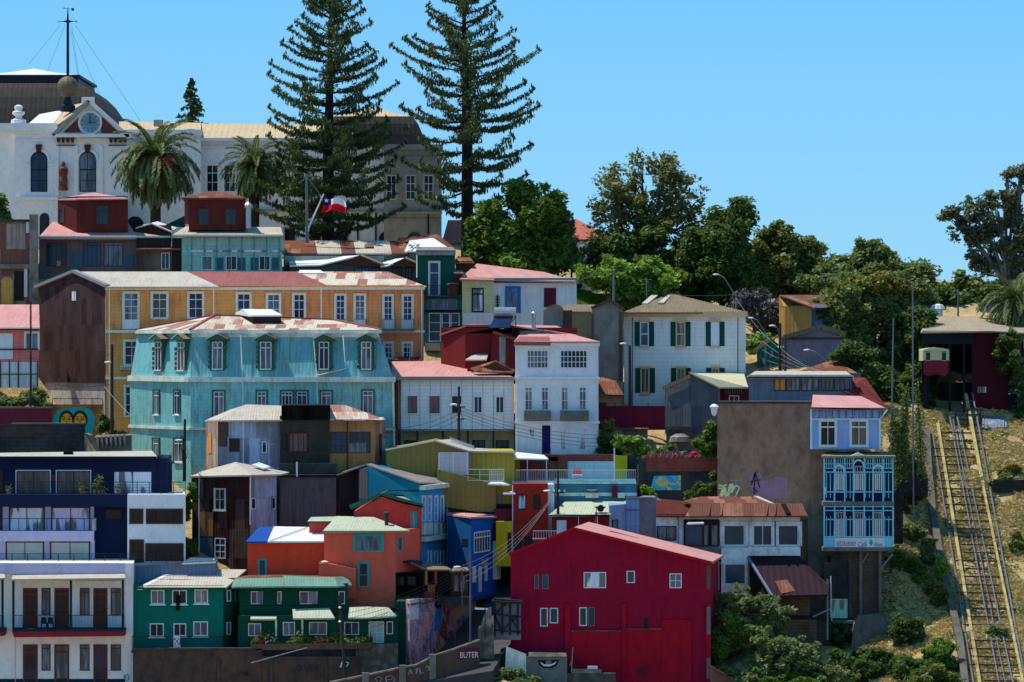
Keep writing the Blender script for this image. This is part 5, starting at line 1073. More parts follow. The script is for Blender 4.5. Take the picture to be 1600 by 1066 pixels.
win(T, wm_, 450, 675, 482, 708, fr='cupola_red', gl='curtain_brown', c=4, fw=.14, tr=0); win(T, wm_, 441, 678, 448, 702, fr='dark_paint', gl='glass_dark', c=1)
win(T, wr, 516, 675, 542, 708, fr='brown_paint', gl='glass_blue', c=3, r=3); win(T, wr, 546, 675, 579, 708, fr='brown_paint', gl='glass_teal', c=3, r=3); MB().bar(P(543, 657, 7.5), P(543, 735, 7.5), .12).build('post', 'brown_paint', T)
strip(T, wr, 545, 692, 572, 707, .08, .1, 'curtain_grey', name='pale_panes'); strip(T, Wall((585, 7.8), (602, 9.5)), 592, 678, 596, 712, -.02, .05, 'brown_paint', name='slot')
# row below: dark cut, grey tin wall
mat('tin_grey', 'rust', (.1, .11, .12, 1), (.15, .13, .11, 1), pitch=.3, amt=.2, sheet=.2, stain=.9); mat('charred', 'rust', (.025, .02, .022, 1), (.06, .03, .03, 1), pitch=.3, amt=.2)
T = house('tin_shed', 'grey flat roofed tin shed right of the rusty corner house', 'shed', 480, 800, 4)
w_ = box(T, 437, 525, 745, 850, 4.5, 4, 'tin_grey'); w2_ = box(T, 524, 560, 738, 850, 5, 4, 'charred'); strip(T, w_, 437, 742, 525, 746, -3, .2, 'dark_timber', name='flat_roof'); strip(T, w_, 435, 725, 525, 743, -1.6, -1.3, 'concrete_dark', name='back_wall'); win(T, Wall((437, 5.9), (525, 5.9)), 506, 731, 513, 741, gl='curtain_white', c=2); pipe(T, [(464, 745, 4.3), (464, 722, 4.3)], 'grime_white', .07, 'vent_pipe')
# lower rusty corner house
mat('rust_tower', 'rust', (.11, .07, .05, 1), (.06, .012, .01, 1), pitch=.28, amt=.25, sheet=.35, stain=.6)
T = house('rusty_corner_house', 'tall rusty patched corner house with a tawny pyramid roof', 'house', 370, 880, 0)
foot(T, [(300, 3), (391, 0), (391, 8), (306, 10)], 742, 900, 'rust_tower'); foot(T, [(391, 0), (432, 3.5), (430, 9), (391, 8)], 742, 860, 'tin_blue'); wA_ = Wall((300, 3), (391, 0)); wB_ = Wall((391, 0), (432, 3.5))
roof(T, [[(297, 744, 2.6), (393, 742, -.5), (368, 722, 4)], [(393, 742, -.5), (440, 741, 3), (452, 738, 5), (368, 722, 4)], [(297, 744, 2.6), (368, 722, 4), (310, 738, 10)]], 'roof_zinc'); roof(T, [[(393, 726, 3), (405, 722.5, 4), (423, 729, 4), (412, 732, 2.6)]], 'roof_white', name='roof_patch', th=.1)
win(T, wA_, 336, 764, 352, 797, fr='cream_paint', gl='curtain_brown', c=2, r=2, sill='white_paint', sur='cream_paint', sw=.06); win(T, wA_, 336, 841, 353, 873, gl='curtain_grey', c=2, r=2, tr=.35); win(T, wB_, 392, 778, 399, 796, gl='glass_dark', c=1); win(T, wB_, 424, 777, 430, 796, gl='glass_dark', c=1, sur='grey_paint', sw=.06)
pipe(T, [(311, 746, 2.4), (311, 870, 2.4)]); pipe(T, [(391, 746, -.3), (391, 820, -.3)]); strip(T, wA_, 303, 840, 333, 875, 0, .04, 'blue_boards', name='blue_panel'); strip(T, wA_, 313, 800, 333, 838, 0, .035, 'ochre_faded', name='tan_panel'); strip(T, wA_, 300, 748, 318, 780, 0, .03, 'tin_grey', name='grey_panel')
# ================================================================= NAVY APARTMENTS
mat('navy_wall', 'plaster', (.006, .014, .055, 1), (.008, .014, .04, 1), rough=.6, stain=.1, amt=.2); mat('grey_render', 'plaster', G(120, 130, 170), G(100, 110, 145), amt=.3, stain=.15); mat('pale_render', 'plaster', G(150, 165, 195), G(130, 145, 175), amt=.3, stain=.15)
T = house('apartment_block', 'modern navy blue apartment block with stepped terraces and dark railings', 'apartment block', 130, 890, -6)
wN = box(T, -30, 262, 716, 905, -4, 9, 'navy_wall', back=(-30, 268)); roof(T, [[(-30, 715, -4.6), (246, 714, -4.6), (238, 704.5, 0), (-30, 708, 0)]], 'roof_zinc'); strip(T, wN, -30, 713, 246, 717, .3, .65, 'navy_wall', name='fascia'); foot(T, [(246, -4.1), (269, -2), (266, 5), (240, 5)], 724, 775, 'navy_wall', name='side_wall')
MB().prism([P(246, 712, -4.05), P(269, 725, -2), P(246, 726, -4.05)], V((0, 3, 0))).build('side_gable', 'navy_wall', T)
strip(T, wN, 96, 706, 110, 711, -2, -1.3, 'black_cloth', name='vent'); strip(T, wN, 80, 742, 86, 752, 0, .1, 'red_paint', name='red_lantern')
for x0, x1, g in ((26, 78, 'curtain_brown'), (89, 141, 'curtain_brown'), (177, 238, 'curtain_white')): win(T, wN, x0, 736, x1, 776, fr='brown_paint', gl=g, c=2, sur='white_paint' if x0 < 150 else None, sw=.08, fw=.08)
win(T, wN, -20, 736, 4, 776, fr='brown_paint', gl='glass_dark', c=1)
box(T, -30, 199, 773, 792, -7, 3.2, 'navy_wall', name='terrace_fascia'); railing(T, Wall((-30, -7), (199, -7)), -30, 753, 290, 773, 0, 'iron', sp=.9, rails=3, ret=False, bw=.05)
w2_ = box(T, -30, 147, 791, 832, -6, 3, 'grey_render'); box(T, 147, 200, 789, 905, -5.6, 3, 'navy_wall', name='stair_wall')
for x0, x1, g in ((14, 70, 'curtain_white'), (80, 141, 'curtain_lilac'), (-30, 4, 'glass_dark')): win(T, w2_, x0, 792, x1, 832, fr='cupola_red', gl=g, c=2, fw=.1)
box(T, -30, 147, 830, 846, -7.6, 2.5, 'grey_render', name='terrace_fascia'); railing(T, Wall((-30, -7.6), (147, -7.6)), -30, 810, 147, 830, 0, 'iron', sp=.7, rails=0, ret=False, bw=.04); strip(T, Wall((-30, -7.6), (147, -7.6)), 145, 811, 147, 830, -1.5, 0, 'pipe_white', name='divider')
w3_ = box(T, -30, 148, 845, 905, -6.6, 3, 'grey_render')
for x0, x1 in ((9, 69), (78, 141)): win(T, w3_, x0, 846, x1, 884, fr='cupola_red', gl='blinds', c=2, fw=.1)
box(T, -30, 200, 881, 905, -9, 4, 'grey_render', name='terrace_fascia'); railing(T, Wall((-30, -9), (285, -9)), -30, 865, 285, 881, 0, 'iron', sp=1.1, rails=3, ret=False, bw=.06)
wP = box(T, 199, 290, 773, 905, -7.2, 6, 'pale_render', name='projecting_bay', back=(203, 290)); 
for x0, x1, y0, y1, c in ((202, 224, 795, 819, 2), (228, 286, 795, 819, 3), (202, 225, 843, 879, 2), (227, 287, 849, 877, 4)): win(T, wP, x0, y0, x1, y1, fr='brown_paint', gl='glass_dark', c=c, fw=.1)
win(T, Wall((147, -5.6), (200, -5.6)), 164, 796, 191, 812, fr='dark_timber', gl='glass_dark', c=1)
for x, y in ((14, 765), (128, 763), (148, 758), (155, 750), (160, 766), (186, 762)):
    pot = house('potted_plant', {14: 'potted plant at the far left of the navy roof terrace', 128: 'low potted plant under the right brown-curtained terrace window', 148: 'small potted plant right of the brown-curtained terrace window', 155: 'tallest pale leaved potted plant on the navy roof terrace', 160: 'tan pot of dry leaves on the navy roof terrace', 186: 'pale potted plant in front of the white curtained terrace window'}[x], 'potted plant', x, 772, -5.5, 'potted plants on the navy terrace')
    MB().lathe(P(x, 772, -5.5), [(.14, 0), (.2, .3), (.17, .3)], 8).build('pot', 'orange_wall', pot); n = 60; C = np.array(P(x, y, -5.5))+NR.normal(size=(n, 3))*.17
    quads('leaves', C, NR.normal(size=(n, 3)), .05, .11, leafmat('leaf_pot', (.2, .12, .05), (.1, .16, .04)), pot)
# ================================================================= WHITE BALCONY BUILDING (bottom left)
mat('white_facade', 'plaster', G(178, 182, 200), G(150, 150, 160), amt=.3, stain=.3); mat('post_teal', 'plain', (.012, .03, .045, 1)); mat('fascia_red', 'plain', (.28, .015, .04, 1), stain=.1)
T = house('balcony_building', 'white building with brown doors and a covered balcony in the bottom left corner', 'building', 110, 1066, -13)
w_ = box(T, -40, 208, 880, 1120, -11.5, 7, 'white_facade', back=(-40, 212)); strip(T, w_, -40, 880, 197, 897, -.5, .12, 'grey_render', name='parapet'); strip(T, w_, 196, 880, 208, 1100, 0, .15, 'white_facade', name='corner_pilaster')
for bx0, bx1 in ((19, 194), (-60, 6)):
    roof(T, [[(bx0-1, 905, -13.6), (bx1+2, 903, -13.6), (bx1+1, 896, -11.5), (bx0+1, 898, -11.5)]], 'roof_zinc', name='balcony_roof'); wv = Wall((bx0, -13.3), (bx1, -13.3)); strip(T, wv, bx0, 904, bx1, 907, -.1, .05, 'post_teal', name='beam')
    for x in ((bx0, 109, bx1-4) if bx0 > 0 else (bx1-4,)): MB().wp(wv, x, 905, x+3.5, 984, -.14, .02).build('post', 'post_teal', T)
    railing(T, wv, bx0, 961, bx1, 983, .02, 'post_teal', sp=.11, ret=False, bw=.02); MB().wp(wv, bx0, 983, bx1, 987, -1.7, .08).build('balcony_floor', 'post_teal', T); MB().wpoly(wv, [(bx0, 987), (bx1, 987), (bx1-1, 994), (bx0+3, 996)], -1.7, .06).build('balcony_fascia', 'fascia_red', T)
for x0, x1, d in ((36, 59, 1), (65, 79, 0), (85, 108, 1), (125, 140, 0), (146, 168, 1), (173, 189, 0)):
    win(T, w_, x0, 919, x1, 984 if d else 962, fr='red_brown_paint' if d else 'brown_paint', gl='glass_dark' if d else 'curtain_grey', c=2, r=3 if d else 1, tr=.15, panel=.32 if d else 0, fw=.14 if d else .07, name='door' if d else 'window')
    win(T, w_, x0, 1007, x1, 1085 if d else 1048, fr='red_brown_paint' if d else 'brown_paint', gl='glass' if d else 'curtain_grey', c=2 if d else 1, tr=.15, panel=.32 if d else 0, fw=.14 if d else .07, name='door' if d else 'window', sill=None if d else 'white_facade')
strip(T, w_, -40, 1061, 197, 1090, 0, .05, 'post_teal', name='plinth'); pipe(T, [(24, 995, -11.8), (24, 1070, -11.8)], 'board_orange', .03)
wx = Wall((0, -11.7), (100, -11.7)); scrawl(T, wx, [[(194, 1055), (196, 1064), (200, 1063), (202, 1058), (199, 1054), (195, 1055), (197, 1059)]], .035, 'teal_paint')
for x, y in ((69, 968), (79, 967)):
    ch = house('chair', 'dark chair on the covered balcony, ' + ('left of two' if x < 75 else 'right of two'), 'chair', x, 983, -12.6); b = P(x, 983, -12.6)
    q = MB().hexa([b+V((-.22, -.2, .4)), b+V((.22, -.2, .4)), b+V((.22, .2, .4)), b+V((-.22, .2, .4))], [b+V((-.22, -.2, .45)), b+V((.22, -.2, .45)), b+V((.22, .2, .45)), b+V((-.22, .2, .45))]); q.build('seat', 'dark_paint', ch)
    MB().hexa([b+V((-.22, -.2, .45)), b+V((.22, -.2, .45)), b+V((.22, -.16, .45)), b+V((-.22, -.16, .45))], [b+V((-.2, -.24, .9)), b+V((.2, -.24, .9)), b+V((.2, -.2, .9)), b+V((-.2, -.2, .9))]).build('backrest', 'dark_paint', ch)
    for sx in (-.2, .2):
        for sy in (-.18, .18): MB().bar(b+V((sx, sy, 0)), b+V((sx, sy, .4)), .04).build('leg', 'dark_paint', ch)
# slate side wall between
mat('slate_wall', 'corr', G(70, 90, 125), G(60, 75, 100), pitch=.3, stain=.4)
T = house('slate_wall_building', 'slate blue metal wall with a small white slab roof behind the green house', 'building', 270, 915, -7.5)
MB().prism([P(209, 930, -8), P(209, 885, -8), P(240, 881, -8), P(337, 877, -8), P(337, 930, -8)], V((0, 2, 0))).build('wall', 'slate_wall', T); roof(T, [[(284, 880, -8.3), (337, 877.5, -8.3), (334, 872, -5), (298, 871, -5)]], 'roof_white'); MB().bar(P(210, 884, -8.2), P(338, 876, -8.2), .12).build('coping', 'grey_paint', T)
# ================================================================= GREEN HOUSES
mat('green_wall', 'plaster', (.004, .16, .125, 1), (.004, .11, .09, 1), amt=.3, stain=.15); mat('green_wall_deep', 'clap', (.006, .075, .042, 1), (.006, .05, .03, 1), pitch=.25, stain=.2)
T = house('green_house', 'emerald green house with six small white windows above a green railing', 'house', 280, 1012, -11)
w_ = box(T, 208, 349, 915, 1020, -11, 6, 'green_wall'); foot(T, [(349, -11), (376, -8.5), (376, -4), (346, -4)], 915, 1020, 'green_wall_deep', name='side_wall'); wS_ = Wall((349, -11), (376, -8.5))
roof(T, [[(214, 918.5, -11.4), (353, 918, -11.4), (385, 890, -6.5), (276, 888.5, -6.5)]], 'roof_zinc'); roof(T, [[(214, 918.5, -11.42), (222, 918.5, -11.42), (285, 888, -6.5), (276, 888.5, -6.5)]], 'roof_white', name='roof_edge', th=.17); strip(T, w_, 214, 917.5, 353, 920, .2, .45, 'green_wall_deep', name='fascia')
for x0, x1, y0, y1, g in ((236, 257, 922, 944, 'curtain_grey'), (269, 292, 922, 944, 'glass_dark'), (304, 325, 921, 943, 'curtain_pink'), (234, 256, 974, 995, 'glass_dark'), (271, 291, 974, 994, 'glass_dark'), (302, 325, 971, 994, 'curtain_grey')): win(T, w_, x0, y0, x1, y1, gl=g, c=2, fw=.08, sill='white_paint')
for y0, y1 in ((922, 940), (972, 992)): win(T, wS_, 354, y0, 360, y1, gl='curtain_grey', c=1)
win(T, wS_, 367, 922, 373, 940, fr='teal_paint', gl='glass_blue', c=1)
railing(T, w_, 208, 993, 349, 1016, .9, 'iron', sp=.2, bw=.02, floor='concrete_dark')
wh = Wall((200, -11.95), (300, -11.95)); 
def cloth(label, pts, Y, m_):
    q = MB(); n = 6; x0, y0, x1, y1 = pts; vs = []
    for j in range(7):
        for i in range(n+1): p = P(x0+(x1-x0)*i/n, y0+(y1-y0)*j/6, Y); vs.append(p+V((0, .05*math.sin(i*2.1+j*.4), 0)))
    fs = [(j*(n+1)+i, j*(n+1)+i+1, (j+1)*(n+1)+i+1, (j+1)*(n+1)+i) for j in range(6) for i in range(n)]
    k = len(vs); vs += [v+V((0, .025, 0)) for v in vs]; fs += [tuple(k+a for a in f[::-1]) for f in fs]
    return tag(q.add(vs, fs).build('cloth', m_, loc=P(x0, y1, Y), smooth=True), label, 'cloth')
cloth('pale pink cloth hung over the railing of the emerald house', (271, 994, 282, 1014), -12, 'cloth_pink'); cloth('black garment hanging from the open upper window of the emerald house', (275, 930, 281, 954), -11.25, 'black_cloth')
T = house('deep_green_house', 'deep green house with a pale green skirted roof and small awnings', 'house', 480, 1010, -11)
w_ = box(T, 374, 544, 912, 975, -10, 5, 'green_wall_deep'); roof(T, [[(365, 917, -10.9), (446, 916, -10.9), (443, 902, -9.8), (372, 904, -9.8)], [(446, 916, -11.2), (528, 916, -11.2), (523, 902, -9.8), (443, 900, -9.8)], [(528, 916, -11.2), (550, 914, -9), (541, 900, -7.5), (523, 902, -9.8)], [(352, 915, -9), (365, 917, -10.9), (372, 904, -9.8), (350, 903, -8)]], 'roof_verdigris', name='roof_skirt')
roof(T, [[(350, 903, -8.6), (372, 904, -9.7), (443, 901, -9.7), (523, 902, -9.7), (541, 900, -7.4), (480, 892, -5), (420, 895, -5)]], 'roof_rust')
for x0, x1, g in ((392, 411, 'curtain_grey'), (433, 440, 'curtain_grey'), (468, 496, 'curtain_pink'), (529, 539, 'glass')): win(T, w_, x0, 924, x1, 944, fr='curtain_lilac', gl=g, c=2 if x1-x0 > 12 else 1, fw=.06)
w_ = box(T, 372, 622, 962, 1012, -11.4, 4, 'green_wall_deep', name='lower_wall'); strip(T, w_, 372, 949, 545, 963, -1.5, -1.2, 'green_wall_deep', name='band')
for pts in ([(391, 967, -12.4), (432, 967, -12.4), (432, 963.5, -11.4), (392, 963.5, -11.4)], [(458, 966, -12.5), (523, 965.5, -12.5), (514, 950, -11.2), (457, 952, -11.2)], [(544, 965, -12.6), (575, 965, -12.6), (573, 948, -11.2), (546, 949, -11.2)], [(575, 965, -12.6), (619, 962, -12.0), (607, 949, -11.2), (573, 948, -11.2)]): roof(T, [pts], 'roof_green', name='awning')
for x0, x1, y0, y1, g in ((388, 408, 974, 994, 'curtain_grey'), (442, 461, 972, 993, 'curtain_grey'), (483, 511, 972, 992, 'curtain_grey'), (538, 561, 972, 992, 'glass'), (604, 614, 971, 991, 'glass')): win(T, w_, x0, y0, x1, y1, gl=g, c=2 if x1-x0 > 12 else 1, fw=.06)
win(T, w_, 576, 971, 600, 1006, gl='blinds', c=2, r=2, fw=.08, name='door'); 
for x in (430, 471): strip(T, w_, x, 968, x+3, 994, 0, .2, 'turq_trim', name='post')
box(T, 619, 640, 940, 1045, -10.5, 4, 'green_wall_deep', name='garden_wall')
# flower bed
T = house('flower_bed', 'narrow bed of colourful flowers under the deep green house', 'flower bed', 480, 1008, -12.2)
MB().hexa([P(392, 1016, -12.6), P(582, 1014, -12.6), P(582, 1014, -11.6), P(392, 1016, -11.6)], [P(392, 1006, -12.6), P(582, 1004, -12.6), P(582, 1004, -11.6), P(392, 1006, -11.6)]).build('planter', 'brick_brown', T)
n = 2600; xx = NR.uniform(393, 582, n); yy = 1006-np.abs(NR.normal(size=n))*4.5*(1+.9*np.sin(xx*.11)); C = np.array([P(a, b, -12.1+c) for a, b, c in zip(xx, yy, NR.uniform(-.35, .35, n))])
quads('leaves', C, NR.normal(size=(n, 3))+np.array([0, 0, .6]), .06, .12, leafmat('leaf_bed', (.05, .1, .02), (.16, .2, .05)), T)
for nm, cc, x0, x1, nn in (('red_flowers', ((.5, .03, .02), (.5, .15, .08)), 400, 420, 50), ('white_flowers', ((.6, .5, .5), (.7, .7, .65)), 414, 432, 60), ('orange_flowers', ((.5, .2, .04), (.4, .25, .05)), 490, 512, 70), ('yellow_flowers', ((.5, .45, .1), (.3, .4, .1)), 515, 580, 90)):
    C = np.array([P(NR.uniform(x0, x1), 1004-abs(NR.normal())*5, -12.4+NR.uniform(-.2, .3)) for _ in range(nn)]); quads(nm, C, NR.normal(size=(nn, 3)), .07, .09, leafmat(nm, *cc), T)
# retaining wall
mat('retaining_brown', 'plaster', (.11, .065, .045, 1), (.05, .04, .045, 1), amt=.9, stain=.8, bump=1); mat('graffiti_blue', 'plain', (.02, .06, .09, 1), stain=.1)
T = house('retaining_wall', 'stained brown retaining wall with faint blue graffiti under the green houses', 'wall', 390, 1066, -12.6)
w_ = box(T, 208, 410, 1014, 1120, -12.6, 1.5, 'retaining_brown', ins=0); box(T, 410, 560, 1026, 1120, -12.7, 1.5, 'retaining_brown', ins=0); box(T, 409, 560, 1010, 1027, -11.9, 1, 'concrete_dark', ins=0, name='dark_recess'); strip(T, w_, 208, 1012.5, 400, 1015.5, -.5, .12, 'concrete_dark', name='coping'); wr = Wall((0, -12.7), (100, -12.7))
for x in (340, 422, 508): strip(T, w_ if x < 400 else wr, x, 1028, x+4, 1100, 0, .12, 'concrete_dark', name='buttress')
MB().bar(P(392, 1036, -13), P(480, 1012, -12.8), .06).build('cable_conduit', 'cable_pale', T); scrawl(T, wr, [[(464, 1046), (466, 1040), (472, 1044), (468, 1049), (464, 1046)], [(475, 1040), (481, 1048), (484, 1041)], [(486, 1048), (488, 1042), (493, 1048), (497, 1042)]], .06, 'graffiti_blue'); scrawl(T, wr, [[(372, 1055), (378, 1049), (382, 1055)], [(386, 1049), (384, 1055), (390, 1054)]], .04, 'black_cloth')
box(T, 556, 622, 1006, 1120, -12.3, 1.2, 'rough_stone', ins=0, name='stone_section', label='rough stone section of wall')
strip(T, wr, 530, 1032, 547, 1045, 0, .03, 'graffiti_blue', name='painted_panel'); scrawl(T, wr, [[(532, 1043), (535, 1033), (538, 1042)], [(540, 1034), (545, 1036), (541, 1042)]], .05, 'white_paint', d=.06)
# road wall with coping and graffiti
mat('roadwall', 'plaster', (.12, .065, .05, 1), (.08, .055, .045, 1), amt=.6, stain=.5)
T = house('road_wall', 'low brown roadside wall with pale coping and chalky graffiti climbing right', 'wall', 640, 1066, -18)
pl = [(515, 1068, -18), (570, 1057, -18), (630, 1044, -17.7), (650, 1041, -17.5), (678, 1026, -17), (715, 1014, -16.5), (750, 1002, -16)]
for a, b in zip(pl, pl[1:]):
    p, q_ = P(*a), P(*b); dn = V((0, 0, 4.5)); MB().hexa([p-dn, q_-dn, q_-dn+V((0, .3, 0)), p-dn+V((0, .3, 0))], [p, q_, q_+V((0, .3, 0)), p+V((0, .3, 0))]).build('wall', 'roadwall', T)
    MB().hexa([p+V((0, -.08, 0)), q_+V((0, -.08, 0)), q_+V((0, .38, 0)), p+V((0, .38, 0))], [p+V((0, -.08, .12)), q_+V((0, -.08, .12)), q_+V((0, .38, .12)), p+V((0, .38, .12))]).build('coping', 'pale_stone', T)
for x, y, Y in ((571, 1057, -18.1), (629, 1045, -17.8), (676, 1028, -17.1)): 
    p = P(x, y, Y); MB().hexa([p+V((-.25, -.1, -4)), p+V((.25, -.1, -4)), p+V((.25, .4, -4)), p+V((-.25, .4, -4))], [p+V((-.25, -.1, .25)), p+V((.25, -.1, .25)), p+V((.25, .4, .25)), p+V((-.25, .4, .25))]).build('pier', 'concrete', T)
mat('chalk', 'plain', (.3, .3, .33, 1), stain=.4)
wg = Wall((630, -17.75), (678, -17.05)); scrawl(T, wg, [[(638, 1054), (641, 1046), (644, 1053)], [(648, 1046), (652, 1044), (650, 1053)], [(655, 1044), (657, 1053), (662, 1050)], [(665, 1044), (668, 1040), (671, 1047), (665, 1047)]], .05, 'chalk')
wg = Wall((570, -18.05), (630, -17.75)); scrawl(T, wg, [[(590, 1066), (586, 1060), (592, 1057), (597, 1061), (593, 1066)], [(604, 1068), (603, 1057), (612, 1056), (618, 1062), (612, 1068)], [(606, 1062), (614, 1061)]], .05, 'chalk')
wg = Wall((715, -16.55), (750, -16.05)); strip(T, wg, 716, 1013, 748, 1026, 0, .015, 'maroon_wall', name='painted_panel'); text(T, 'BUTER', wg, 718, 1028, 9, 'white_paint', d=.04, stretch=.8)
# painted terrace wall along the road
mat('mural_road', 'x', (1, 1, 1, 1)) if 0 else None
patchmat('mural_paint', [G(95, 105, 135), G(130, 110, 120), G(140, 120, 120), G(70, 100, 145), G(125, 108, 112), G(55, 55, 85), G(125, 75, 80)], .75, stretch=(1.2, .8))
T = house('painted_wall', 'tall terrace wall covered in pink and blue street painting beside the steep road', 'mural', 690, 1010, -8)
pm = [(640, -11), (690, -6), (712, -3), (744, 3)]; wM = Wall((640, -11), (744, 3))
MB().prism([P(640, 1050, -11), P(640, 937, -11), P(663, 936, -8), P(735, 930, 1.8), P(744, 928, 3), P(744, 955, 3), P(712, 1005, -1.3), P(690, 1030, -4.2), P(660, 1052, -8.3)], V((-.3, .5, 0))).build('wall', 'mural_paint', T); strip(T, wM, 640, 936, 654, 968, 0, .03, 'pale_render', name='white_patch'); strip(T, wM, 640, 934.5, 738, 937, -.2, .15, 'concrete', name='coping')
mat('paint_sky', 'plain', (.02, .25, .55, 1), stain=.3); MB().wpoly(wM, [(678, 985), (681, 955), (686, 945), (690, 957), (687, 985)], 0, .05).build('painted_figure', 'paint_sky', T); MB().wpoly(wM, oval(684, 945, 5, 6), 0, .06).build('painted_head', 'navy_door', T)
MB().wpoly(wM, [(688, 990), (692, 966), (698, 978), (697, 1000)], 0, .04).build('painted_flame', 'roof_rusty_red', T); MB().wpoly(wM, [(708, 950), (716, 944), (738, 936), (738, 946), (722, 960), (706, 976)], 0, .03).build('pale_patch', 'cream_shaded', T)
for x, y in ((673, 983), (711, 970)): MB().bar(P(x, y, -13), P(x, y+60, -13), .07).build('fence_post', 'pipe_dark', T)
MB().bar(P(650, 999, -13.4), P(673, 999, -13), .04).bar(P(673, 983, -13), P(711, 985, -12), .04).build('fence_rail', 'pipe_dark', T)
# terrace hut above it
T = house('terrace_cafe', 'shaded terrace with a blue tarpaulin and bright orange posts above the painted wall', 'terrace', 670, 935, -5)
box(T, 616, 712, 893, 940, -2, 2, 'dark_timber', name='back_wall'); box(T, 616, 738, 933, 945, -5.5, 6, 'concrete_dark', name='floor')
roof(T, [[(617, 876, -6), (645, 878, -6), (668, 889, -6), (655, 872, -2), (622, 866, -2)]], 'navy_wall', name='tarpaulin'); roof(T, [[(642, 878, -6.2), (668, 890, -6.2), (706, 890, -5.8), (690, 881, -3), (655, 878, -3)]], 'roof_brown', name='awning')
mat('post_orange', 'plain', (.6, .22, .02, 1), stain=.3); mat('post_red', 'plain', (.5, .06, .03, 1), stain=.3)
for x0, x1, y0, y1, m_ in ((664, 668, 892, 925, 'post_orange'), (679, 683, 890, 936, 'post_red'), (664, 683, 914, 925, 'post_orange'), (663, 684, 925, 937, 'post_red')): MB().wp(Wall((0, -5.8), (100, -5.8)), x0, y0, x1, y1, -.1, .1).build('post' if x1-x0 < 6 else 'parapet', m_, T)
wt = Wall((0, -5.6), (100, -5.6)); q = MB()
for x in range(664, 684, 4): q.wp(wt, x, 914, x+.8, 936, .3, .35)
q.build('grille', 'iron', T); [MB().bar(P(x, 893, -5.7), P(x, 936, -5.7), .07).build('pole', 'iron', T) for x in (618, 662, 705)]; MB().bar(P(617, 895, -5.7), P(662, 893, -5.7), .06).build('rail', 'iron', T)
for x0, x1 in ((618, 632), (636, 650)): win(T, Wall((0, -2), (100, -2)), x0, 900, x1, 915, fr='olive_wall' if 'olive_wall' in MC else 'green_trim', gl='glass_teal', c=2)
wt = box(T, 706, 731, 892, 935, -4.2, 3, 'brick_brown', name='side_hut'); [win(T, wt, x, 899, x+6, 924, fr='curtain_pink', gl='curtain_pink', c=1, name='door') for x in (710, 720)]; roof(T, [[(703, 893, -4.8), (733, 891, -4.8), (730, 886, -1.5), (708, 887, -1.5)]], 'roof_brown', name='side_roof')
# ================================================================= SALMON / ORANGE HOUSES
mat('salmon_wall', 'plaster', G(150, 72, 62), G(135, 60, 54), amt=.4, stain=.25); mat('orange_red_wall', 'plaster', G(172, 50, 32), G(135, 60, 46), amt=.9, stain=.4); mat('brick_red_wall', 'plaster', G(135, 52, 52), G(110, 45, 45), stain=.3)
T = house('salmon_house', 'salmon pink house with teal framed windows and a pale green hipped roof', 'house', 560, 930, -7)
w_ = box(T, 506, 618, 829, 950, -7, 6, 'salmon_wall'); roof(T, [[(504, 830, -7.4), (640, 829, -7.4), (584, 808, -4), (526, 806.5, -3)]], 'roof_green'); MB().wp(w_, 504, 829, 637, 830.8, .2, .42).build('fascia', 'teal_paint', T)
win(T, w_, 555, 836, 597, 862, fr='teal_paint', gl='curtain_grey', c=3, fw=.09, sur='teal_paint', sw=.12); win(T, w_, 561, 880, 575, 917, fr='teal_paint', gl='glass_dark', c=1, r=2, sur='teal_paint', sw=.1)
foot(T, [(618, -7), (656, -3.5), (654, 2), (615, 0)], 829, 895, 'salmon_wall', name='side_wall'); ws = Wall((618, -7), (656, -3.5)); win(T, ws, 621, 839, 628, 861, fr='teal_paint', gl='curtain_grey', c=1, fw=.08); MB().prism([P(498, 880, -8), P(515, 881, -8), P(556, 889, -8), P(556, 935, -8), P(498, 935, -8)], V((0, .8, 0))).build('parapet', 'salmon_wall', T); MB().lathe(P(507, 880, -7.7), [(.25, 0), (.3, .12), (.05, .2)], 8).build('parapet_cap', 'cream_paint', T)
MB().tube([P(604, 823, -6), P(604, 804, -6)], .15, 8).lathe(P(604, 805, -6), [(.22, 0), (.22, .2), (.05, .3)], 8).build('flue', 'pipe_dark', T); box(T, 483, 525, 815, 832, -4, 2, 'brick_red_wall', name='rear_wall'); roof(T, [[(480, 815, -4.4), (524, 815, -4.4), (528, 807, -2), (486, 808, -2)]], 'roof_green', name='rear_roof'); MB().wp(Wall((0, -4.4), (100, -4.4)), 480, 814.5, 524, 817.5, 0, .05).build('rear_fascia', 'green_trim', T)
T = house('orange_house', 'orange-red low house with a bright white roof and a blue tarpaulin corner', 'house', 440, 900, -6.5)
w_ = box(T, 387, 508, 845, 930, -6.5, 5, 'orange_red_wall'); roof(T, [[(418, 846, -6.9), (508, 845.5, -6.9), (508, 824, -2), (428, 822.5, -2)]], 'roof_white'); roof(T, [[(384, 846.5, -6.9), (420, 846, -6.85), (430, 822.5, -2), (404, 824, -2)]], mat('tarp_blue', 'plain', (.01, .07, .3, 1), stain=.1), name='tarpaulin'); win(T, w_, 403, 873, 417, 900, fr='teal_paint', gl='glass_teal', c=1, fw=.14, name='door'); MB().bar(P(422, 845, -7), P(480, 824, -2.5), .06, .04).build('roof_seam', 'grey_paint', T)
T = house('brick_red_gable_house', 'brick red gabled house trimmed in green behind the salmon house', 'house', 615, 880, -4)
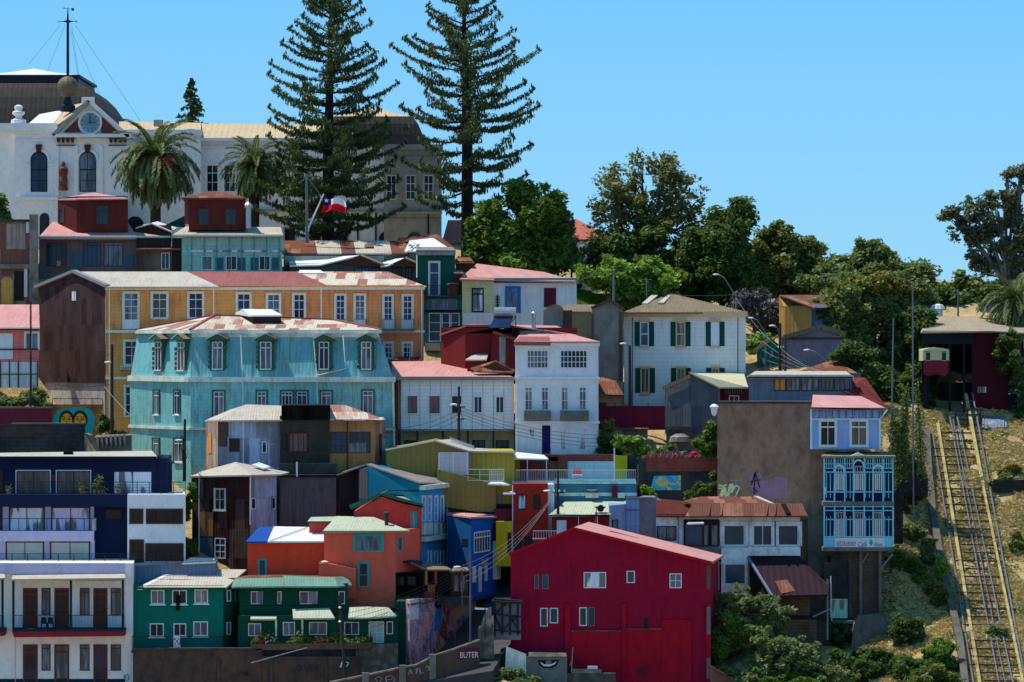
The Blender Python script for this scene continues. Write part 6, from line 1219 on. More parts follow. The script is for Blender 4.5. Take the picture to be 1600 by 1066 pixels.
w_ = front(T, [(553, 800), (597, 776), (657, 791), (657, 890), (553, 890)], -3.2, 5, 'brick_red_wall'); roof(T, [[(660, 791, -3.6), (633, 785, -3.6), (593, 774, -3.6), (596, 771, 1), (630, 774, 1), (659, 786, 1)]], 'roof_green'); MB().bar(P(547, 793, -3.5), P(596, 772.5, -3.5), .2, .35).bar(P(596, 773, -3.5), P(661, 791, -3.5), .2, .35).build('barge_board', 'green_trim', T); roof(T, [[(548, 792, -3.5), (596, 772, -3.5), (610, 764, 1), (575, 778, 1)]], 'green_trim', name='roof'); win(T, w_, 643, 800, 650, 830, fr='teal_paint', gl='curtain_pink', c=1, sur='teal_paint', sw=.08); railing(T, w_, 641, 826, 654, 837, .4, 'iron')
# ================================================================= TEAL ROW HOUSE + BLUE HOUSE
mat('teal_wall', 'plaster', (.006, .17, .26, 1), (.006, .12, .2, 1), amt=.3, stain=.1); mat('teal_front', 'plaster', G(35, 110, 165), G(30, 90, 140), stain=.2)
T = house('teal_row_house', 'teal row house with a plain gable side and tall thin white windows', 'house', 660, 890, 1)
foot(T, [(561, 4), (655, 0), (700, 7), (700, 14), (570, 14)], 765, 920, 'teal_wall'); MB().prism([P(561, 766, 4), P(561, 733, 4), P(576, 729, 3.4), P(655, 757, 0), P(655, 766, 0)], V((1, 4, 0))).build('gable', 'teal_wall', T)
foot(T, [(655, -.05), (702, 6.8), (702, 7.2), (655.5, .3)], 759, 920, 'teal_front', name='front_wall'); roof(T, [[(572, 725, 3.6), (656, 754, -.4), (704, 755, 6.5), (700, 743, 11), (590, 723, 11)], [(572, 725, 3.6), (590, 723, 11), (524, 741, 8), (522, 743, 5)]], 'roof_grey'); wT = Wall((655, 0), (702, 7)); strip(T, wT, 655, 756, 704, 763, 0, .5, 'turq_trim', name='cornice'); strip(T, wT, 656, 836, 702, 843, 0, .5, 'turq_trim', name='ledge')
strip(T, Wall((561, 4), (655, 0)), 561, 733, 575, 780, 0, .03, 'tin_grey', name='grey_panel')
for x0 in (659, 668, 678, 687.5): win(T, wT, x0, 776, x0+4.5, 815, gl='curtain_pink', c=1, r=3, sur='white_paint', sw=.1, fw=.08); MB().wp(wT, x0-.5, 817, x0+5, 835, 0, .2).build('balustrade_panel', 'turq_trim', T)
for x0 in (668, 678, 687.5): win(T, wT, x0, 862, x0+4.5, 884, gl='curtain_pink', c=1, sur='white_paint', sw=.1, fw=.08)
pipe(T, [(699, 760, 6.2), (699, 890, 6.2)])
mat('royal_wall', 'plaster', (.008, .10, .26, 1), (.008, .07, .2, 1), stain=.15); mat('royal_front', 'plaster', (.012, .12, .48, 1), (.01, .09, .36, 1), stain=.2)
T = house('royal_blue_house', 'royal blue house with a white grilled window and white doors on the steep road', 'house', 740, 910, 0)
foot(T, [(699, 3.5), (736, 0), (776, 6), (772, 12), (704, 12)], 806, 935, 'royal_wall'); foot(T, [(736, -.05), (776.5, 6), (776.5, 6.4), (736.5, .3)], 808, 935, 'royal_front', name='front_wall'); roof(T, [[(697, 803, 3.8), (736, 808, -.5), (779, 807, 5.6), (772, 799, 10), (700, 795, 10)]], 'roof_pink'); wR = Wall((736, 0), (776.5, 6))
win(T, wR, 740, 830, 765, 863, gl='glass_blue', c=6, r=1, tr=.28, fw=.1); MB().wp(wR, 740, 838, 765, 840, .07, .12).build('grille_bar', 'white_paint', T)
for x0, x1, y1 in ((737.5, 742, 910), (747, 751, 925), (757, 760, 908)): MB().wp(wR, x0, 885, x1, y1, 0, .1).build('door_post', 'cream_paint', T)
strip(T, Wall((699, 3.5), (736, 0)), 722, 842, 731, 853, 0, .04, 'dark_paint', name='vent_opening'); MB().wp(wR, 770, 845, 776, 905, -.2, .35).build('pillar', 'cream_paint', T); strip(T, wR, 752, 873, 762, 884, 0, .02, 'mural_paint', name='graffiti')
# ================================================================= OLIVE HOUSE
mat('olive_wall', 'corr', G(90, 88, 52), G(78, 76, 50), pitch=.4, sheet=.08, stain=.15); mat('olive_bright', 'corr', G(112, 117, 56), G(98, 102, 54), pitch=.4, sheet=.08, stain=.15); mat('yellow_wall', 'plaster', (.8, .52, .01, 1), (.55, .36, .02, 1), stain=.2)
T = house('olive_house', 'big olive green house with a white lattice screen and a small balcony', 'house', 700, 820, 6)
front(T, [(604, 702), (640, 696), (680, 688), (735, 706), (735, 760), (780, 775), (780, 900), (604, 900)], 7, 6, 'olive_wall'); w_ = box(T, 735, 804, 705, 790, 8, 7, 'olive_bright'); wO = Wall((604, 7), (704, 7))
roof(T, [[(680, 688, 6.6), (733, 704.5, 6.6), (746, 703.5, 10), (705, 686, 12)], [(733, 704.5, 7.4), (806, 706.5, 7.4), (798, 703, 14), (744, 700, 14)]], 'roof_zinc'); MB().bar(P(602, 703, 6.8), P(640, 696.5, 6.8), .12).bar(P(640, 696.5, 6.8), P(681, 688, 6.8), .12).build('barge_board', 'cream_paint', T); MB().prism([P(703, 686, 10), P(741, 702, 10), P(741, 697, 10.4), P(703, 683, 10.4)], V((0, .1, 0))).build('roof_panel', 'steel', T)
q = MB(); u0, zt_ = wO.hit(686, 707); u1, zb_ = wO.hit(731, 741)
for i in range(24):
    u = u0+(u1-u0)*i/23; q.wb(wO, u-.02, u+.02, zb_, zt_, 1.0, 1.03)
for i in range(18):
    z = zb_+(zt_-zb_)*i/17; q.wb(wO, u0, u1, z-.02, z+.02, 1.03, 1.06)
q.wb(wO, u0-.03, u0+.06, zb_, zt_, .95, 1.08).wb(wO, u1-.06, u1+.05, zb_, zt_, .95, 1.08).wb(wO, (u0+u1)/2-.04, (u0+u1)/2+.04, zb_, zt_, .95, 1.08).build('lattice_screen', 'white_paint', T); strip(T, wO, 686, 706, 735, 742, 0, .05, mat('screen_shade', 'plaster', G(105, 95, 125)), name='screened_wall')
MB().prism([P(683, 742, 5.5), P(683, 733, 5.5), P(775, 757, 5.5), P(775, 800, 5.5), P(745, 800, 5.5), P(683, 790, 5.5)], V((0, 1.5, 0))).build('stair_wall', 'olive_wall', T); w5_ = Wall((736, 5.5), (800, 5.5)); railing(T, w5_, 731, 733, 787, 752, .1, 'white_paint', sp=.9, rails=1, ret=False, bw=.04, name='terrace_railing')
q = MB()
for i in range(8): q.wp(w5_, 765+i*3.1, 733, 766+i*3.1, 752, .1, .16)
q.build('railing_bars', 'white_paint', T); roof(T, [[(762, 756, 4.8), (796, 757, 4.8), (785, 753, 7), (766, 753, 7)]], 'roof_white', name='porch_roof'); w6_ = box(T, 766, 800, 757, 790, 6.4, 1.5, 'olive_bright', name='porch_wall'); box(T, 775, 800, 815, 885, 4.4, 4, 'yellow_wall', name='lower_wall')
win(T, w6_, 771, 774, 787, 800, fr='curtain_pink', gl='curtain_brown', c=1, name='door'); box(T, 770, 802, 788, 817, 6, 3, 'dark_paint', name='recess_wall'); MB().wp(w5_, 772, 795, 805, 815, .2, .3).build('balcony_parapet', 'maroon_paint', T); MB().wp(w5_, 770, 815, 806, 818, -2, .35).build('balcony_floor', 'concrete', T); roof(T, [[(786, 771, 4.4), (805, 771, 4.4), (803, 768, 6), (788, 768, 6)]], 'roof_white', name='porch_roof'); strip(T, Wall((775, 4.4), (800, 4.4)), 793, 832, 799, 866, 0, .05, 'maroon_paint', name='door')
# ================================================================= RED-ORANGE BUILDING + TERRACE
mat('vermilion_wall', 'plaster', (.45, .03, .018, 1), (.32, .035, .03, 1), amt=.4, stain=.2)
T = house('vermilion_house', 'flat vermilion red house with four dark windows beside the olive house', 'house', 828, 865, 5)
w_ = box(T, 800, 856, 756, 885, 5, 4, 'vermilion_wall')
for x0, x1, y0, y1, g in ((809, 822, 773, 796, 'curtain_white'), (834, 844, 773, 796, 'glass_dark'), (804, 815, 838, 862, 'glass_teal'), (820, 832, 838, 862, 'glass_teal')): win(T, w_, x0, y0, x1, y1, fr='dark_paint', gl=g, c=2, fw=.07)
strip(T, w_, 800, 815, 856, 817, 0, .08, 'roof_rusty_red', name='band'); pipe(T, [(801, 758, 4.8), (801, 862, 4.8)], r=.04); box(T, 854, 866, 757, 850, 5.5, 4, 'grime_white', name='grey_strip')
mat('teal_grey_wall', 'plaster', G(36, 88, 112), G(32, 74, 95), stain=.3)
T = house('terrace_building', 'teal building topped by a white railed terrace with red, white and yellow walls', 'building', 925, 785, 8)
w_ = box(T, 800, 994, 752, 830, 8, 8, 'teal_grey_wall', back=(800, 992)); railing(T, w_, 806, 734, 993, 754, 0, 'white_paint', sp=.14, ret=False, bw=.02, name='terrace_railing'); strip(T, w_, 800, 752.5, 994, 756, 0, .12, 'turq_trim', name='terrace_edge')
wt = Wall((800, 14), (1000, 14))
def back(x0, x1, y0, y1, m_, nm='terrace_wall'): MB().wp(wt, x0, y0, x1, y1, -.5, 0).build(nm, m_, T)
back(812, 872, 714, 756, 'brick_red'); back(872, 961, 721, 756, 'white_clap'); back(835, 961, 710, 721, 'brick_red', 'brick_band'); MB().wp(wt, 872, 711, 887, 756, 0, .25).build('brick_pier', 'brick_red', T); MB().wp(wt, 803, 714, 812, 756, 0, .3).build('yellow_pier', 'yellow_wall', T); MB().wp(wt, 961, 712, 980, 756, -.5, .2).build('yellow_wall', 'yellow_wall', T); strip(T, wt, 980, 712, 995, 756, -.5, 0, 'dark_blocks', name='end_wall')
roof(T, [[(802, 716, 9.5), (857, 717, 9.5), (850, 711, 13.9), (803, 706, 13.9)]], 'roof_white', name='awning')
for x in (824, 854): MB().bar(P(x, 717, 9.6), P(x, 752, 9.6), .06).build('awning_post', 'white_paint', T)
MB().tube([P(960, 700, 8.2), P(960, 754, 8.2)], .05, 6).build('flagpole', 'white_paint', T); strip(T, w_, 870, 770, 995, 775, -.1, .02, 'turq_trim', name='band')
for x, m_ in ((956, 'maroon_paint'),): MB().wp(w_, x, 759, x+8, 777, 0, .4).build('chimney', m_, T)
for x0, x1 in ((915, 935), (965, 976)): MB().wp(w_, x0, 770, x1, 778, 0, .3).build('window_box', 'turq_trim', T)
tag(MB().lathe(P(925, 768, 7.6), [(.02, -.02), (.3, .03), (.45, .15)], 12).build('dish', 'grey_paint', loc=P(925, 770, 7.6)), 'grey satellite dish on the teal terrace building', 'satellite dish')
rc = house('deck_chair', 'pale chair with a rosy back on the white railed terrace', 'chair', 902, 752, 9); b = P(902, 752, 9); MB().hexa([b+V((-.4, -.3, .45)), b+V((.4, -.3, .45)), b+V((.4, .3, .45)), b+V((-.4, .3, .45))], [b+V((-.4, -.3, .52)), b+V((.4, -.3, .52)), b+V((.4, .3, .52)), b+V((-.4, .3, .52))]).build('seat', 'white_paint', rc); MB().hexa([b+V((-.35, .25, .5)), b+V((.35, .25, .5)), b+V((.35, .3, .5)), b+V((-.35, .3, .5))], [b+V((-.35, .4, 1.0)), b+V((.35, .4, 1.0)), b+V((.35, .45, 1.0)), b+V((-.35, .45, 1.0))]).build('backrest', 'vermilion_wall', rc)
for sx in (-.35, .35):
    for sy in (-.25, .25): MB().bar(b+V((sx, sy, 0)), b+V((sx, sy, .45)), .05).build('leg', 'white_paint', rc)
# white roofed red house + grey-blue block
mat('crimson_wall', 'clap', (.28, .015, .02, 1), (.2, .015, .02, 1), pitch=.3, stain=.2); mat('greyblue_wall', 'corr', G(85, 110, 160), G(80, 95, 130), pitch=.35, stain=.3)
T = house('crimson_cottage', 'crimson cottage with a broad pale green-white roof, a white door and a satellite dish', 'cottage', 910, 850, 2)
w_ = box(T, 862, 952, 803, 880, 2, 6, 'crimson_wall'); roof(T, [[(857, 805, 1.5), (953, 804, 1.5), (982, 782, 8), (884, 783, 8)]], 'roof_green'); win(T, w_, 870, 813, 885, 836, fr='white_paint', gl='white_paint', c=1, name='door'); pipe(T, [(904, 806, 1.7), (904, 840, 1.7)], r=.03); strip(T, w_, 857, 803.5, 953, 806, .2, .5, 'white_paint', name='fascia')
foot(T, [(952, 2), (981, 5), (980, 9), (950, 8)], 790, 880, 'greyblue_wall', name='side_wall'); win(T, Wall((952, 2), (981, 5)), 956, 812, 965, 836, fr='dark_paint', gl='glass', c=1); railing(T, w_, 833, 828, 870, 841, 1.2, 'white_paint', sp=.2, floor='concrete', ret=False, bw=.03, name='porch_railing')
T = house('greyblue_block', 'blank grey-blue block right behind the crimson cottage', 'building', 1000, 870, 5)
box(T, 978, 999, 780, 890, 4.6, 5, 'greyblue_wall'); box(T, 998, 1026, 778, 890, 5, 5, 'grey_violet'); strip(T, Wall((978, 4.6), (999, 4.6)), 978, 796, 999, 798, 0, .05, 'concrete', name='joint'); strip(T, Wall((978, 4.6), (1026, 4.6)), 978, 777, 1026, 780, -.4, .1, 'concrete', name='coping')
T = house('satellite_dish', 'dark satellite dish on the pale roof of the crimson cottage', 'satellite dish', 933, 800, 2.5)
MB().lathe(P(938, 796, 2.2), [(.02, 0), (.3, .06), (.5, .2)], 14).build('dish', 'dark_paint', T).rotation_euler = (0, 0, 0); MB().bar(P(932, 792, 2.4), P(932, 806, 2.4), .06).bar(P(932, 796, 2.4), P(938, 797, 2.3), .05).build('mast', 'white_paint', T); MB().prism([P(x, y, 1.9) for x, y in oval(938, 794.5, 5, 5.5)], V((.05, .12, 0))).build('reflector', 'dark_paint', T)
fl = cloth('small red and white pennant hanging under the satellite dish', (930, 800, 934, 820), 1.6, 'white_paint'); MB().prism([P(930, 800, 1.5), P(932, 800, 1.5), P(932.4, 819, 1.5), P(930.6, 820, 1.5)], V((0, .03, 0))).build('red_stripe', 'red_paint', fl)
# ================================================================= BIG RED HOUSE
mat('big_red', 'clap', (.36, .006, .036, 1), (.22, .006, .03, 1), pitch=.2, amt=.6, sheet=.2, stain=.3, bump=.3); mat('big_red_bright', 'plaster', (.48, .006, .022, 1), (.3, .006, .024, 1), amt=.7, stain=.35)
T = house('big_red_house', 'huge dark crimson gabled house with a pink roof and few scattered windows', 'house', 950, 1066, -13)
Y0 = -13; w_ = front(T, [(798, 866), (897, 827), (1110, 879), (1110, 1120), (798, 1120)], Y0, 7.8, 'big_red', skew=1.0); w_ = Wall((798, Y0), (1110, Y0))
dx = 1.25
def rr(x, y, b=0, o=0): p = P(x, y, Y0); return p+V((dx*b, -.3+8.4*b, .02+o))
def rpoly(pts, m_, nm='roof'): MB().prism(pts, V((0, 0, -.16))).build(nm, m_, T)
rpoly([rr(897, 824), rr(1113, 877.5), rr(1113, 877.5, 1), rr(897, 824, 1)], 'roof_pink'); rpoly([rr(897, 824), rr(794, 866), rr(794, 866, 1), rr(897, 824, 1)], 'roof_pink')
MB().bar(P(795, 867, Y0-.32), P(897, 826, Y0-.32), .08, .2).bar(P(897, 826, Y0-.32), P(1112, 880, Y0-.32), .08, .2).build('barge_board', 'big_red_bright', T)
for x0, x1, y0, y1, f_, g in ((835, 842, 898, 920, 0, 'glass_blue'), (847, 857, 898, 920, 0, 'glass_blue'), (912, 947, 894, 919, 1, 'curtain_white'), (979, 992, 892, 911, 1, 'glass'), (1046, 1065, 896, 919, 1, 'glass'), (844, 856, 950, 979, 1, 'glass_teal'), (859, 872, 950, 974, 1, 'glass_teal'), (905, 917, 949, 978, 1, 'glass_teal'), (919, 929, 949, 978, 0, 'glass_teal')):
    win(T, w_, x0, y0, x1, y1, fr='white_paint' if f_ else 'grey_paint', gl=g, c=2 if x1-x0 > 13 else 1, r=2 if x0 > 1000 else 1, fw=.07 if f_ else .03)
strip(T, w_, 1006, 966, 1012, 982, 0, .04, 'dark_paint', name='opening'); 
for x0, x1, y0, y1 in ((883, 891, 943, 1100), (971, 978, 943, 1100), (1103, 1110, 943, 1100)): strip(T, w_, x0, y0, x1, y1, 0, .22, 'big_red_bright', name='pilaster')
strip(T, w_, 891, 986, 971, 1100, 0, .12, 'big_red_bright', name='lower_panel'); strip(T, w_, 978, 983, 1034, 1100, 0, .1, 'big_red_bright', name='lower_panel'); strip(T, w_, 1034, 968, 1080, 1100, 0, .14, 'big_red_bright', name='lower_panel'); strip(T, w_, 893, 984.5, 970, 986.5, 0, .2, 'roof_rusty_red', name='ledge'); strip(T, w_, 978, 981.5, 1034, 983.5, 0, .16, 'roof_rusty_red', name='ledge'); strip(T, w_, 996, 1043, 1010, 1056, .05, .14, 'maroon_paint', name='vent')
strip(T, w_, 1104, 882, 1110, 921, 0, .05, 'brick_brown', name='bare_corner'); strip(T, w_, 1104, 948, 1110, 991, .2, .25, 'concrete', name='bare_corner'); strip(T, w_, 1104, 1028, 1110, 1060, .2, .25, 'concrete', name='bare_corner')
pat = rr(940, 838, .5, .05); MB().hexa([pat, pat+V((2.1, 0, -.55)), pat+V((2.3, .5, -.55)), pat+V((.2, .5, 0))], [pat+V((0, 0, .12)), pat+V((2.1, 0, -.43)), pat+V((2.3, .5, -.43)), pat+V((.2, .5, .12))]).build('skylight', 'maroon_paint', T)
for x, y in ((1025, 862), (1035, 865)): MB().tube([P(x, y, -8), P(x, y-11, -8)], .1, 8).lathe(P(x, y-11, -8), [(.16, 0), (.16, .1), (.03, .18)], 8).build('flue', 'roof_red', T)
mat('brick_orange', 'brick', (.4, .12, .06, 1), (.3, .09, .05, 1)); T = house('boundary_wall', 'short sloping orange brick wall descending from the big red house', 'wall', 1130, 1060, -13)
MB().prism([P(1110, 1040, -13.4), P(1165, 1072, -13.4), P(1165, 1120, -13.4), P(1110, 1120, -13.4)], V((0, .4, 0))).build('wall', 'brick_orange', T); MB().bar(P(1110, 1040, -13.4), P(1165, 1072, -13.4), .5, .12).build('coping', 'brick_orange', T)
# lattice shed, eye wall and stone steps at the foot of the red house
T = house('timber_hut', 'dark crossed-timber hut with pale panels leaning on the left side of the big red house', 'hut', 790, 990, -14)
box(T, 772, 814, 940, 1000, -14, 1.5, 'grey_violet'); q = MB(); 
for a, b in (((771, 936), (816, 940)), ((771, 960), (818, 964)), ((771, 985), (818, 988)), ((773, 936), (773, 995)), ((785, 936), (785, 992)), ((797, 938), (797, 992)), ((809, 938), (809, 992)), ((773, 960), (797, 938)), ((785, 985), (809, 962)), ((797, 962), (812, 990)), ((773, 962), (785, 988))): q.bar(P(*a, -14.2), P(*b, -14.2), .16, .1)
q.build('timber_frame', 'iron', T); roof(T, [[(768, 939, -14.6), (818, 941, -14.6), (812, 934, -12), (772, 934, -12)]], 'dark_timber')
T = house('gate_pillar', 'sunlit cream rendered pillar stub at the top of the roadside wall', 'pillar', 760, 985, -15); MB().hexa([P(750, 982, -15.2), P(768, 982, -15.2), P(768, 982, -14), P(752, 982, -14)], [P(760, 950, -15), P(768, 948, -15), P(768, 948, -14.2), P(761, 950, -14.2)]).build('wall', 'pale_stone', T); box(T, 747, 772, 980, 1030, -15.3, 1.2, 'rough_stone', name='base'); MB().bar(P(742, 951, -15.2), P(762, 952, -15.2), .12).build('bar', 'white_paint', T); MB().bar(P(758, 950, -15.4), P(758, 1000, -15.4), .06).build('post', 'iron', T)
T = house('painted_eye_wall', 'low concrete wall painted with one black and white eye', 'mural', 855, 1040, -15.5)
w_ = box(T, 822, 886, 1026, 1070, -15.5, .5, 'concrete', ins=0); MB().hexa([P(789, 1050, -15.5), P(822, 1055, -15.5), P(822, 1055, -15), P(789, 1050, -15)], [P(791, 1010, -15.5), P(822, 1022, -15.5), P(822, 1022, -15), P(791, 1010, -15)]).build('sloping_wall', 'turq_trim', T); MB().hexa([P(826, 1026, -15.6), P(886, 1026, -15.6), P(886, 1026, -13.6), P(826, 1026, -13.6)], [P(826, 1019, -15.2), P(884, 1020, -15.2), P(884, 1020, -13.6), P(826, 1019, -13.6)]).build('sill_slab', 'rough_stone', T)
MB().wpoly(w_, [(840, 1032), (874, 1031), (870, 1040), (862, 1044), (850, 1044), (843, 1040)], 0, .02).build('painted_lid', 'black_cloth', T); MB().wpoly(w_, [(844, 1034), (850, 1038), (862, 1038), (870, 1033), (867, 1038), (859, 1041.5), (850, 1041), (846, 1038)], .02, .03).build('painted_eye', 'white_paint', T); MB().wpoly(w_, oval(857, 1035, 5, 3), .02, .04).build('painted_pupil', 'grey_violet', T)
T = house('stone_wall', 'low rough stone wall with pale slabs in front of the big red house', 'wall', 920, 1066, -15.2); box(T, 886, 962, 1052, 1120, -15.2, .6, 'rough_stone', ins=0); MB().hexa([P(893, 1052, -15.3), P(940, 1052, -15.3), P(940, 1052, -14.6), P(893, 1052, -14.6)], [P(893, 1045, -15.3), P(940, 1046, -15.3), P(940, 1046, -14.6), P(893, 1045, -14.6)]).build('slabs', 'pale_stone', T); box(T, 918, 934, 1041, 1047, -14.8, .3, 'turq_trim', name='panel'); MB().bar(P(893, 1050, -15.4), P(895, 1012, -15.4), .07).bar(P(895, 1030, -15.4), P(890, 1040, -15.4), .06).build('stake', 'grey_paint', T)
# ================================================================= RUST ROOFED HOUSE
mat('grimy_white', 'plaster', G(160, 168, 185), G(110, 115, 120), amt=.6, stain=.6)
T = house('rust_roof_house', 'grimy white house with big dark windows under a crumpled rusty mansard roof', 'house', 1140, 920, -1)
w_ = box(T, 1025, 1250, 804, 868, -1, 6, 'grimy_white'); roof(T, [[(1071, 806.5, -1.8), (1262, 806, -1.8), (1253, 787, -.2), (1205, 786, -.2), (1083, 786, -.2)]], 'roof_rusty_red'); roof(T, [[(1066, 783, 1), (1083, 787, -.3), (1206, 787, -.3), (1180, 775.5, 4), (1095, 776, 4)]], 'roof_rusty_red'); roof(T, [[(1025, 806, -1.5), (1072, 806, -1.5), (1080, 784, 2), (1026, 779, 2)]], 'cupola_red', label='dark red left section of roof')
for x in (1107, 1126, 1197, 1210): MB().bar(P(x, 806, -2), P(x+3, 787, -.3), .12, .1).build('roof_rib', 'roof_rusty_red', T)
MB().bar(P(1224, 788, -.5), P(1232, 803, -1.8), .35, .12).build('roof_hole', 'black_cloth', T); MB().bar(P(1180, 776, 3.8), P(1209, 789, -.4), .35, .15).build('roof_flashing', 'roof_zinc', T); MB().bar(P(1027, 780, 1.8), P(1032, 783, 1.8), .2).build('flashing', 'roof_white', T)
win(T, w_, 1026, 822, 1057, 845, fr='dark_paint', gl='glass', c=2, r=1); 
wv = Wall((1068, -1.6), (1126, -1.6)); box(T, 1068, 1124, 812, 854, -1.2, .8, 'dark_timber', name='bay'); 
for x0, x1, g in ((1070, 1098, 'glass_blue'), (1099, 1107, 'curtain_grey'), (1111, 1122, 'curtain_grey')): win(T, Wall((1068, -1.2), (1126, -1.2)), x0, 820, x1, 853, fr='brown_paint', gl=g, c=1)
roof(T, [[(1073, 818, -2.4), (1100, 817, -2.4), (1098, 815, -1.4), (1076, 816, -1.4)]], 'roof_white', name='awning')
for x0, x1 in ((1130, 1164), (1176, 1207), (1215, 1248)): win(T, w_, x0, 820, x1, 853, fr='cream_shaded' if 0 else 'grimy_white', gl='glass_teal', c=1 if x0 != 1176 else 2, sur='grimy_white', sw=.25, fw=.1)
strip(T, w_, 1025, 803, 1252, 808, .1, .3, 'brown_paint', name='eaves_board'); strip(T, w_, 1168, 854, 1250, 868, 0, .35, 'grimy_white', name='ledge'); strip(T, w_, 1068, 855, 1127, 868, 0, .3, 'concrete', name='ledge')
w2_ = box(T, 1127, 1169, 856, 935, -1.4, 5, 'grimy_white', name='lower_bay'); win(T, w2_, 1132, 881, 1165, 913, fr='grimy_white', gl='glass_blue', c=1, sur='grimy_white', sw=.1); box(T, 1104, 1127, 868, 930, -.6, 4, 'dark_timber', name='lower_recess'); roof(T, [[(1080, 878, -2), (1126, 879, -2), (1112, 869, 0), (1090, 868, 0)]], 'roof_grey', name='canopy'); win(T, Wall((0, -.6), (100, -.6)), 1112, 881, 1124, 922, gl='glass_dark', c=1); strip(T, w_, 1059, 806, 1061, 865, 0, .05, 'grey_paint', name='drainpipe')
T = house('lean_to', 'dark red-black corrugated lean-to roof with one pale rusty sheet over a brick hut', 'shed', 1240, 990, -3)
mat('roof_black_red', 'corr', (.03, .012, .02, 1), (.05, .02, .025, 1), pitch=.5, sheet=.4, amt=.5, bump=1)
roof(T, [[(1206, 931, -6), (1293, 929, -6), (1297, 915, -4.5), (1246, 868, -1.2), (1169, 870, -1.2)]], 'roof_black_red'); MB().bar(P(1169, 871, -1.4), P(1206, 931, -6.2), .15, .15).build('barge_board', 'slate_wall', T); roof(T, [[(1221, 927.5, -5.9), (1242, 923, -5.5), (1230, 905.5, -4.1), (1211, 908, -4.3)]], 'roof_rust', name='loose_sheet', th=.02)
w_ = box(T, 1214, 1266, 932, 1010, -4.2, 4, 'brick_brown'); box(T, 1266, 1296, 925, 1010, -3.8, 4, 'dark_blocks'); strip(T, w_, 1214, 962, 1290, 967, -.2, .2, 'dark_timber', name='beam'); MB().prism([P(1172, 880, -1.3), P(1205, 931, -5), P(1205, 960, -2), P(1172, 935, -1.3)], V((.2, .3, 0))).build('side_wall', 'dark_timber', T)
strip(T, w_, 1233, 968, 1276, 1005, 0, .04, 'brick_brown', name='brick_panel'); MB().bar(P(1270, 964, -4.6), P(1298, 951, -4.6), .12).build('prop', 'grey_paint', T); MB().bar(P(1293, 905, -4.4), P(1293, 1000, -4.4), .12).build('post', 'grey_paint', T)
# ================================================================= garden between the buildings
T = house('garden_wall', 'grey garden wall with red-brown rubble coping and a blue and yellow painted patch', 'wall', 1050, 790, 12)
w_ = box(T, 998, 1122, 716, 800, 12, .5, 'concrete_dark', ins=0); MB().wp(w_, 1010, 717, 1120, 737, 0, .08).build('brick_band', 'brick_red', T); MB().wpoly(w_, [(1016, 766), (1022, 744), (1064, 743), (1064, 766)], 0, .02).build('painted_patch', patchmat('graffiti_blue_patch', [G(30, 120, 190), G(60, 150, 200), G(40, 120, 190), G(170, 160, 90), G(40, 130, 190)], .9), T); MB().wpoly(w_, oval(1034, 753, 9, 8), .02, .03).build('painted_yellow', mat('paint_dull_yellow', 'plaster', G(170, 165, 100), G(120, 140, 150)), T); MB().wpoly(w_, oval(1032, 749, 2, 3), .03, .04).build('painted_spot', 'white_paint', T)
q = MB()
for i in range(60): x = R.uniform(1005, 1118); p = P(x, R.uniform(712, 718), 12.2); s = R.uniform(.08, .25); q.hexa([p+V((-s, -s, -s)), p+V((s, -s*.6, -s)), p+V((s*.8, s, -s)), p+V((-s, s, -s))], [p+V((-s*.6, -s*.5, s*.6)), p+V((s*.5, -s*.5, s)), p+V((s*.6, s, s*.7)), p+V((-s, s*.7, s*.5))])
q.build('coping_rubble', 'brick_red', T); box(T, 996, 1004, 758, 800, 11.6, .6, 'maroon_wall', name='pier')
T = house('timber_pile', 'heap of broken pale timber planks propped on the garden wall', 'timber pile', 1060, 712, 13.5); q = MB()
for a, b in (((1050, 691), (1062, 712)), ((1043, 694), (1038, 714)), ((1043, 694), (1051, 692)), ((1030, 700), (1036, 716))): q.bar(P(*a, 13), P(*b, 13), .16)
for i in range(24): a = (R.uniform(1035, 1085), R.uniform(706, 716)); q.bar(P(*a, R.uniform(12.8, 14)), P(a[0]+R.uniform(-12, 12), a[1]+R.uniform(-3, 3), R.uniform(12.8, 14)), .14)
q.build('planks', 'pale_stone', T); tag(MB().lathe(P(1084, 716, 12.8), [(.25, 0), (.35, .2), (.3, .45), (.1, .55)], 8).build('bag', 'red_paint', loc=P(1084, 716, 12.8)), 'small bright red bag beside the broken planks', 'bag')
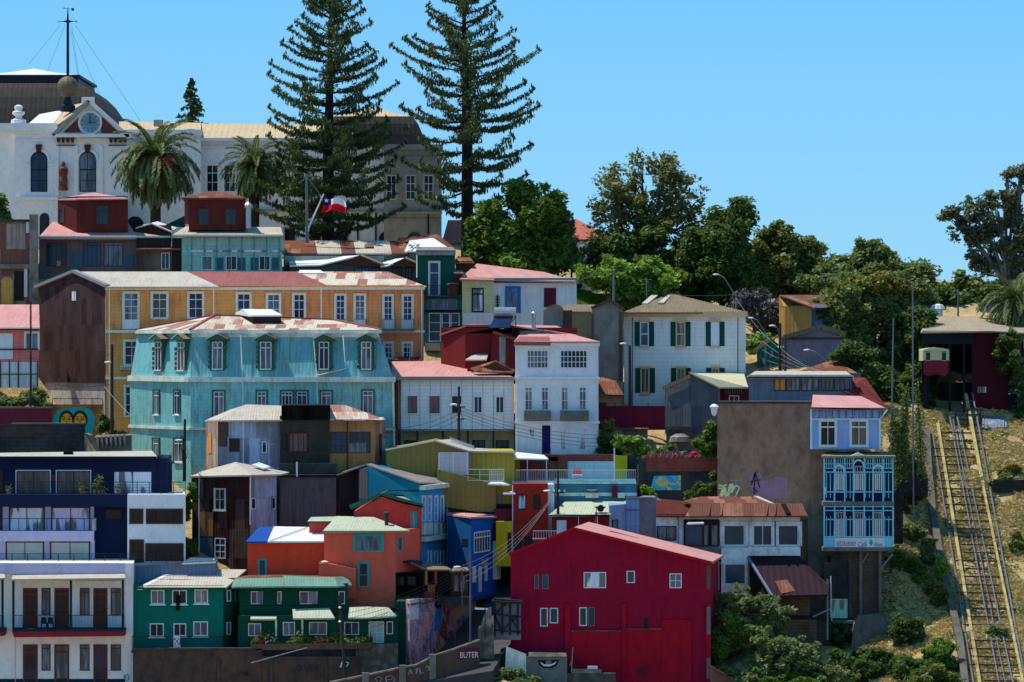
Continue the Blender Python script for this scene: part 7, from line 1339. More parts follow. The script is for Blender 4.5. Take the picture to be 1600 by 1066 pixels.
# ================================================================= NORFOLK PINES
mat('pine_bark', 'plaster', (.035, .025, .022, 1), (.02, .015, .013, 1), amt=.6)
PINE = leafmat('pine_needles', (.018, .04, .02), (.06, .095, .025), trans=.15, rough=.5)
def norfolk(name, label, px, Y, ytop, ybot, prof, lean=0, seed=1):
    T = house(name, label, 'pine tree', px, ybot, Y, 'tall pines in front of the museum'); s = S(Y); rg = np.random.default_rng(seed); rr_ = random.Random(seed)
    tr = MB().tube([P(px+lean, ytop, Y), P(px+lean*.6, (ytop+ybot)/2-60, Y), P(px, (ytop+ybot)/2+40, Y), P(px, ybot+30, Y)], [.05, .32, .5, .62], 8); 
    ys_ = [p[0] for p in prof]; rs = [p[1] for p in prof]; y = ytop+4; C = []; Nn = []; UU = []; T_ = []; SS = []; br = MB()
    while y < prof[-1][0]:
        f = (y-ytop)/(prof[-1][0]-ytop); Lm = np.interp(y-(.5-.45*f)*np.interp(y-30, ys_, rs), ys_, rs)*s; nb = rr_.choice([4, 5, 5, 6, 7])+(3 if f > .6 and px < 600 else 0); off = rr_.random()*6.28
        for k in range(nb):
            if rr_.random() < .12: continue
            az = off+k*6.283/nb+rr_.uniform(-.2, .2); L_ = Lm*rr_.uniform(.68, 1.08); base = P(px+lean*(1-f), y+rr_.uniform(-3, 3), Y); d = V((math.cos(az), math.sin(az), 0)); side = V((-d.y, d.x, 0))
            rise = .46-.48*f+rr_.uniform(-.06, .06)  # climbing at top, drooping low down
            def pos(t): return base+d*(L_*t)+V((0, 0, L_*(rise*t-.13*math.sin(t*math.pi)*f+.07*t**3)))
            br.tube([pos(0), pos(.35), pos(.7), pos(1)], [.09+.05*f, .07, .045, .02], 4)
            n = max(6, int(L_/.40))
            for i in range(n):
                t = .18+.82*(i+.5)/n; p = pos(t); sl_ = (.26*L_*(1-t)**.7+.32)*rr_.uniform(.5, 1.15)
                for sd in (-1, 1):
                    m_ = max(3, int(sl_/.2)); dirv = (side*sd*.8+d*.65+V((0, 0, rr_.uniform(-.02, .22)))).normalized()
                    for j in range(m_):
                        q = p+dirv*(sl_*(j+.6)/m_)+V((0, 0, .10*((j+1)/m_)**2*sl_)); 
                        for z_ in range(2 if t > .35 else 1):
                            C.append((q.x+rg.normal()*.05, q.y+rg.normal()*.05, q.z+rg.normal()*.06)); a_ = rg.normal(size=3); Nn.append(a_); UU.append(tuple(np.cross(a_, np.array(dirv)))); T_.append(rg.random()*.7+.3*(j/m_)); SS.append(.16)
            for z_ in range(6):
                q = pos(1)+V((0, 0, .05*z_))-d*.06*z_; C.append(tuple(q)); a_ = rg.normal(size=3); Nn.append(a_); UU.append(tuple(np.cross(a_, np.array(d)))); T_.append(.9); SS.append(.2)
        y += (10+11*f)*rr_.uniform(.7, 1.3)
    tr.build('trunk', 'pine_bark', T); br.build('branches', 'pine_bark', T)
    C = np.array(C); SS = np.array(SS)*(.8+.5*rg.random(len(C)))
    quads('crown', C, np.array(Nn), SS*.42, SS*1.5, PINE, T, np.array(T_), up=np.array(UU)); return T
norfolk('norfolk_pine', 'left of the two giant dark pines, right behind the flag', 513, 66, -8, 378, [(-8, 6), (10, 35), (45, 72), (90, 100), (130, 110), (180, 106), (235, 122), (285, 132), (330, 108), (362, 50)], 4, 3)
norfolk('norfolk_pine', 'right of the two giant dark pines, at the end of the museum', 730, 68, -50, 385, [(-50, 6), (-20, 40), (20, 85), (60, 108), (110, 118), (170, 122), (235, 118), (285, 108), (325, 62), (345, 30)], -6, 8)
# small conifer far behind
T = house('conifer', 'small distant conifer poking up behind the museum roof', 'conifer', 303, 200, 112); C = []; ti = []
MB().tube([P(297, 122, 112), P(300, 230, 112)], [.05, .3], 6).build('trunk', 'pine_bark', T)
for i in range(70):
    y = 124+i*1.0; L_ = 2+ (y-120)*.36; a = NR.uniform(0, 6.28); 
    for j in range(14): t = NR.random(); C.append(P(299+math.cos(a)*L_*t, y+t*2+NR.normal()*.8, 112+math.sin(a)*L_*t*.06))
quads('crown', np.array(C), NR.normal(size=(len(C), 3)), .12, .24, PINE, T)
# ================================================================= PALMS
PALM = leafmat('palm_leaf', (0.0635, 0.0997, 0.0326), (0.2, 0.236, 0.0816), trans=.2); DEAD = leafmat('palm_dead', (.13, .075, .035), (.2, .13, .06), trans=.1)
def palm(label, px, py, Y, Rp, ybase, fruit=True, nf=95, tr=.45, seed=1):
    T = house('palm_tree', label, 'palm tree', px, ybase, Y, 'date palms'); rg = np.random.default_rng(seed); c = np.array(P(px, py, Y)); s = S(Y); L0 = Rp*s
    MB().tube([P(px, ybase+15, Y), P(px, py+6, Y), P(px, py, Y)], [tr, tr*1.05, tr*1.5], 10).build('trunk', 'bark', T)
    for nm, m_, n_f, e0, e1, ll in (('fronds', PALM, nf, -.95, 1.35, 1.05), ('dead_fronds', DEAD, 26, -1.35, -.8, .75)):
        C = []; N_ = []; U_ = []; t_ = []; st = MB()
        for i in range(n_f):
            az = rg.uniform(0, 6.28); el = rg.uniform(e0, e1); L_ = L0*ll*rg.uniform(.9, 1.12)*(1.05 if el > 0 else .95); d = np.array([math.cos(az)*math.cos(el), math.sin(az)*math.cos(el), math.sin(el)]); pts = []; p = c.copy(); v = d.copy(); K = 12
            for k in range(K): pts.append(p.copy()); p = p+v*L_/K; v = v+np.array([0, 0, -.125*(1+.6*math.cos(el))]); v /= np.linalg.norm(v)
            pts.append(p)
            st.tube([tuple(x) for x in pts[::3]], .03, 3); tin = rg.random()*.5
            for k in range(1, K):
                a, b = pts[k], pts[k+1]; dd = (b-a)/np.linalg.norm(b-a); sd = np.cross(dd, [0, 0, 1]); sd /= np.linalg.norm(sd)+1e-6; up = np.cross(sd, dd); w_ = (.5+.15*math.sin(math.pi*k/K))*min(1, (K-k+1.5)/6)*L0/4.2
                for j in range(4):
                    q = a+(b-a)*j/4
                    for sg in (-1, 1):
                        lv = sd*sg*.75+dd*.6+up*.25+rg.normal(size=3)*.08; lv /= np.linalg.norm(lv); C.append(q+lv*w_*.5); nv = np.cross(lv, dd+rg.normal(size=3)*.2); N_.append(nv); U_.append(np.cross(nv, lv)); t_.append(tin+.5*rg.random())
        C = np.array(C); n = len(C); quads(nm, C, np.array(N_), .045*L0/4.2, .36*L0/4.2, m_, T, np.array(t_), up=-np.array(U_)); st.build('frond_stalks', 'pine_bark', T)
    if fruit:
        for i in range(9):
            a = rg.uniform(0, 6.28); q = c+np.array([math.cos(a)*1.6*L0/4.2, math.sin(a)*1.6-.6, rg.uniform(-.9, .1)]); n = 70
            quads('fruit_cluster', q+rg.normal(size=(n, 3))*np.array([.22, .22, .3]), rg.normal(size=(n, 3)), .09, .13, leafmat('date_fruit', (.45, .12, .03), (.35, .08, .03), 0), T)
    return T
palm('larger date palm with orange fruit clusters in front of the museum entrance wing', 243, 252, 70, 74, 345, True, 120, .5, 4)
palm('darker date palm without fruit standing right of the fruiting one', 397, 262, 68, 56, 356, False, 100, .5, 9)
palm('big grey-green palm at the right edge above the funicular station', 1588, 478, 40, 62, 700, False, 100, .42, 12)
# ================================================================= BROADLEAF TREES
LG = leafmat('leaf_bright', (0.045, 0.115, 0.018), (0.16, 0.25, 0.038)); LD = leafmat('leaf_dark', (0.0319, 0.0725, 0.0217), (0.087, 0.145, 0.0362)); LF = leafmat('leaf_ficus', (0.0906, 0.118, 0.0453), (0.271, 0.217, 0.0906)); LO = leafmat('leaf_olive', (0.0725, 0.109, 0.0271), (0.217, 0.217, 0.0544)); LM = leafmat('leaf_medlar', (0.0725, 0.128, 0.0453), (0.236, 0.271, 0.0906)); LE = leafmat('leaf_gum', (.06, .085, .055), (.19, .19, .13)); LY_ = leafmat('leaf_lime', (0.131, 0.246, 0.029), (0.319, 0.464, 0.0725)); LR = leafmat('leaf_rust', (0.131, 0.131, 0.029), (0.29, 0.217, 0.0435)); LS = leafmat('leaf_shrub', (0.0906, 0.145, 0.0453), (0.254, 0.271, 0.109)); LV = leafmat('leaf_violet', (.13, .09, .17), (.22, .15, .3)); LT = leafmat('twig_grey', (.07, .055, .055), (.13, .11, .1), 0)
tree('leafy_tree', 'bright green leafy tree behind the pink roofed house, right of the giant pines', [(795, 345, 42, 42), (835, 330, 36, 38), (770, 375, 38, 32), (850, 375, 45, 38, 2), (815, 400, 60, 30), (870, 345, 20, 26), (745, 395, 20, 18), (885, 400, 22, 24), (812, 300, 14, 16), (868, 318, 9, 14)], 62, (820, 430), 520, 90, LG, 1.1, .26)
tree('fig_tree', 'tall open crowned tree with brownish leaves and sky gaps in the middle of the ridge', [(1010, 290, 75, 45), (1040, 265, 40, 22), (970, 320, 45, 45), (1060, 310, 45, 45), (1005, 345, 62, 40), (1080, 350, 35, 35), (960, 385, 40, 40), (1000, 252, 14, 12), (950, 277, 16, 10)], 66, (1010, 440), 330, 46, LF, .95, .21, yd=.7)
tree('dense_tree', 'dark dense lower tree under the tall open crowned tree', [(990, 400, 62, 36), (1050, 390, 60, 50), (1060, 430, 55, 36), (965, 410, 45, 30)], 64, (1020, 470), 420, 90, LD, 1.1, .24)
tree('pittosporum', 'tall dark green bushy tree right of the open crowned tree', [(1135, 370, 38, 50), (1120, 410, 50, 50), (1160, 400, 38, 55), (1150, 340, 22, 26), (1125, 345, 16, 22), (1100, 430, 60, 45), (1160, 450, 40, 30)], 62, (1130, 490), 620, 90, LD, 1.0, .22)
tree('olive_tree', 'olive brown rounded tree on the ridge, left of two similar ones', [(1215, 385, 28, 30), (1205, 415, 35, 45), (1230, 430, 30, 40)], 66, (1215, 470), 330, 90, LO, .9, .22, group='rounded ridge trees'); tree('olive_tree', 'olive brown rounded tree on the ridge, right of two similar ones', [(1262, 405, 26, 26), (1270, 430, 30, 30), (1250, 440, 30, 30)], 67, (1262, 470), 300, 90, LO, .9, .22, group='rounded ridge trees')
tree('ridge_tree', 'broad green tree with a pointed top behind the huge round tree', [(1362, 395, 22, 16), (1355, 415, 42, 28), (1330, 435, 45, 30), (1395, 425, 36, 30), (1430, 440, 38, 35), (1362, 382, 8, 9)], 64, (1360, 480), 480, 80, LM, .9, .22); tree('ridge_tree', 'pale green shrubby tree above the ochre shed', [(1285, 445, 32, 22), (1265, 452, 20, 16), (1310, 440, 20, 20)], 63, (1280, 480), 220, 80, LM, .8, .2); tree('ridge_tree', 'green tree on the far right ridge behind the funicular station', [(1490, 470, 40, 35), (1510, 450, 26, 22), (1470, 495, 30, 30), (1530, 480, 30, 40)], 66, (1495, 500), 420, 80, LM, .9, .22)
tree('round_tree', 'huge round tree with orange tinged crown left of the funicular station', [(1365, 472, 74, 46), (1338, 500, 54, 54), (1398, 500, 56, 56), (1318, 522, 38, 38), (1350, 548, 56, 48), (1398, 560, 50, 46), (1428, 482, 34, 46), (1375, 592, 48, 34)], 44, (1370, 640), 1350, 95, LM, .75, .19)
tree('round_tree_crest', 'rusty yellow flush of new leaves along the top of the huge round tree', [(1360, 446, 52, 16), (1325, 470, 24, 26), (1400, 452, 30, 14)], 42.5, (1365, 480), 260, 60, LR, .5, .16, trunk=False, cat='foliage')
tree('eucalyptus', 'tall loose eucalyptus with drooping grey-green crown at the right edge', [(1590, 290, 30, 30), (1560, 330, 35, 28), (1530, 335, 32, 22), (1490, 340, 30, 16), (1510, 365, 32, 20), (1560, 375, 45, 30), (1600, 350, 40, 50), (1540, 405, 36, 24), (1590, 410, 40, 30), (1575, 270, 10, 10), (1598, 262, 12, 16)], 56, (1575, 520), 520, 46, LE, .66, .2, tr=.4, yd=.6, bark='bark_pale')
tree('garden_bush', 'bright green bushes on the slope right of the white van', [(1000, 430, 45, 20), (960, 440, 40, 24), (1040, 445, 40, 22), (925, 430, 22, 14), (1000, 455, 50, 18), (950, 420, 20, 10)], 57, (990, 470), 360, 70, LY_, .7, .2, trunk=False, cat='bush')
tree('bare_tree', 'half bare grey twiggy tree with violet blossom behind the street poles', [(1185, 485, 32, 30), (1205, 500, 22, 26), (1165, 470, 20, 14)], 50, (1190, 540), 160, 60, LT, .8, .13, tr=.15); 
C, t_ = clumps([(1175, 465, 26, 12), (1195, 475, 24, 14)], 49, 26, 40, .4); tt = [o for o in bpy.data.objects if o.name == 'bare_tree'][0]; quads('blossom', C, NR.normal(size=(len(C), 3)), .07, .1, LV, tt, t_)
br = MB()
for i in range(70):
    a = P(1190+R.uniform(-14, 14), 520, 50); b = P(R.uniform(1155, 1222), R.uniform(455, 510), 50+R.uniform(-2, 2)); br.tube([a, (a+b)/2+V((R.uniform(-.4, .4), 0, .2)), b], [.06, .04, .015], 4)
br.build('twigs', 'bark_pale', tt)
tree('bush', 'yellow green bush behind the emerald painted hut', [(1180, 545, 16, 14), (1195, 530, 12, 8), (1172, 560, 10, 12)], 45, (1185, 560), 90, 60, LY_, .5, .16, trunk=False, cat='bush')
tree('bush', 'small leafy bush below the ruined house pillar at the left edge', [(2, 330, 12, 20)], 60, (2, 350), 60, 60, LG, .6, .2, trunk=False, cat='bush')
tree('bush', 'dark green bush in front of the corner of the white town house', [(948, 690, 14, 20), (960, 700, 14, 16), (942, 705, 10, 12)], 16, (950, 715), 150, 60, LD, .35, .12, trunk=False, cat='bush')
tree('bush', 'yellow green topped shrub against the dark red fence', [(950, 666, 10, 8)], 18, (950, 675), 60, 50, LR, .3, .1, trunk=False, cat='bush')
tree('grape_vine', 'sunlit lime green vine spilling beside the yellow terrace wall', [(985, 692, 22, 9), (1000, 706, 12, 14), (968, 690, 12, 6), (1000, 722, 8, 8)], 14.5, (990, 720), 170, 60, LY_, .35, .12, trunk=False, cat='vine')
tree('bush', 'sunlit leafy bush against the left edge of the brown windowless building', [(1112, 672, 10, 14), (1105, 692, 14, 14), (1112, 705, 12, 10), (1092, 695, 8, 6)], 11, (1108, 716), 200, 60, LG, .35, .12, trunk=False, cat='bush')
tree('bush', 'low scrub behind the heap of planks', [(1035, 705, 14, 7), (1020, 712, 12, 6), (1050, 700, 8, 6), (1060, 770, 0.1, .1)], 14, (1035, 715), 90, 50, LM, .3, .1, trunk=False, cat='bush')
tree('ivy', 'ivy tumbling down the garden wall behind the rust-roofed house', [(1098, 765, 14, 10), (1115, 755, 8, 14), (1080, 775, 10, 8)], 10, (1100, 780), 90, 60, LD, .35, .12, trunk=False, cat='ivy')
tree('bush', 'little bush between the chimneys of the teal terrace building', [(1010, 765, 8, 9), (1018, 775, 8, 8)], 10, (1012, 780), 60, 50, LY_, .3, .1, trunk=False, cat='bush')
tree('hedge', 'low scrubby bank of plants behind the maroon boundary wall', [(20, 622, 26, 10), (55, 618, 22, 12), (5, 628, 20, 8), (70, 632, 10, 12)], 25.5, (40, 636), 200, 60, LS, .4, .13, trunk=False, cat='hedge'); tree('bush', 'dark bush between the faces mural and the ochre block', [(165, 665, 10, 14), (185, 685, 12, 16)], 21, (170, 690), 120, 60, LD, .4, .12, trunk=False, cat='bush')
tree('hillside_ivy', 'dark tangle of leaves under and right of the huge round tree', [(1400, 610, 34, 28), (1425, 650, 22, 30), (1380, 640, 24, 24), (1350, 600, 40, 26), (1435, 600, 16, 30), (1400, 680, 30, 20), (1440, 500, 14, 20), (1445, 640, 16, 40), (1420, 700, 26, 34), (1380, 610, 30, 30), (1448, 560, 12, 44), (1440, 520, 16, 30)], 37, (1400, 690), 900, 70, LD, .8, .2, trunk=False, cat='ivy')
tree('ridge_hedge', 'dark tree mass along the ridge directly behind the beige station roof', [(1480, 480, 40, 26), (1530, 485, 40, 24), (1575, 470, 34, 34), (1440, 475, 26, 26), (1610, 490, 26, 30)], 58, (1500, 510), 520, 70, LD, .9, .22, trunk=False, cat='trees')
tree('ivy', 'continuous dark ivy between the blue gallery and the track kerb', [(1415, 780, 22, 16), (1408, 815, 12, 24), (1438, 760, 12, 20), (1405, 850, 8, 16), (1425, 725, 20, 14)], 15, (1415, 800), 300, 60, LD, .35, .11, trunk=False, cat='ivy')
tree('foliage', 'dark hanging leaves in front of the right end of the funicular station', [(1578, 560, 14, 40), (1592, 610, 12, 40), (1565, 535, 14, 16)], 33, (1585, 650), 170, 60, LD, .5, .14, trunk=False, cat='foliage')
tree('hedge', 'dark leaves filling the gap between the ochre shed and the glazed veranda house', [(1330, 560, 26, 22), (1345, 590, 22, 20), (1205, 590, 14, 8)], 33, (1335, 600), 200, 60, LD, .6, .16, trunk=False, cat='hedge')
# foreground scrub at the bottom
tree('big_shrub', 'big dusty topped shrub on the slope right of the big red house', [(1155, 945, 48, 24), (1185, 975, 42, 30), (1130, 985, 30, 34), (1165, 1010, 48, 30), (1200, 990, 26, 24)], -9, (1150, 1030), 560, 70, LS, .42, .12, trunk=False, cat='shrub', inner=.35)
tree('shrub', 'deep green shrub in front of the big dusty shrub', [(1150, 1000, 22, 16), (1130, 1015, 16, 18), (1170, 990, 18, 12), (1140, 970, 12, 12)], -12, (1145, 1050), 280, 70, LG, .35, .12, trunk=False, cat='shrub')
tree('hedge', 'band of dry topped scrub running down the slope to the lower right', [(1210, 1000, 32, 22), (1235, 1022, 34, 22), (1262, 1042, 34, 22), (1300, 1058, 36, 18), (1215, 1045, 50, 26), (1170, 1055, 40, 20)], -13, (1230, 1060), 620, 70, LS, .4, .12, trunk=False, cat='scrub'); tree('shrub', 'leafy green shrub at the bottom edge under the dry scrub band', [(1265, 1065, 24, 12), (1230, 1062, 22, 12), (1190, 1060, 24, 12)], -14.5, (1240, 1070), 240, 70, LG, .35, .12, trunk=False, cat='shrub')
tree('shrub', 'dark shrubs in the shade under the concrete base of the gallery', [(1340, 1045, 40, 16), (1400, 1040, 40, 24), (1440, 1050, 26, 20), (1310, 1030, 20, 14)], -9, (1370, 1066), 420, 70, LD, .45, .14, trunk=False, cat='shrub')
for i, (x, y, rx, ry, Y, m_, lab) in enumerate([(775, 1040, 14, 8, -17, LS, 'dusty shrub left of the painted eye wall'), (800, 1055, 16, 8, -18, LM, 'pale leaved shrub just below the painted eye wall'), (740, 1035, 8, 5, -18, LY_, 'small lime tuft below the word on the roadside wall'), (700, 1055, 10, 6, -19, LS, 'low tuft at the bottom edge below the chalk graffiti'), (975, 1056, 12, 12, -16, LG, 'green bush at the bottom edge in front of the big red house'), (1005, 1064, 8, 6, -16, LG, 'little green bush right beside the bottom green bush'), (760, 1010, 10, 8, -16.5, LS, 'scrub at the foot of the cream pillar stub'), (830, 1062, 10, 6, -18, LM, 'tuft under the painted eye'), (1420, 830, 20, 14, 5, LM, 'dark bush beside the funicular kerb under the vines'), (1410, 880, 24, 16, 2, LG, 'green bush right of the blue gallery banner'), (1440, 900, 14, 14, 1, LG, 'leafy bush touching the concrete kerb, halfway down'), (1460, 930, 16, 20, -1, LO, 'bush in the kerb shadow near the slope foot'), (1445, 860, 14, 20, 4, LS, 'tall weeds along the concrete kerb'), (1470, 895, 8, 22, 1, LY_, 'lime green weeds on the concrete kerb'), (1590, 850, 12, 16, 5, LO, 'bush at the right edge of the dry slope'), (1575, 735, 20, 8, 22, LR, 'dry yellow bush near the top right of the slope'), (1560, 990, 14, 10, -6, LS, 'weeds between the lower rails'), (1420, 740, 12, 8, 15, LY_, 'sunny weeds between the ivy posts'), (1415, 765, 22, 10, 13, LM, 'dark ledge of ivy left of the kerb')]):
    tree('shrub', lab, [(x, y, rx, ry), (x+rx*.5, y+ry*.4, rx*.6, ry*.7)], None, (x, y+ry), int(rx*ry*.5)+20, 55, m_, .32, .11, trunk=False, cat='shrub')
for x, y, rx, ry, Y, m_, lab in ((1585, 748, 26, 10, 18, LS, 'dry scrub on top of the dark shadow block'), (1560, 760, 14, 8, 18, LD, 'dark leaves hanging over the dark shadow block'), (760, 1058, 18, 8, -18, LS, 'dusty scrub at the bottom edge below the eye wall'), (720, 1048, 14, 8, -18, LD, 'dark low scrub below the roadside wall'), (1240, 1030, 40, 22, -9, LS, 'dusty shrub in the middle of the lower slope'), (1310, 995, 24, 18, -2, LD, 'shaded shrub beneath the bulging concrete base'), (1290, 985, 22, 20, -1, LD, 'shaded shrub left of the concrete base'), (1420, 985, 22, 24, -3, LD, 'shaded shrub right of the concrete base'), (1470, 1030, 24, 24, -7, LG, 'green shrub left of the lower rails'), (1370, 1035, 40, 18, -11, LD, 'green shrub along the bottom edge below the concrete base'), (1450, 1060, 40, 18, -11, LO, 'olive shrub at the bottom edge by the lower rails'), (1405, 700, 12, 40, 16, LD, 'shaded leaves behind the ivy strands')):
    tree('shrub', lab, [(x, y, rx, ry), (x+rx*.6, y+ry*.4, rx*.6, ry*.7), (x-rx*.6, y+ry*.3, rx*.6, ry*.6)], None, (x, y+ry), int(rx*ry*.45)+20, 60, m_, .4, .13, trunk=False, cat='shrub')
# ================================================================= grass on the slope (uncountable)
def on_ground(n, x0, x1, y0, y1, f=None):
    X = NR.uniform(x0, x1, n); Y = NR.uniform(y0, y1, n); Z = ground(X, Y); out = []
    for x, y, z in zip(X, Y, Z):
        k = mnoise.fractal(V((x*.25, y*.25, 0)), .8, 2.1, 5)*.45; out.append((x, y, z+k))
    return np.array(out)
GR = leafmat('grass_dry', (.5, .35, .14), (.75, .55, .24), trans=.25); GG = leafmat('grass_green', (.08, .12, .02), (.2, .22, .05), trans=.25)
for nm, m_, n, th in (('dry_grass', GR, 70000, .5), ('green_weeds', GG, 13000, .54)):
    C = on_ground(n, 27, 46, -22, 34); k = np.array([mnoise.noise(V((c[0]*.45+(7 if nm[0] == 'g' else 0), c[1]*.3, 1)))*.5+.5 for c in C]); C = C[k > (th-.12 if nm[0] == 'd' else th)]
    n = len(C); h = .12+.2*NR.random(n); C[:, 2] += h*.6; N_ = NR.normal(size=(n, 3)); N_[:, 2] *= .3; lean = np.tile([0, 0, 1.0], (n, 1))+NR.normal(size=(n, 3))*.4
    up = np.cross(N_, lean); o = quads(nm, C, N_, .07, h, m_, None, up=-up); o['kind'] = 'stuff'
    o['label'] = 'dry straw coloured grass on the funicular slope' if nm[0] == 'd' else 'green weeds patching the dry slope'
C = on_ground(26000, 6, 20, 42, 66); n = len(C); C[:, 2] += .1; N_ = NR.normal(size=(n, 3)); N_[:, 2] *= .3
o = quads('lawn', C, N_, .08, .2, leafmat('lawn_grass', (.12, .2, .02), (.25, .33, .05)), None, up=np.cross(N_, [[0, 0, -1.0]])); o['kind'] = 'stuff'
C = on_ground(50000, -7, 26, -24, -14); k = np.array([mnoise.noise(V((c[0]*.6, c[1]*.6, 3))) for c in C]); C = C[k > -.05]; n = len(C); C[:, 2] += .12; N_ = NR.normal(size=(n, 3)); N_[:, 2] *= .3
o = quads('weeds', C, N_, .08, .2, LS, None, up=np.cross(N_, [[0, 0, -1.0]])); o['kind'] = 'stuff'
q = MB()
for i in range(220):
    x = R.uniform(-6, 14); y = R.uniform(-24, -16); z = gz(x, y); s = R.uniform(.08, .35); p = V((x, y, z+.1)); q.hexa([p+V((-s, -s, -s)), p+V((s, -s*.6, -s)), p+V((s*.8, s, -s)), p+V((-s, s, -s))], [p+V((-s*.6, -s*.5, s*.4)), p+V((s*.5, -s*.5, s*.7)), p+V((s*.6, s*.5, s*.5)), p+V((-s*.7, s*.7, s*.5))])
o = q.build('rocks', 'rough_stone'); o['kind'] = 'stuff'
# ================================================================= FUNICULAR
mat('rail_steel', 'plain', (.2, .2, .22, 1), (.09, .08, .08, 1), rough=.5, metal=.3, amt=.8, stain=.4); mat('rail_beam', 'plaster', (.5, .4, .17, 1), (.2, .14, .07, 1), amt=.9, stain=.6); mat('tie_rust', 'plaster', (.12, .06, .05, 1), (.06, .035, .03, 1), amt=.6); mat('kerb_concrete', 'plaster', (.15, .13, .1, 1), (.08, .07, .045, 1), amt=.8, stain=.7)
T = house('funicular_track', 'steep funicular track of yellow beams and steel rails climbing the dry slope', 'railway track', 1540, 860, 5)
ya = lambda y: 33-(y-620)*.0965   # depth of the incline at photo row y
def line(x0, y0, x1, y1, n=8): return [P(x0+(x1-x0)*i/n, y0+(y1-y0)*i/n, ya(y0+(y1-y0)*i/n)) for i in range(n+1)]
def rail(pts, w, h, m_, nm):
    q = MB()
    for a, b in zip(pts, pts[1:]): q.bar(a, b, w, h)
    q.build(nm, m_, T)
for (a, w, h, m_, nm) in (((1465, 662, 1532, 1075), .24, .2, 'rail_beam', 'beam'), ((1509, 616, 1536, 760), .28, .22, 'rail_beam', 'beam'), ((1536, 760, 1600, 1075), .2, .2, 'rail_beam', 'beam'), ((1456, 672, 1522, 1075), .11, .16, 'rail_steel', 'rail'), ((1484, 652, 1562, 1075), .11, .16, 'rail_steel', 'rail'), ((1489, 656, 1572, 1075), .08, .14, 'rail_steel', 'rail'), ((1495, 650, 1584, 1075), .11, .16, 'rail_steel', 'rail'), ((1519, 614, 1604, 1075), .13, .16, 'rail_steel', 'rail')): rail(line(*a), w, h, m_, nm)
y = 626
while y < 1080:
    f = (y-662)/413; xl = 1458+ 66*max(0, f); xr = 1522+84*(y-614)/461
    if y > 672: xl += R.choice([0, 0, 8, 20]); MB().bar(P(xl-5+R.uniform(-3, 3), y, ya(y)-.12), P(xr-R.choice([0, 0, 14, 30])+R.uniform(-2, 5), y+1, ya(y)-.12), .15, .12).build('tie', 'tie_rust', T)
    elif y < 655: MB().bar(P(1508, y, ya(y)-.12), P(1525, y, ya(y)-.12), .16, .12).build('tie', 'tie_rust', T)
    y += 12.5
T = house('track_kerb', 'stained concrete kerb running down the left side of the funicular track', 'kerb', 1460, 860, 5)
pts = [(1448, 672), (1452, 740), (1458, 800), (1466, 850), (1476, 900), (1488, 950), (1500, 1000), (1510, 1080)]
for a, b in zip(pts, pts[1:]):
    p, q_ = P(*a, ya(a[1])-.4), P(*b, ya(b[1])-.4); MB().hexa([p+V((-.3, 0, -2.5)), p+V((.25, 0, -2.5)), q_+V((.25, 0, -2.5)), q_+V((-.3, 0, -2.5))], [p+V((-.3, 0, .25)), p+V((.25, 0, .25)), q_+V((.25, 0, .25)), q_+V((-.3, 0, .25))]).build('kerb', 'kerb_concrete', T)
mat('station_red', 'clap', (.085, .008, .016, 1), (.05, .008, .014, 1), pitch=.25, amt=.5); mat('station_dark', 'clap', (.015, .02, .03, 1), (.01, .012, .02, 1), pitch=.25)  # red darkened; shade of palm and trees is put into the colour
T = house('funicular_station', 'shaded red and dark blue timber funicular station with a beige roof', 'station', 1510, 690, 35)
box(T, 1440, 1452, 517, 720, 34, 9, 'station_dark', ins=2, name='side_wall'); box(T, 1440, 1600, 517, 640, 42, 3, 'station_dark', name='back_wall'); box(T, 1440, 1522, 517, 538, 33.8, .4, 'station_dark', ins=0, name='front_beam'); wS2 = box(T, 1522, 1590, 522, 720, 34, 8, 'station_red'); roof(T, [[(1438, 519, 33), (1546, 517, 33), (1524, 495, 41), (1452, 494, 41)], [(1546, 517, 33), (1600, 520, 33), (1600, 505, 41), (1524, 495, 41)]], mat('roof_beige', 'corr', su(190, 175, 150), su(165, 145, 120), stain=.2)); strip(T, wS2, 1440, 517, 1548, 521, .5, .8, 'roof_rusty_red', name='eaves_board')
win(T, wS2, 1526, 603, 1542, 615, fr='dark_paint', gl='curtain_white', c=4); strip(T, wS2, 1575, 540, 1590, 720, 0, .03, 'station_dark', name='dark_panel'); box(T, 1446, 1524, 598, 720, 37.5, 3, 'dark_timber', name='underfloor_shade')  # dark block added below the station to stand in for its shade
for x in (1484, 1506, 1520): MB().bar(P(x, 530, 34), P(x, 690, 34), .2).build('post', 'station_dark', T)
T = house('lamp_hood', 'small weathered white vent hood on a stub behind the station roof', 'vent', 1465, 495, 42); MB().lathe(P(1465, 496, 42), [(.45, 0), (.45, .7), (.7, .75), (.5, 1.1), (.1, 1.2)], 10).build('hood', 'grime_white', T); MB().bar(P(1465, 480, 42), P(1452, 488, 42), .1).build('spout', 'grime_white', T)
mat('car_red', 'plain', (.25, .02, .035, 1), (.2, .02, .03, 1), stain=.2); mat('car_cream', 'plain', (.62, .58, .32, 1), stain=.1)
T = house('funicular_car', 'small funicular car, red below and cream above, parked in the dark station', 'funicular car', 1462, 590, 33.5)
w_ = Wall((1442, 31.5), (1483, 31.5)); MB().fp([P(1443, HY, 31.5), P(1482, HY, 31.5), P(1482, HY, 35), P(1443, HY, 35)], P(0, 584, 31.5).z, P(0, 563, 31.5).z).build('body', 'car_red', T); u0, z0_ = w_.hit(1442, 564); u1, z1_ = w_.hit(1483, 547)
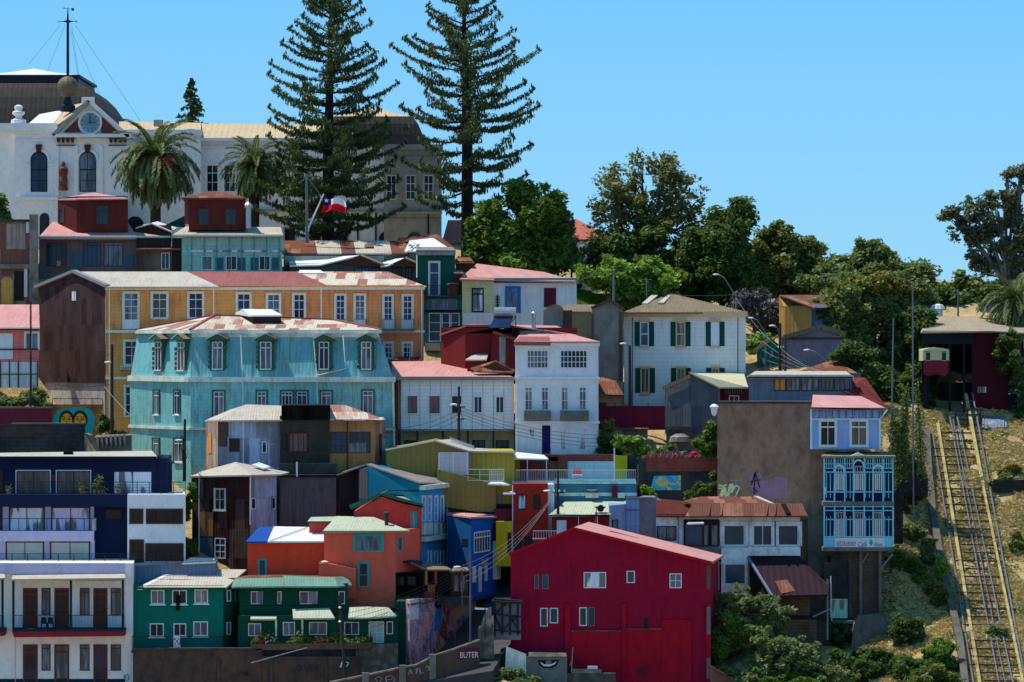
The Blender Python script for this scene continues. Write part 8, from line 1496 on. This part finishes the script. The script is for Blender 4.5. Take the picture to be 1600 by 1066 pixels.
q = MB(); [q.wp(w_, a, 547, b, 564, -3.2, 0) for a, b in ((1442, 1446), (1454, 1471), (1479, 1483))]; q.build('cabin', 'car_cream', T); MB().wpoly(w_, [(1442, 549), (1443, 546), (1452, 544), (1462, 543), (1473, 544), (1482, 546), (1483, 549)], -3.4, .1).build('roof', 'car_cream', T)
for a, b in ((1446, 1454), (1471, 1479)): win(T, w_, a, 550, b, 564, fr='car_cream', gl='glass_dark', c=1, fw=.04)
MB().wpoly(w_, [(1446, 584), (1479, 584), (1478, 587), (1469, 587), (1466, 585), (1459, 585), (1456, 587), (1448, 587)], -1, .1).build('undercarriage', 'car_red', T)
T = house('striped_shed', 'low hut with a light and dark striped sheet roof beside the top of the rails', 'hut', 1555, 690, 30); box(T, 1536, 1574, 668, 705, 30, 3, 'station_dark'); roof(T, [[(1535, 668, 29.4), (1573, 680, 29.4), (1573, 650, 33), (1534, 650, 33)]], mat('striped_roof', 'corr', (.3, .36, .45, 1), (.05, .06, .1, 1), pitch=.55, bump=1, amt=.8)); 
for i in range(7): MB().bar(P(1536+i*5.2, 668+i*1.6, 29.2), P(1536+i*5.2, 650, 32.8), .18, .06).build('roof_rib', 'grey_violet', T)
box(T, 1543, 1548, 668, 700, 29.2, .4, 'pale_stone', name='pillar', ins=0); T = house('rust_trestle', 'rusty trestle box standing among the top of the rails', 'trestle', 1510, 670, 29); q = MB()
for y in (640, 648, 656, 664): q.bar(P(1492, y, 30), P(1533, y, 30), .1)
for x in (1493, 1512, 1532): q.bar(P(x, 638, 30), P(x, 690, 30), .14)
q.build('frame', 'tie_rust', T); T = house('low_wall', 'low pale stone ledge at the right of the rails near the palm trunk', 'wall', 1580, 700, 29); box(T, 1553, 1610, 697, 715, 29, .5, 'concrete', ins=0); T = house('shadow_block', 'dark block added as the shadow under overhanging grass at the right edge', 'shadow block', 1580, 760, 19); box(T, 1552, 1620, 750, 768, ghit(1585, 766)-.3, 2, 'dark_stone', ins=0); T = house('retaining_wall', 'ivy-darkened terrace wall on the slope under the ivy posts', 'wall', 1430, 765, 13); box(T, 1404, 1450, 748, 775, 13.4, .6, 'dark_stone', ins=0)  # right-edge dark block stands in for the shadow under overhanging grass
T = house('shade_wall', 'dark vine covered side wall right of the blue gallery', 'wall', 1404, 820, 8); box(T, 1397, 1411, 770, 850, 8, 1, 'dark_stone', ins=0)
# ivy posts, steel poles
for x0, y0, x1, y1, lab in ((1413, 610, 1404, 760, 'ivy wrapped wire left of the tall thin pole'), (1418, 600, 1412, 745, 'thin ivy strand right beside the tall thin pole'), (1433, 600, 1442, 770, 'thick ivy wrapped guy post nearest the kerb'), (1394, 640, 1402, 745, 'ivy strand closest to the lavender house')):
    T = house('ivy_post', lab, 'ivy', x1, y1, 14, 'ivy posts'); MB().tube([P(x0, y0, 14), P(x1, y1, 14)], .05, 5).build('post', 'pole_wood', T); n = 1400; t = NR.random(n)**.7; c = np.array([P(x0+(x1-x0)*k, y0+(y1-y0)*k, 14) for k in t]); wd = (.1+.28*t)[:, None]; quads('ivy', c+NR.normal(size=(n, 3))*wd, NR.normal(size=(n, 3)), .06, .1, LM, T)
def pole(name, label, x, y0, y1, Y, r, m_='pole_wood', cat='pole', arms=(), lean=0, group=None):
    T = house(name, label, cat, x, y1, Y, group); MB().tube([P(x, y1+12, Y), P(x+lean, y0, Y)], [r*1.2, r*.8], 8).build('shaft', m_, T)
    for (dx0, dx1, yy) in arms:
        MB().bar(P(x+dx0, yy, Y-.1), P(x+dx1, yy, Y-.1), .1).build('crossarm', m_, T)
        for d_ in (dx0, (dx0+dx1)/2, dx1): MB().lathe(P(x+d_, yy-1, Y-.1), [(.05, 0), (.07, .1), (.03, .2)], 6).build('insulator', 'cream_paint', T)
    return T
def lamp(T, x0, y0, x1, y1, Y, m_='grey_paint', Y2=None):
    Y2 = Y if Y2 is None else Y2; MB().tube([P(x0, y0, Y), P((x0*.35+x1*.65), y1+(y0-y1)*.15, Y2), P(x1, y1, Y2)], .05, 6).build('lamp_arm', m_, T); sg = 1 if x1 > x0 else -1
    h = P(x1+sg*3, y1, Y2); q = MB(); k = len(q.v)
    q.lathe(h, [(.05, .12), (.3, .06), (.33, -.04), (.22, -.1), (.05, -.12)][::-1], 10); q.v = [(h.x+(a-h.x)*.95, h.y+(b-h.y)*.7, h.z+(c-h.z)*.7) for a, b, c in q.v]; q.build('lamp_head', 'white_paint', T)
p_ = pole('steel_pole', 'tall thin pale steel pole left of the round tree trunk, the shorter of two', 1392, 497, 705, 14, .07, 'rail_steel', lean=4); MB().bar(P(1388, 605, 13.9), P(1397, 605, 13.9), .06).build('crossarm', 'rail_steel', p_)
pole('steel_pole', 'tallest thin pale steel pole rising above the round tree crown', 1427, 440, 790, 13, .07, 'rail_steel', lean=-1)
p_ = pole('street_light', 'wooden pole with a small lamp in front of the ochre block', 175, 538, 690, 19, .14, cat='street light'); lamp(p_, 175, 572, 172, 566, 19)
pole('utility_pole', 'thin dark pole in front of the coral house', 48, 470, 660, 24, .09, cat='pole')
p_ = pole('street_light', 'dark pole with a lamp beside the turquoise tenement corner', 288, 655, 740, 9, .12, 'iron', cat='street light', lean=1); lamp(p_, 287, 695, 283, 688, 9); q = MB()
for i in range(6): q.bar(P(283+R.uniform(-4, 6), 680+R.uniform(0, 40), 9), P(283+R.uniform(-6, 10), 700+R.uniform(0, 30), 9), .06)
q.build('junction_box', 'iron', p_)
p_ = pole('street_light', 'cluttered utility pole with a lamp in front of the long white house', 717, 604, 690, 12, .12, cat='street light', arms=((-4, 10, 636), (-3, 9, 655))); lamp(p_, 717, 640, 712, 632, 12)
p_ = pole('street_light', 'pole with a bright lamp standing before the shuttered house', 984, 540, 640, 24, .14, cat='street light'); lamp(p_, 984, 545, 977, 537, 24)
p_ = pole('utility_pole', 'leaning wooden pole in front of the deep green house', 541, 930, 1066, -15, .12, cat='pole', lean=-11); [MB().lathe(P(531, y, -15.2), [(.05, 0), (.12, .08), (.05, .16)], 8).build('fitting', 'cream_paint', p_) for y in (951, 973)]
p_ = pole('utility_pole', 'cluttered pole rising in front of the teal terrace building with a lamp reaching left', 872, 736, 800, 2, .1, cat='street light', arms=((-6, 10, 770),)); lamp(p_, 871, 775, 858, 767, 2)
p_ = pole('utility_pole', 'slim steel pole standing on the steep road by the royal blue house', 735, 860, 1010, -10, .07, 'rail_steel'); p_ = pole('street_light', 'short pole with a lamp beside the pink doored hut', 722, 890, 935, -6, .06, 'rail_steel', cat='street light'); lamp(p_, 730, 893, 718, 886, -6)
p_ = pole('utility_pole', 'thick dark pole in front of the ochre shed, left of a pair', 1219, 505, 585, 34, .14, arms=((-3, 5, 545),)); pole('utility_pole', 'paler pole in front of the grey-violet house end, right of a pair', 1227, 525, 585, 34.5, .12, 'rough_stone')
p_ = pole('street_light', 'long armed street light hanging over the dark trees on the ridge', 1150, 455, 500, 46, .07, 'grey_paint', cat='street light'); lamp(p_, 1149, 462, 1122, 429, 46)
for x, y, x1, y1, lab in ((1176, 497, 1196, 520, 'white street lamp head right of the shuttered house'), (1210, 509, 1219, 522, 'white street lamp head left of the ochre shed'), (1264, 547, 1292, 566, 'white street lamp head over the grey-violet house end')): p_ = pole('street_light', lab, x1, y1, 590, 37, .06, 'grey_paint', cat='street light', group='street lights among the wires'); lamp(p_, x1, y1, x, y, 37)
p_ = pole('street_lamp', 'old fashioned black lantern post on the ridge by the lilac house', 893, 356, 432, 60, .09, 'iron', cat='street lamp'); MB().lathe(P(893, 357, 60), [(.12, 0), (.3, .5), (.32, .75), (.1, 1.0), (.03, 1.3)], 8).build('lantern', 'iron', p_); MB().lathe(P(893, 355, 60), [(.15, 0), (.27, .4), (.1, .45)], 8).build('lantern_glass', 'glass_blue', p_)
p_ = pole('post', 'grey post among the bright bushes', 959, 422, 470, 50, .1, 'grey_paint'); MB().bar(P(955, 423, 50), P(963, 423, 50), .1).build('crossarm', 'grey_paint', p_)
pole('post', 'thin steel post in front of the far right ridge tree', 1497, 452, 500, 50, .08, 'rail_steel')
# carriage lantern on barn wall
T = house('wall_lantern', 'white lantern fixed where the slate barn meets the brown building', 'lantern', 1116, 645, 5); MB().lathe(P(1116, 650, 5), [(.1, 0), (.18, .1), (.3, .6), (.38, .75), (.1, .95)], 8).build('lantern', 'grime_white', T); MB().bar(P(1116, 636, 5), P(1122, 634, 5.6), .06).build('bracket', 'iron', T)
# flag pole with yard and flag
T = house('flagpole', 'pale flagpole with a slanting gaff above the patchwork roof', 'flagpole', 480, 376, 57); MB().tube([P(480, 380, 57), P(479, 272, 57)], [.16, .1], 8).build('pole', 'rail_steel', T); MB().tube([P(481, 358, 57), P(506, 303, 57)], [.1, .06], 6).build('gaff', 'pipe_white', T); MB().bar(P(466, 286, 57), P(479, 278, 57), .03).tube([P(481, 277, 57), P(503, 308, 57)], .02, 4).build('stay', 'cable_pale', T); box(T, 477, 483, 354, 362, 56.9, .3, 'pipe_white', name='collar', ins=0)
mat('flag_red', 'plain', (.75, .005, .012, 1), stain=0); mat('flag_white', 'plain', (.8, .8, .85, 1), stain=0); mat('flag_navy', 'plain', (.006, .012, .13, 1), stain=0)
T = house('flag', 'red, white and blue flag with one white star, flying from the gaff', 'flag', 505, 320, 56.5); nx_, ny_ = 20, 10
def fpnt(i, j, o=0): u = i/nx_; v = j/ny_; return P(505.5+34*u+1.5*math.sin(v*3)-4*v*(1-u), 308+22*v+5*u*(1-v)+2.2*math.sin(u*7+v), 56.5)+V((0, .3*math.sin(u*9+v*1.2)+o, 0))
for nm, m_, cells in (('red_stripe', 'flag_red', [(i, j) for i in range(nx_) for j in range(5, ny_)]), ('white_stripe', 'flag_white', [(i, j) for i in range(7, nx_) for j in range(5)]), ('canton', 'flag_navy', [(i, j) for i in range(7) for j in range(5)])):
    q = MB()
    for i, j in cells: q.add([fpnt(i, j), fpnt(i+1, j), fpnt(i+1, j+1), fpnt(i, j+1), fpnt(i, j, .02), fpnt(i+1, j, .02), fpnt(i+1, j+1, .02), fpnt(i, j+1, .02)], [(0, 1, 2, 3), (7, 6, 5, 4)])
    q.build(nm, m_, T)
q = MB(); c0 = P(510, 313.5, 56.15); q.prism([c0+V((math.cos(math.pi/2+i*math.pi/5)*(.24 if i % 2 == 0 else .1), 0, math.sin(math.pi/2+i*math.pi/5)*(.24 if i % 2 == 0 else .1))) for i in range(10)], V((0, .03, 0))).build('star', 'flag_white', T)
# van on the ridge
T = house('van', 'white van parked behind the bright bushes right of the pink roofed house', 'van', 912, 448, 58); mat('car_white', 'plain', (.7, .72, .75, 1), rough=.25, stain=0)
w_ = Wall((895, 58), (960, 58)); MB().wpoly(w_, [(896, 447), (897, 436), (903, 430), (912, 423), (955, 422), (957, 447)], -1.9, 0).build('body', 'car_white', T); MB().wpoly(w_, [(901, 433), (912, 424.5), (919, 424.5), (916, 433)], 0, .03).build('window', 'glass_blue', T); [MB().tube([w_.pt(w_.hit(x, 447)[0], w_.hit(x, 446)[1], .06), w_.pt(w_.hit(x, 447)[0], w_.hit(x, 446)[1], -.2)], .34, 14).build('wheel', 'black_cloth', T) for x in (904, 945)]; MB().wp(w_, 896, 437, 899, 440, 0, .03).build('headlight', 'cream_paint', T)
tree('bush', 'bush in the narrow gap between the navy apartments and the rusty corner house', [(296, 860, 8, 16), (292, 800, 6, 14), (300, 770, 6, 14)], 1, (296, 880), 150, 60, LG, .3, .12, trunk=False, cat='bush')
for x, y, Y, lab in ((230, 700, 4, 'thin roof aerial on the navy apartment block'), (420, 722, 4, 'thin roof aerial on the tawny pyramid roof'), (556, 640, 12, 'thin roof aerial above the patched tin and timber house'), (1010, 462, 36, 'thin roof aerial on the brown hipped roof'), (640, 565, 27, 'thin roof aerial on the long pale pink roof'), (1150, 778, 4, 'thin roof aerial on the crumpled rusty roof')):
    T = house('aerial', lab, 'aerial', x, y, Y); b = P(x, y, Y); MB().bar(b-V((0, 0, .2)), b+V((0, 0, 1.5)), .035).build('mast', 'steel', T); q = MB().bar(b+V((-.5, 0, 1.4)), b+V((.5, .1, 1.4)), .025)
    for i in range(6): q.bar(b+V((-.45+i*.17, -.25, 1.4)), b+V((-.45+i*.17, .28, 1.4)), .02)
    q.build('rods', 'steel', T)
# ================================================================= cables
def cable(label, a, b, sag=.6, r=.02, m_='cable', group='overhead cables'):
    a, b = P(*a), P(*b); pts = [a.lerp(b, i/10)-V((0, 0, sag*4*(i/10)*(1-i/10))) for i in range(11)]
    o = MB().tube([p for p in pts], r, 4).build('cable', m_, loc=a); tag(o, label, 'cable', group)
lb = 'dark overhead cable from the white house pole towards the white town house'
for i in range(4): cable(lb, (718, 636+i*5, 12), (935, 680+i*6, 13), .5, group='cables right of the white house pole')
lb = 'dark overhead cable from the long white house pole down to the left'
for i in range(3): cable(lb, (716, 640+i*8, 12), (600, 668+i*8, 9), .5, group='cables left of the white house pole')
lb = 'dark overhead cable slanting up past the deep green house towards the steep road'
for i in range(6): cable(lb, (535, 950+i*9, -15), (722, 886+i*4, -6.3), .5, group='cables over the deep green house')
for i in range(4): cable('pale overhead cable rising beside the left edge of the big red house', (722, 884+i*9, -6.3), (870-i*6, 768+i*9, 2), .9, .008, 'cable_pale', group='cables beside the big red house')
for i in range(4): cable('pale overhead cable fanning down to the right from the paired poles', (1220, 545+i*8, 33.8), (1285+i*12, 580+i*3, 26), .3, .013, 'cable_pale', group='cables right of the paired poles')
for i in range(4): cable('pale overhead cable descending from the ridge towards the paired poles', (1150+i*2, 466+i*22, 40), (1219, 545+i*8, 34), .4, .015, 'cable_pale', group='cables left of the paired poles')
cable('thin pale cable strung behind the brown hipped roof', (1060, 461, 45), (1150, 460, 46), .1, .015, 'cable_pale'); cable('thin cable from the ochre block pole to the turquoise tenement', (163, 604, 19), (205, 650, 15), .1, .02, 'cable_pale'); cable('dark cable crossing the rusty end wall of the ochre block', (49, 560, 24), (175, 552, 19), .5); cable('lower dark cable crossing the white stained base wall', (49, 590, 24), (175, 600, 19), .5)
for i in range(3): cable('dark cable from the turquoise tenement pole down over the small street gap', (288, 690+i*5, 9), (315, 740+i*6, 1), .2, group='cables at the turquoise corner')
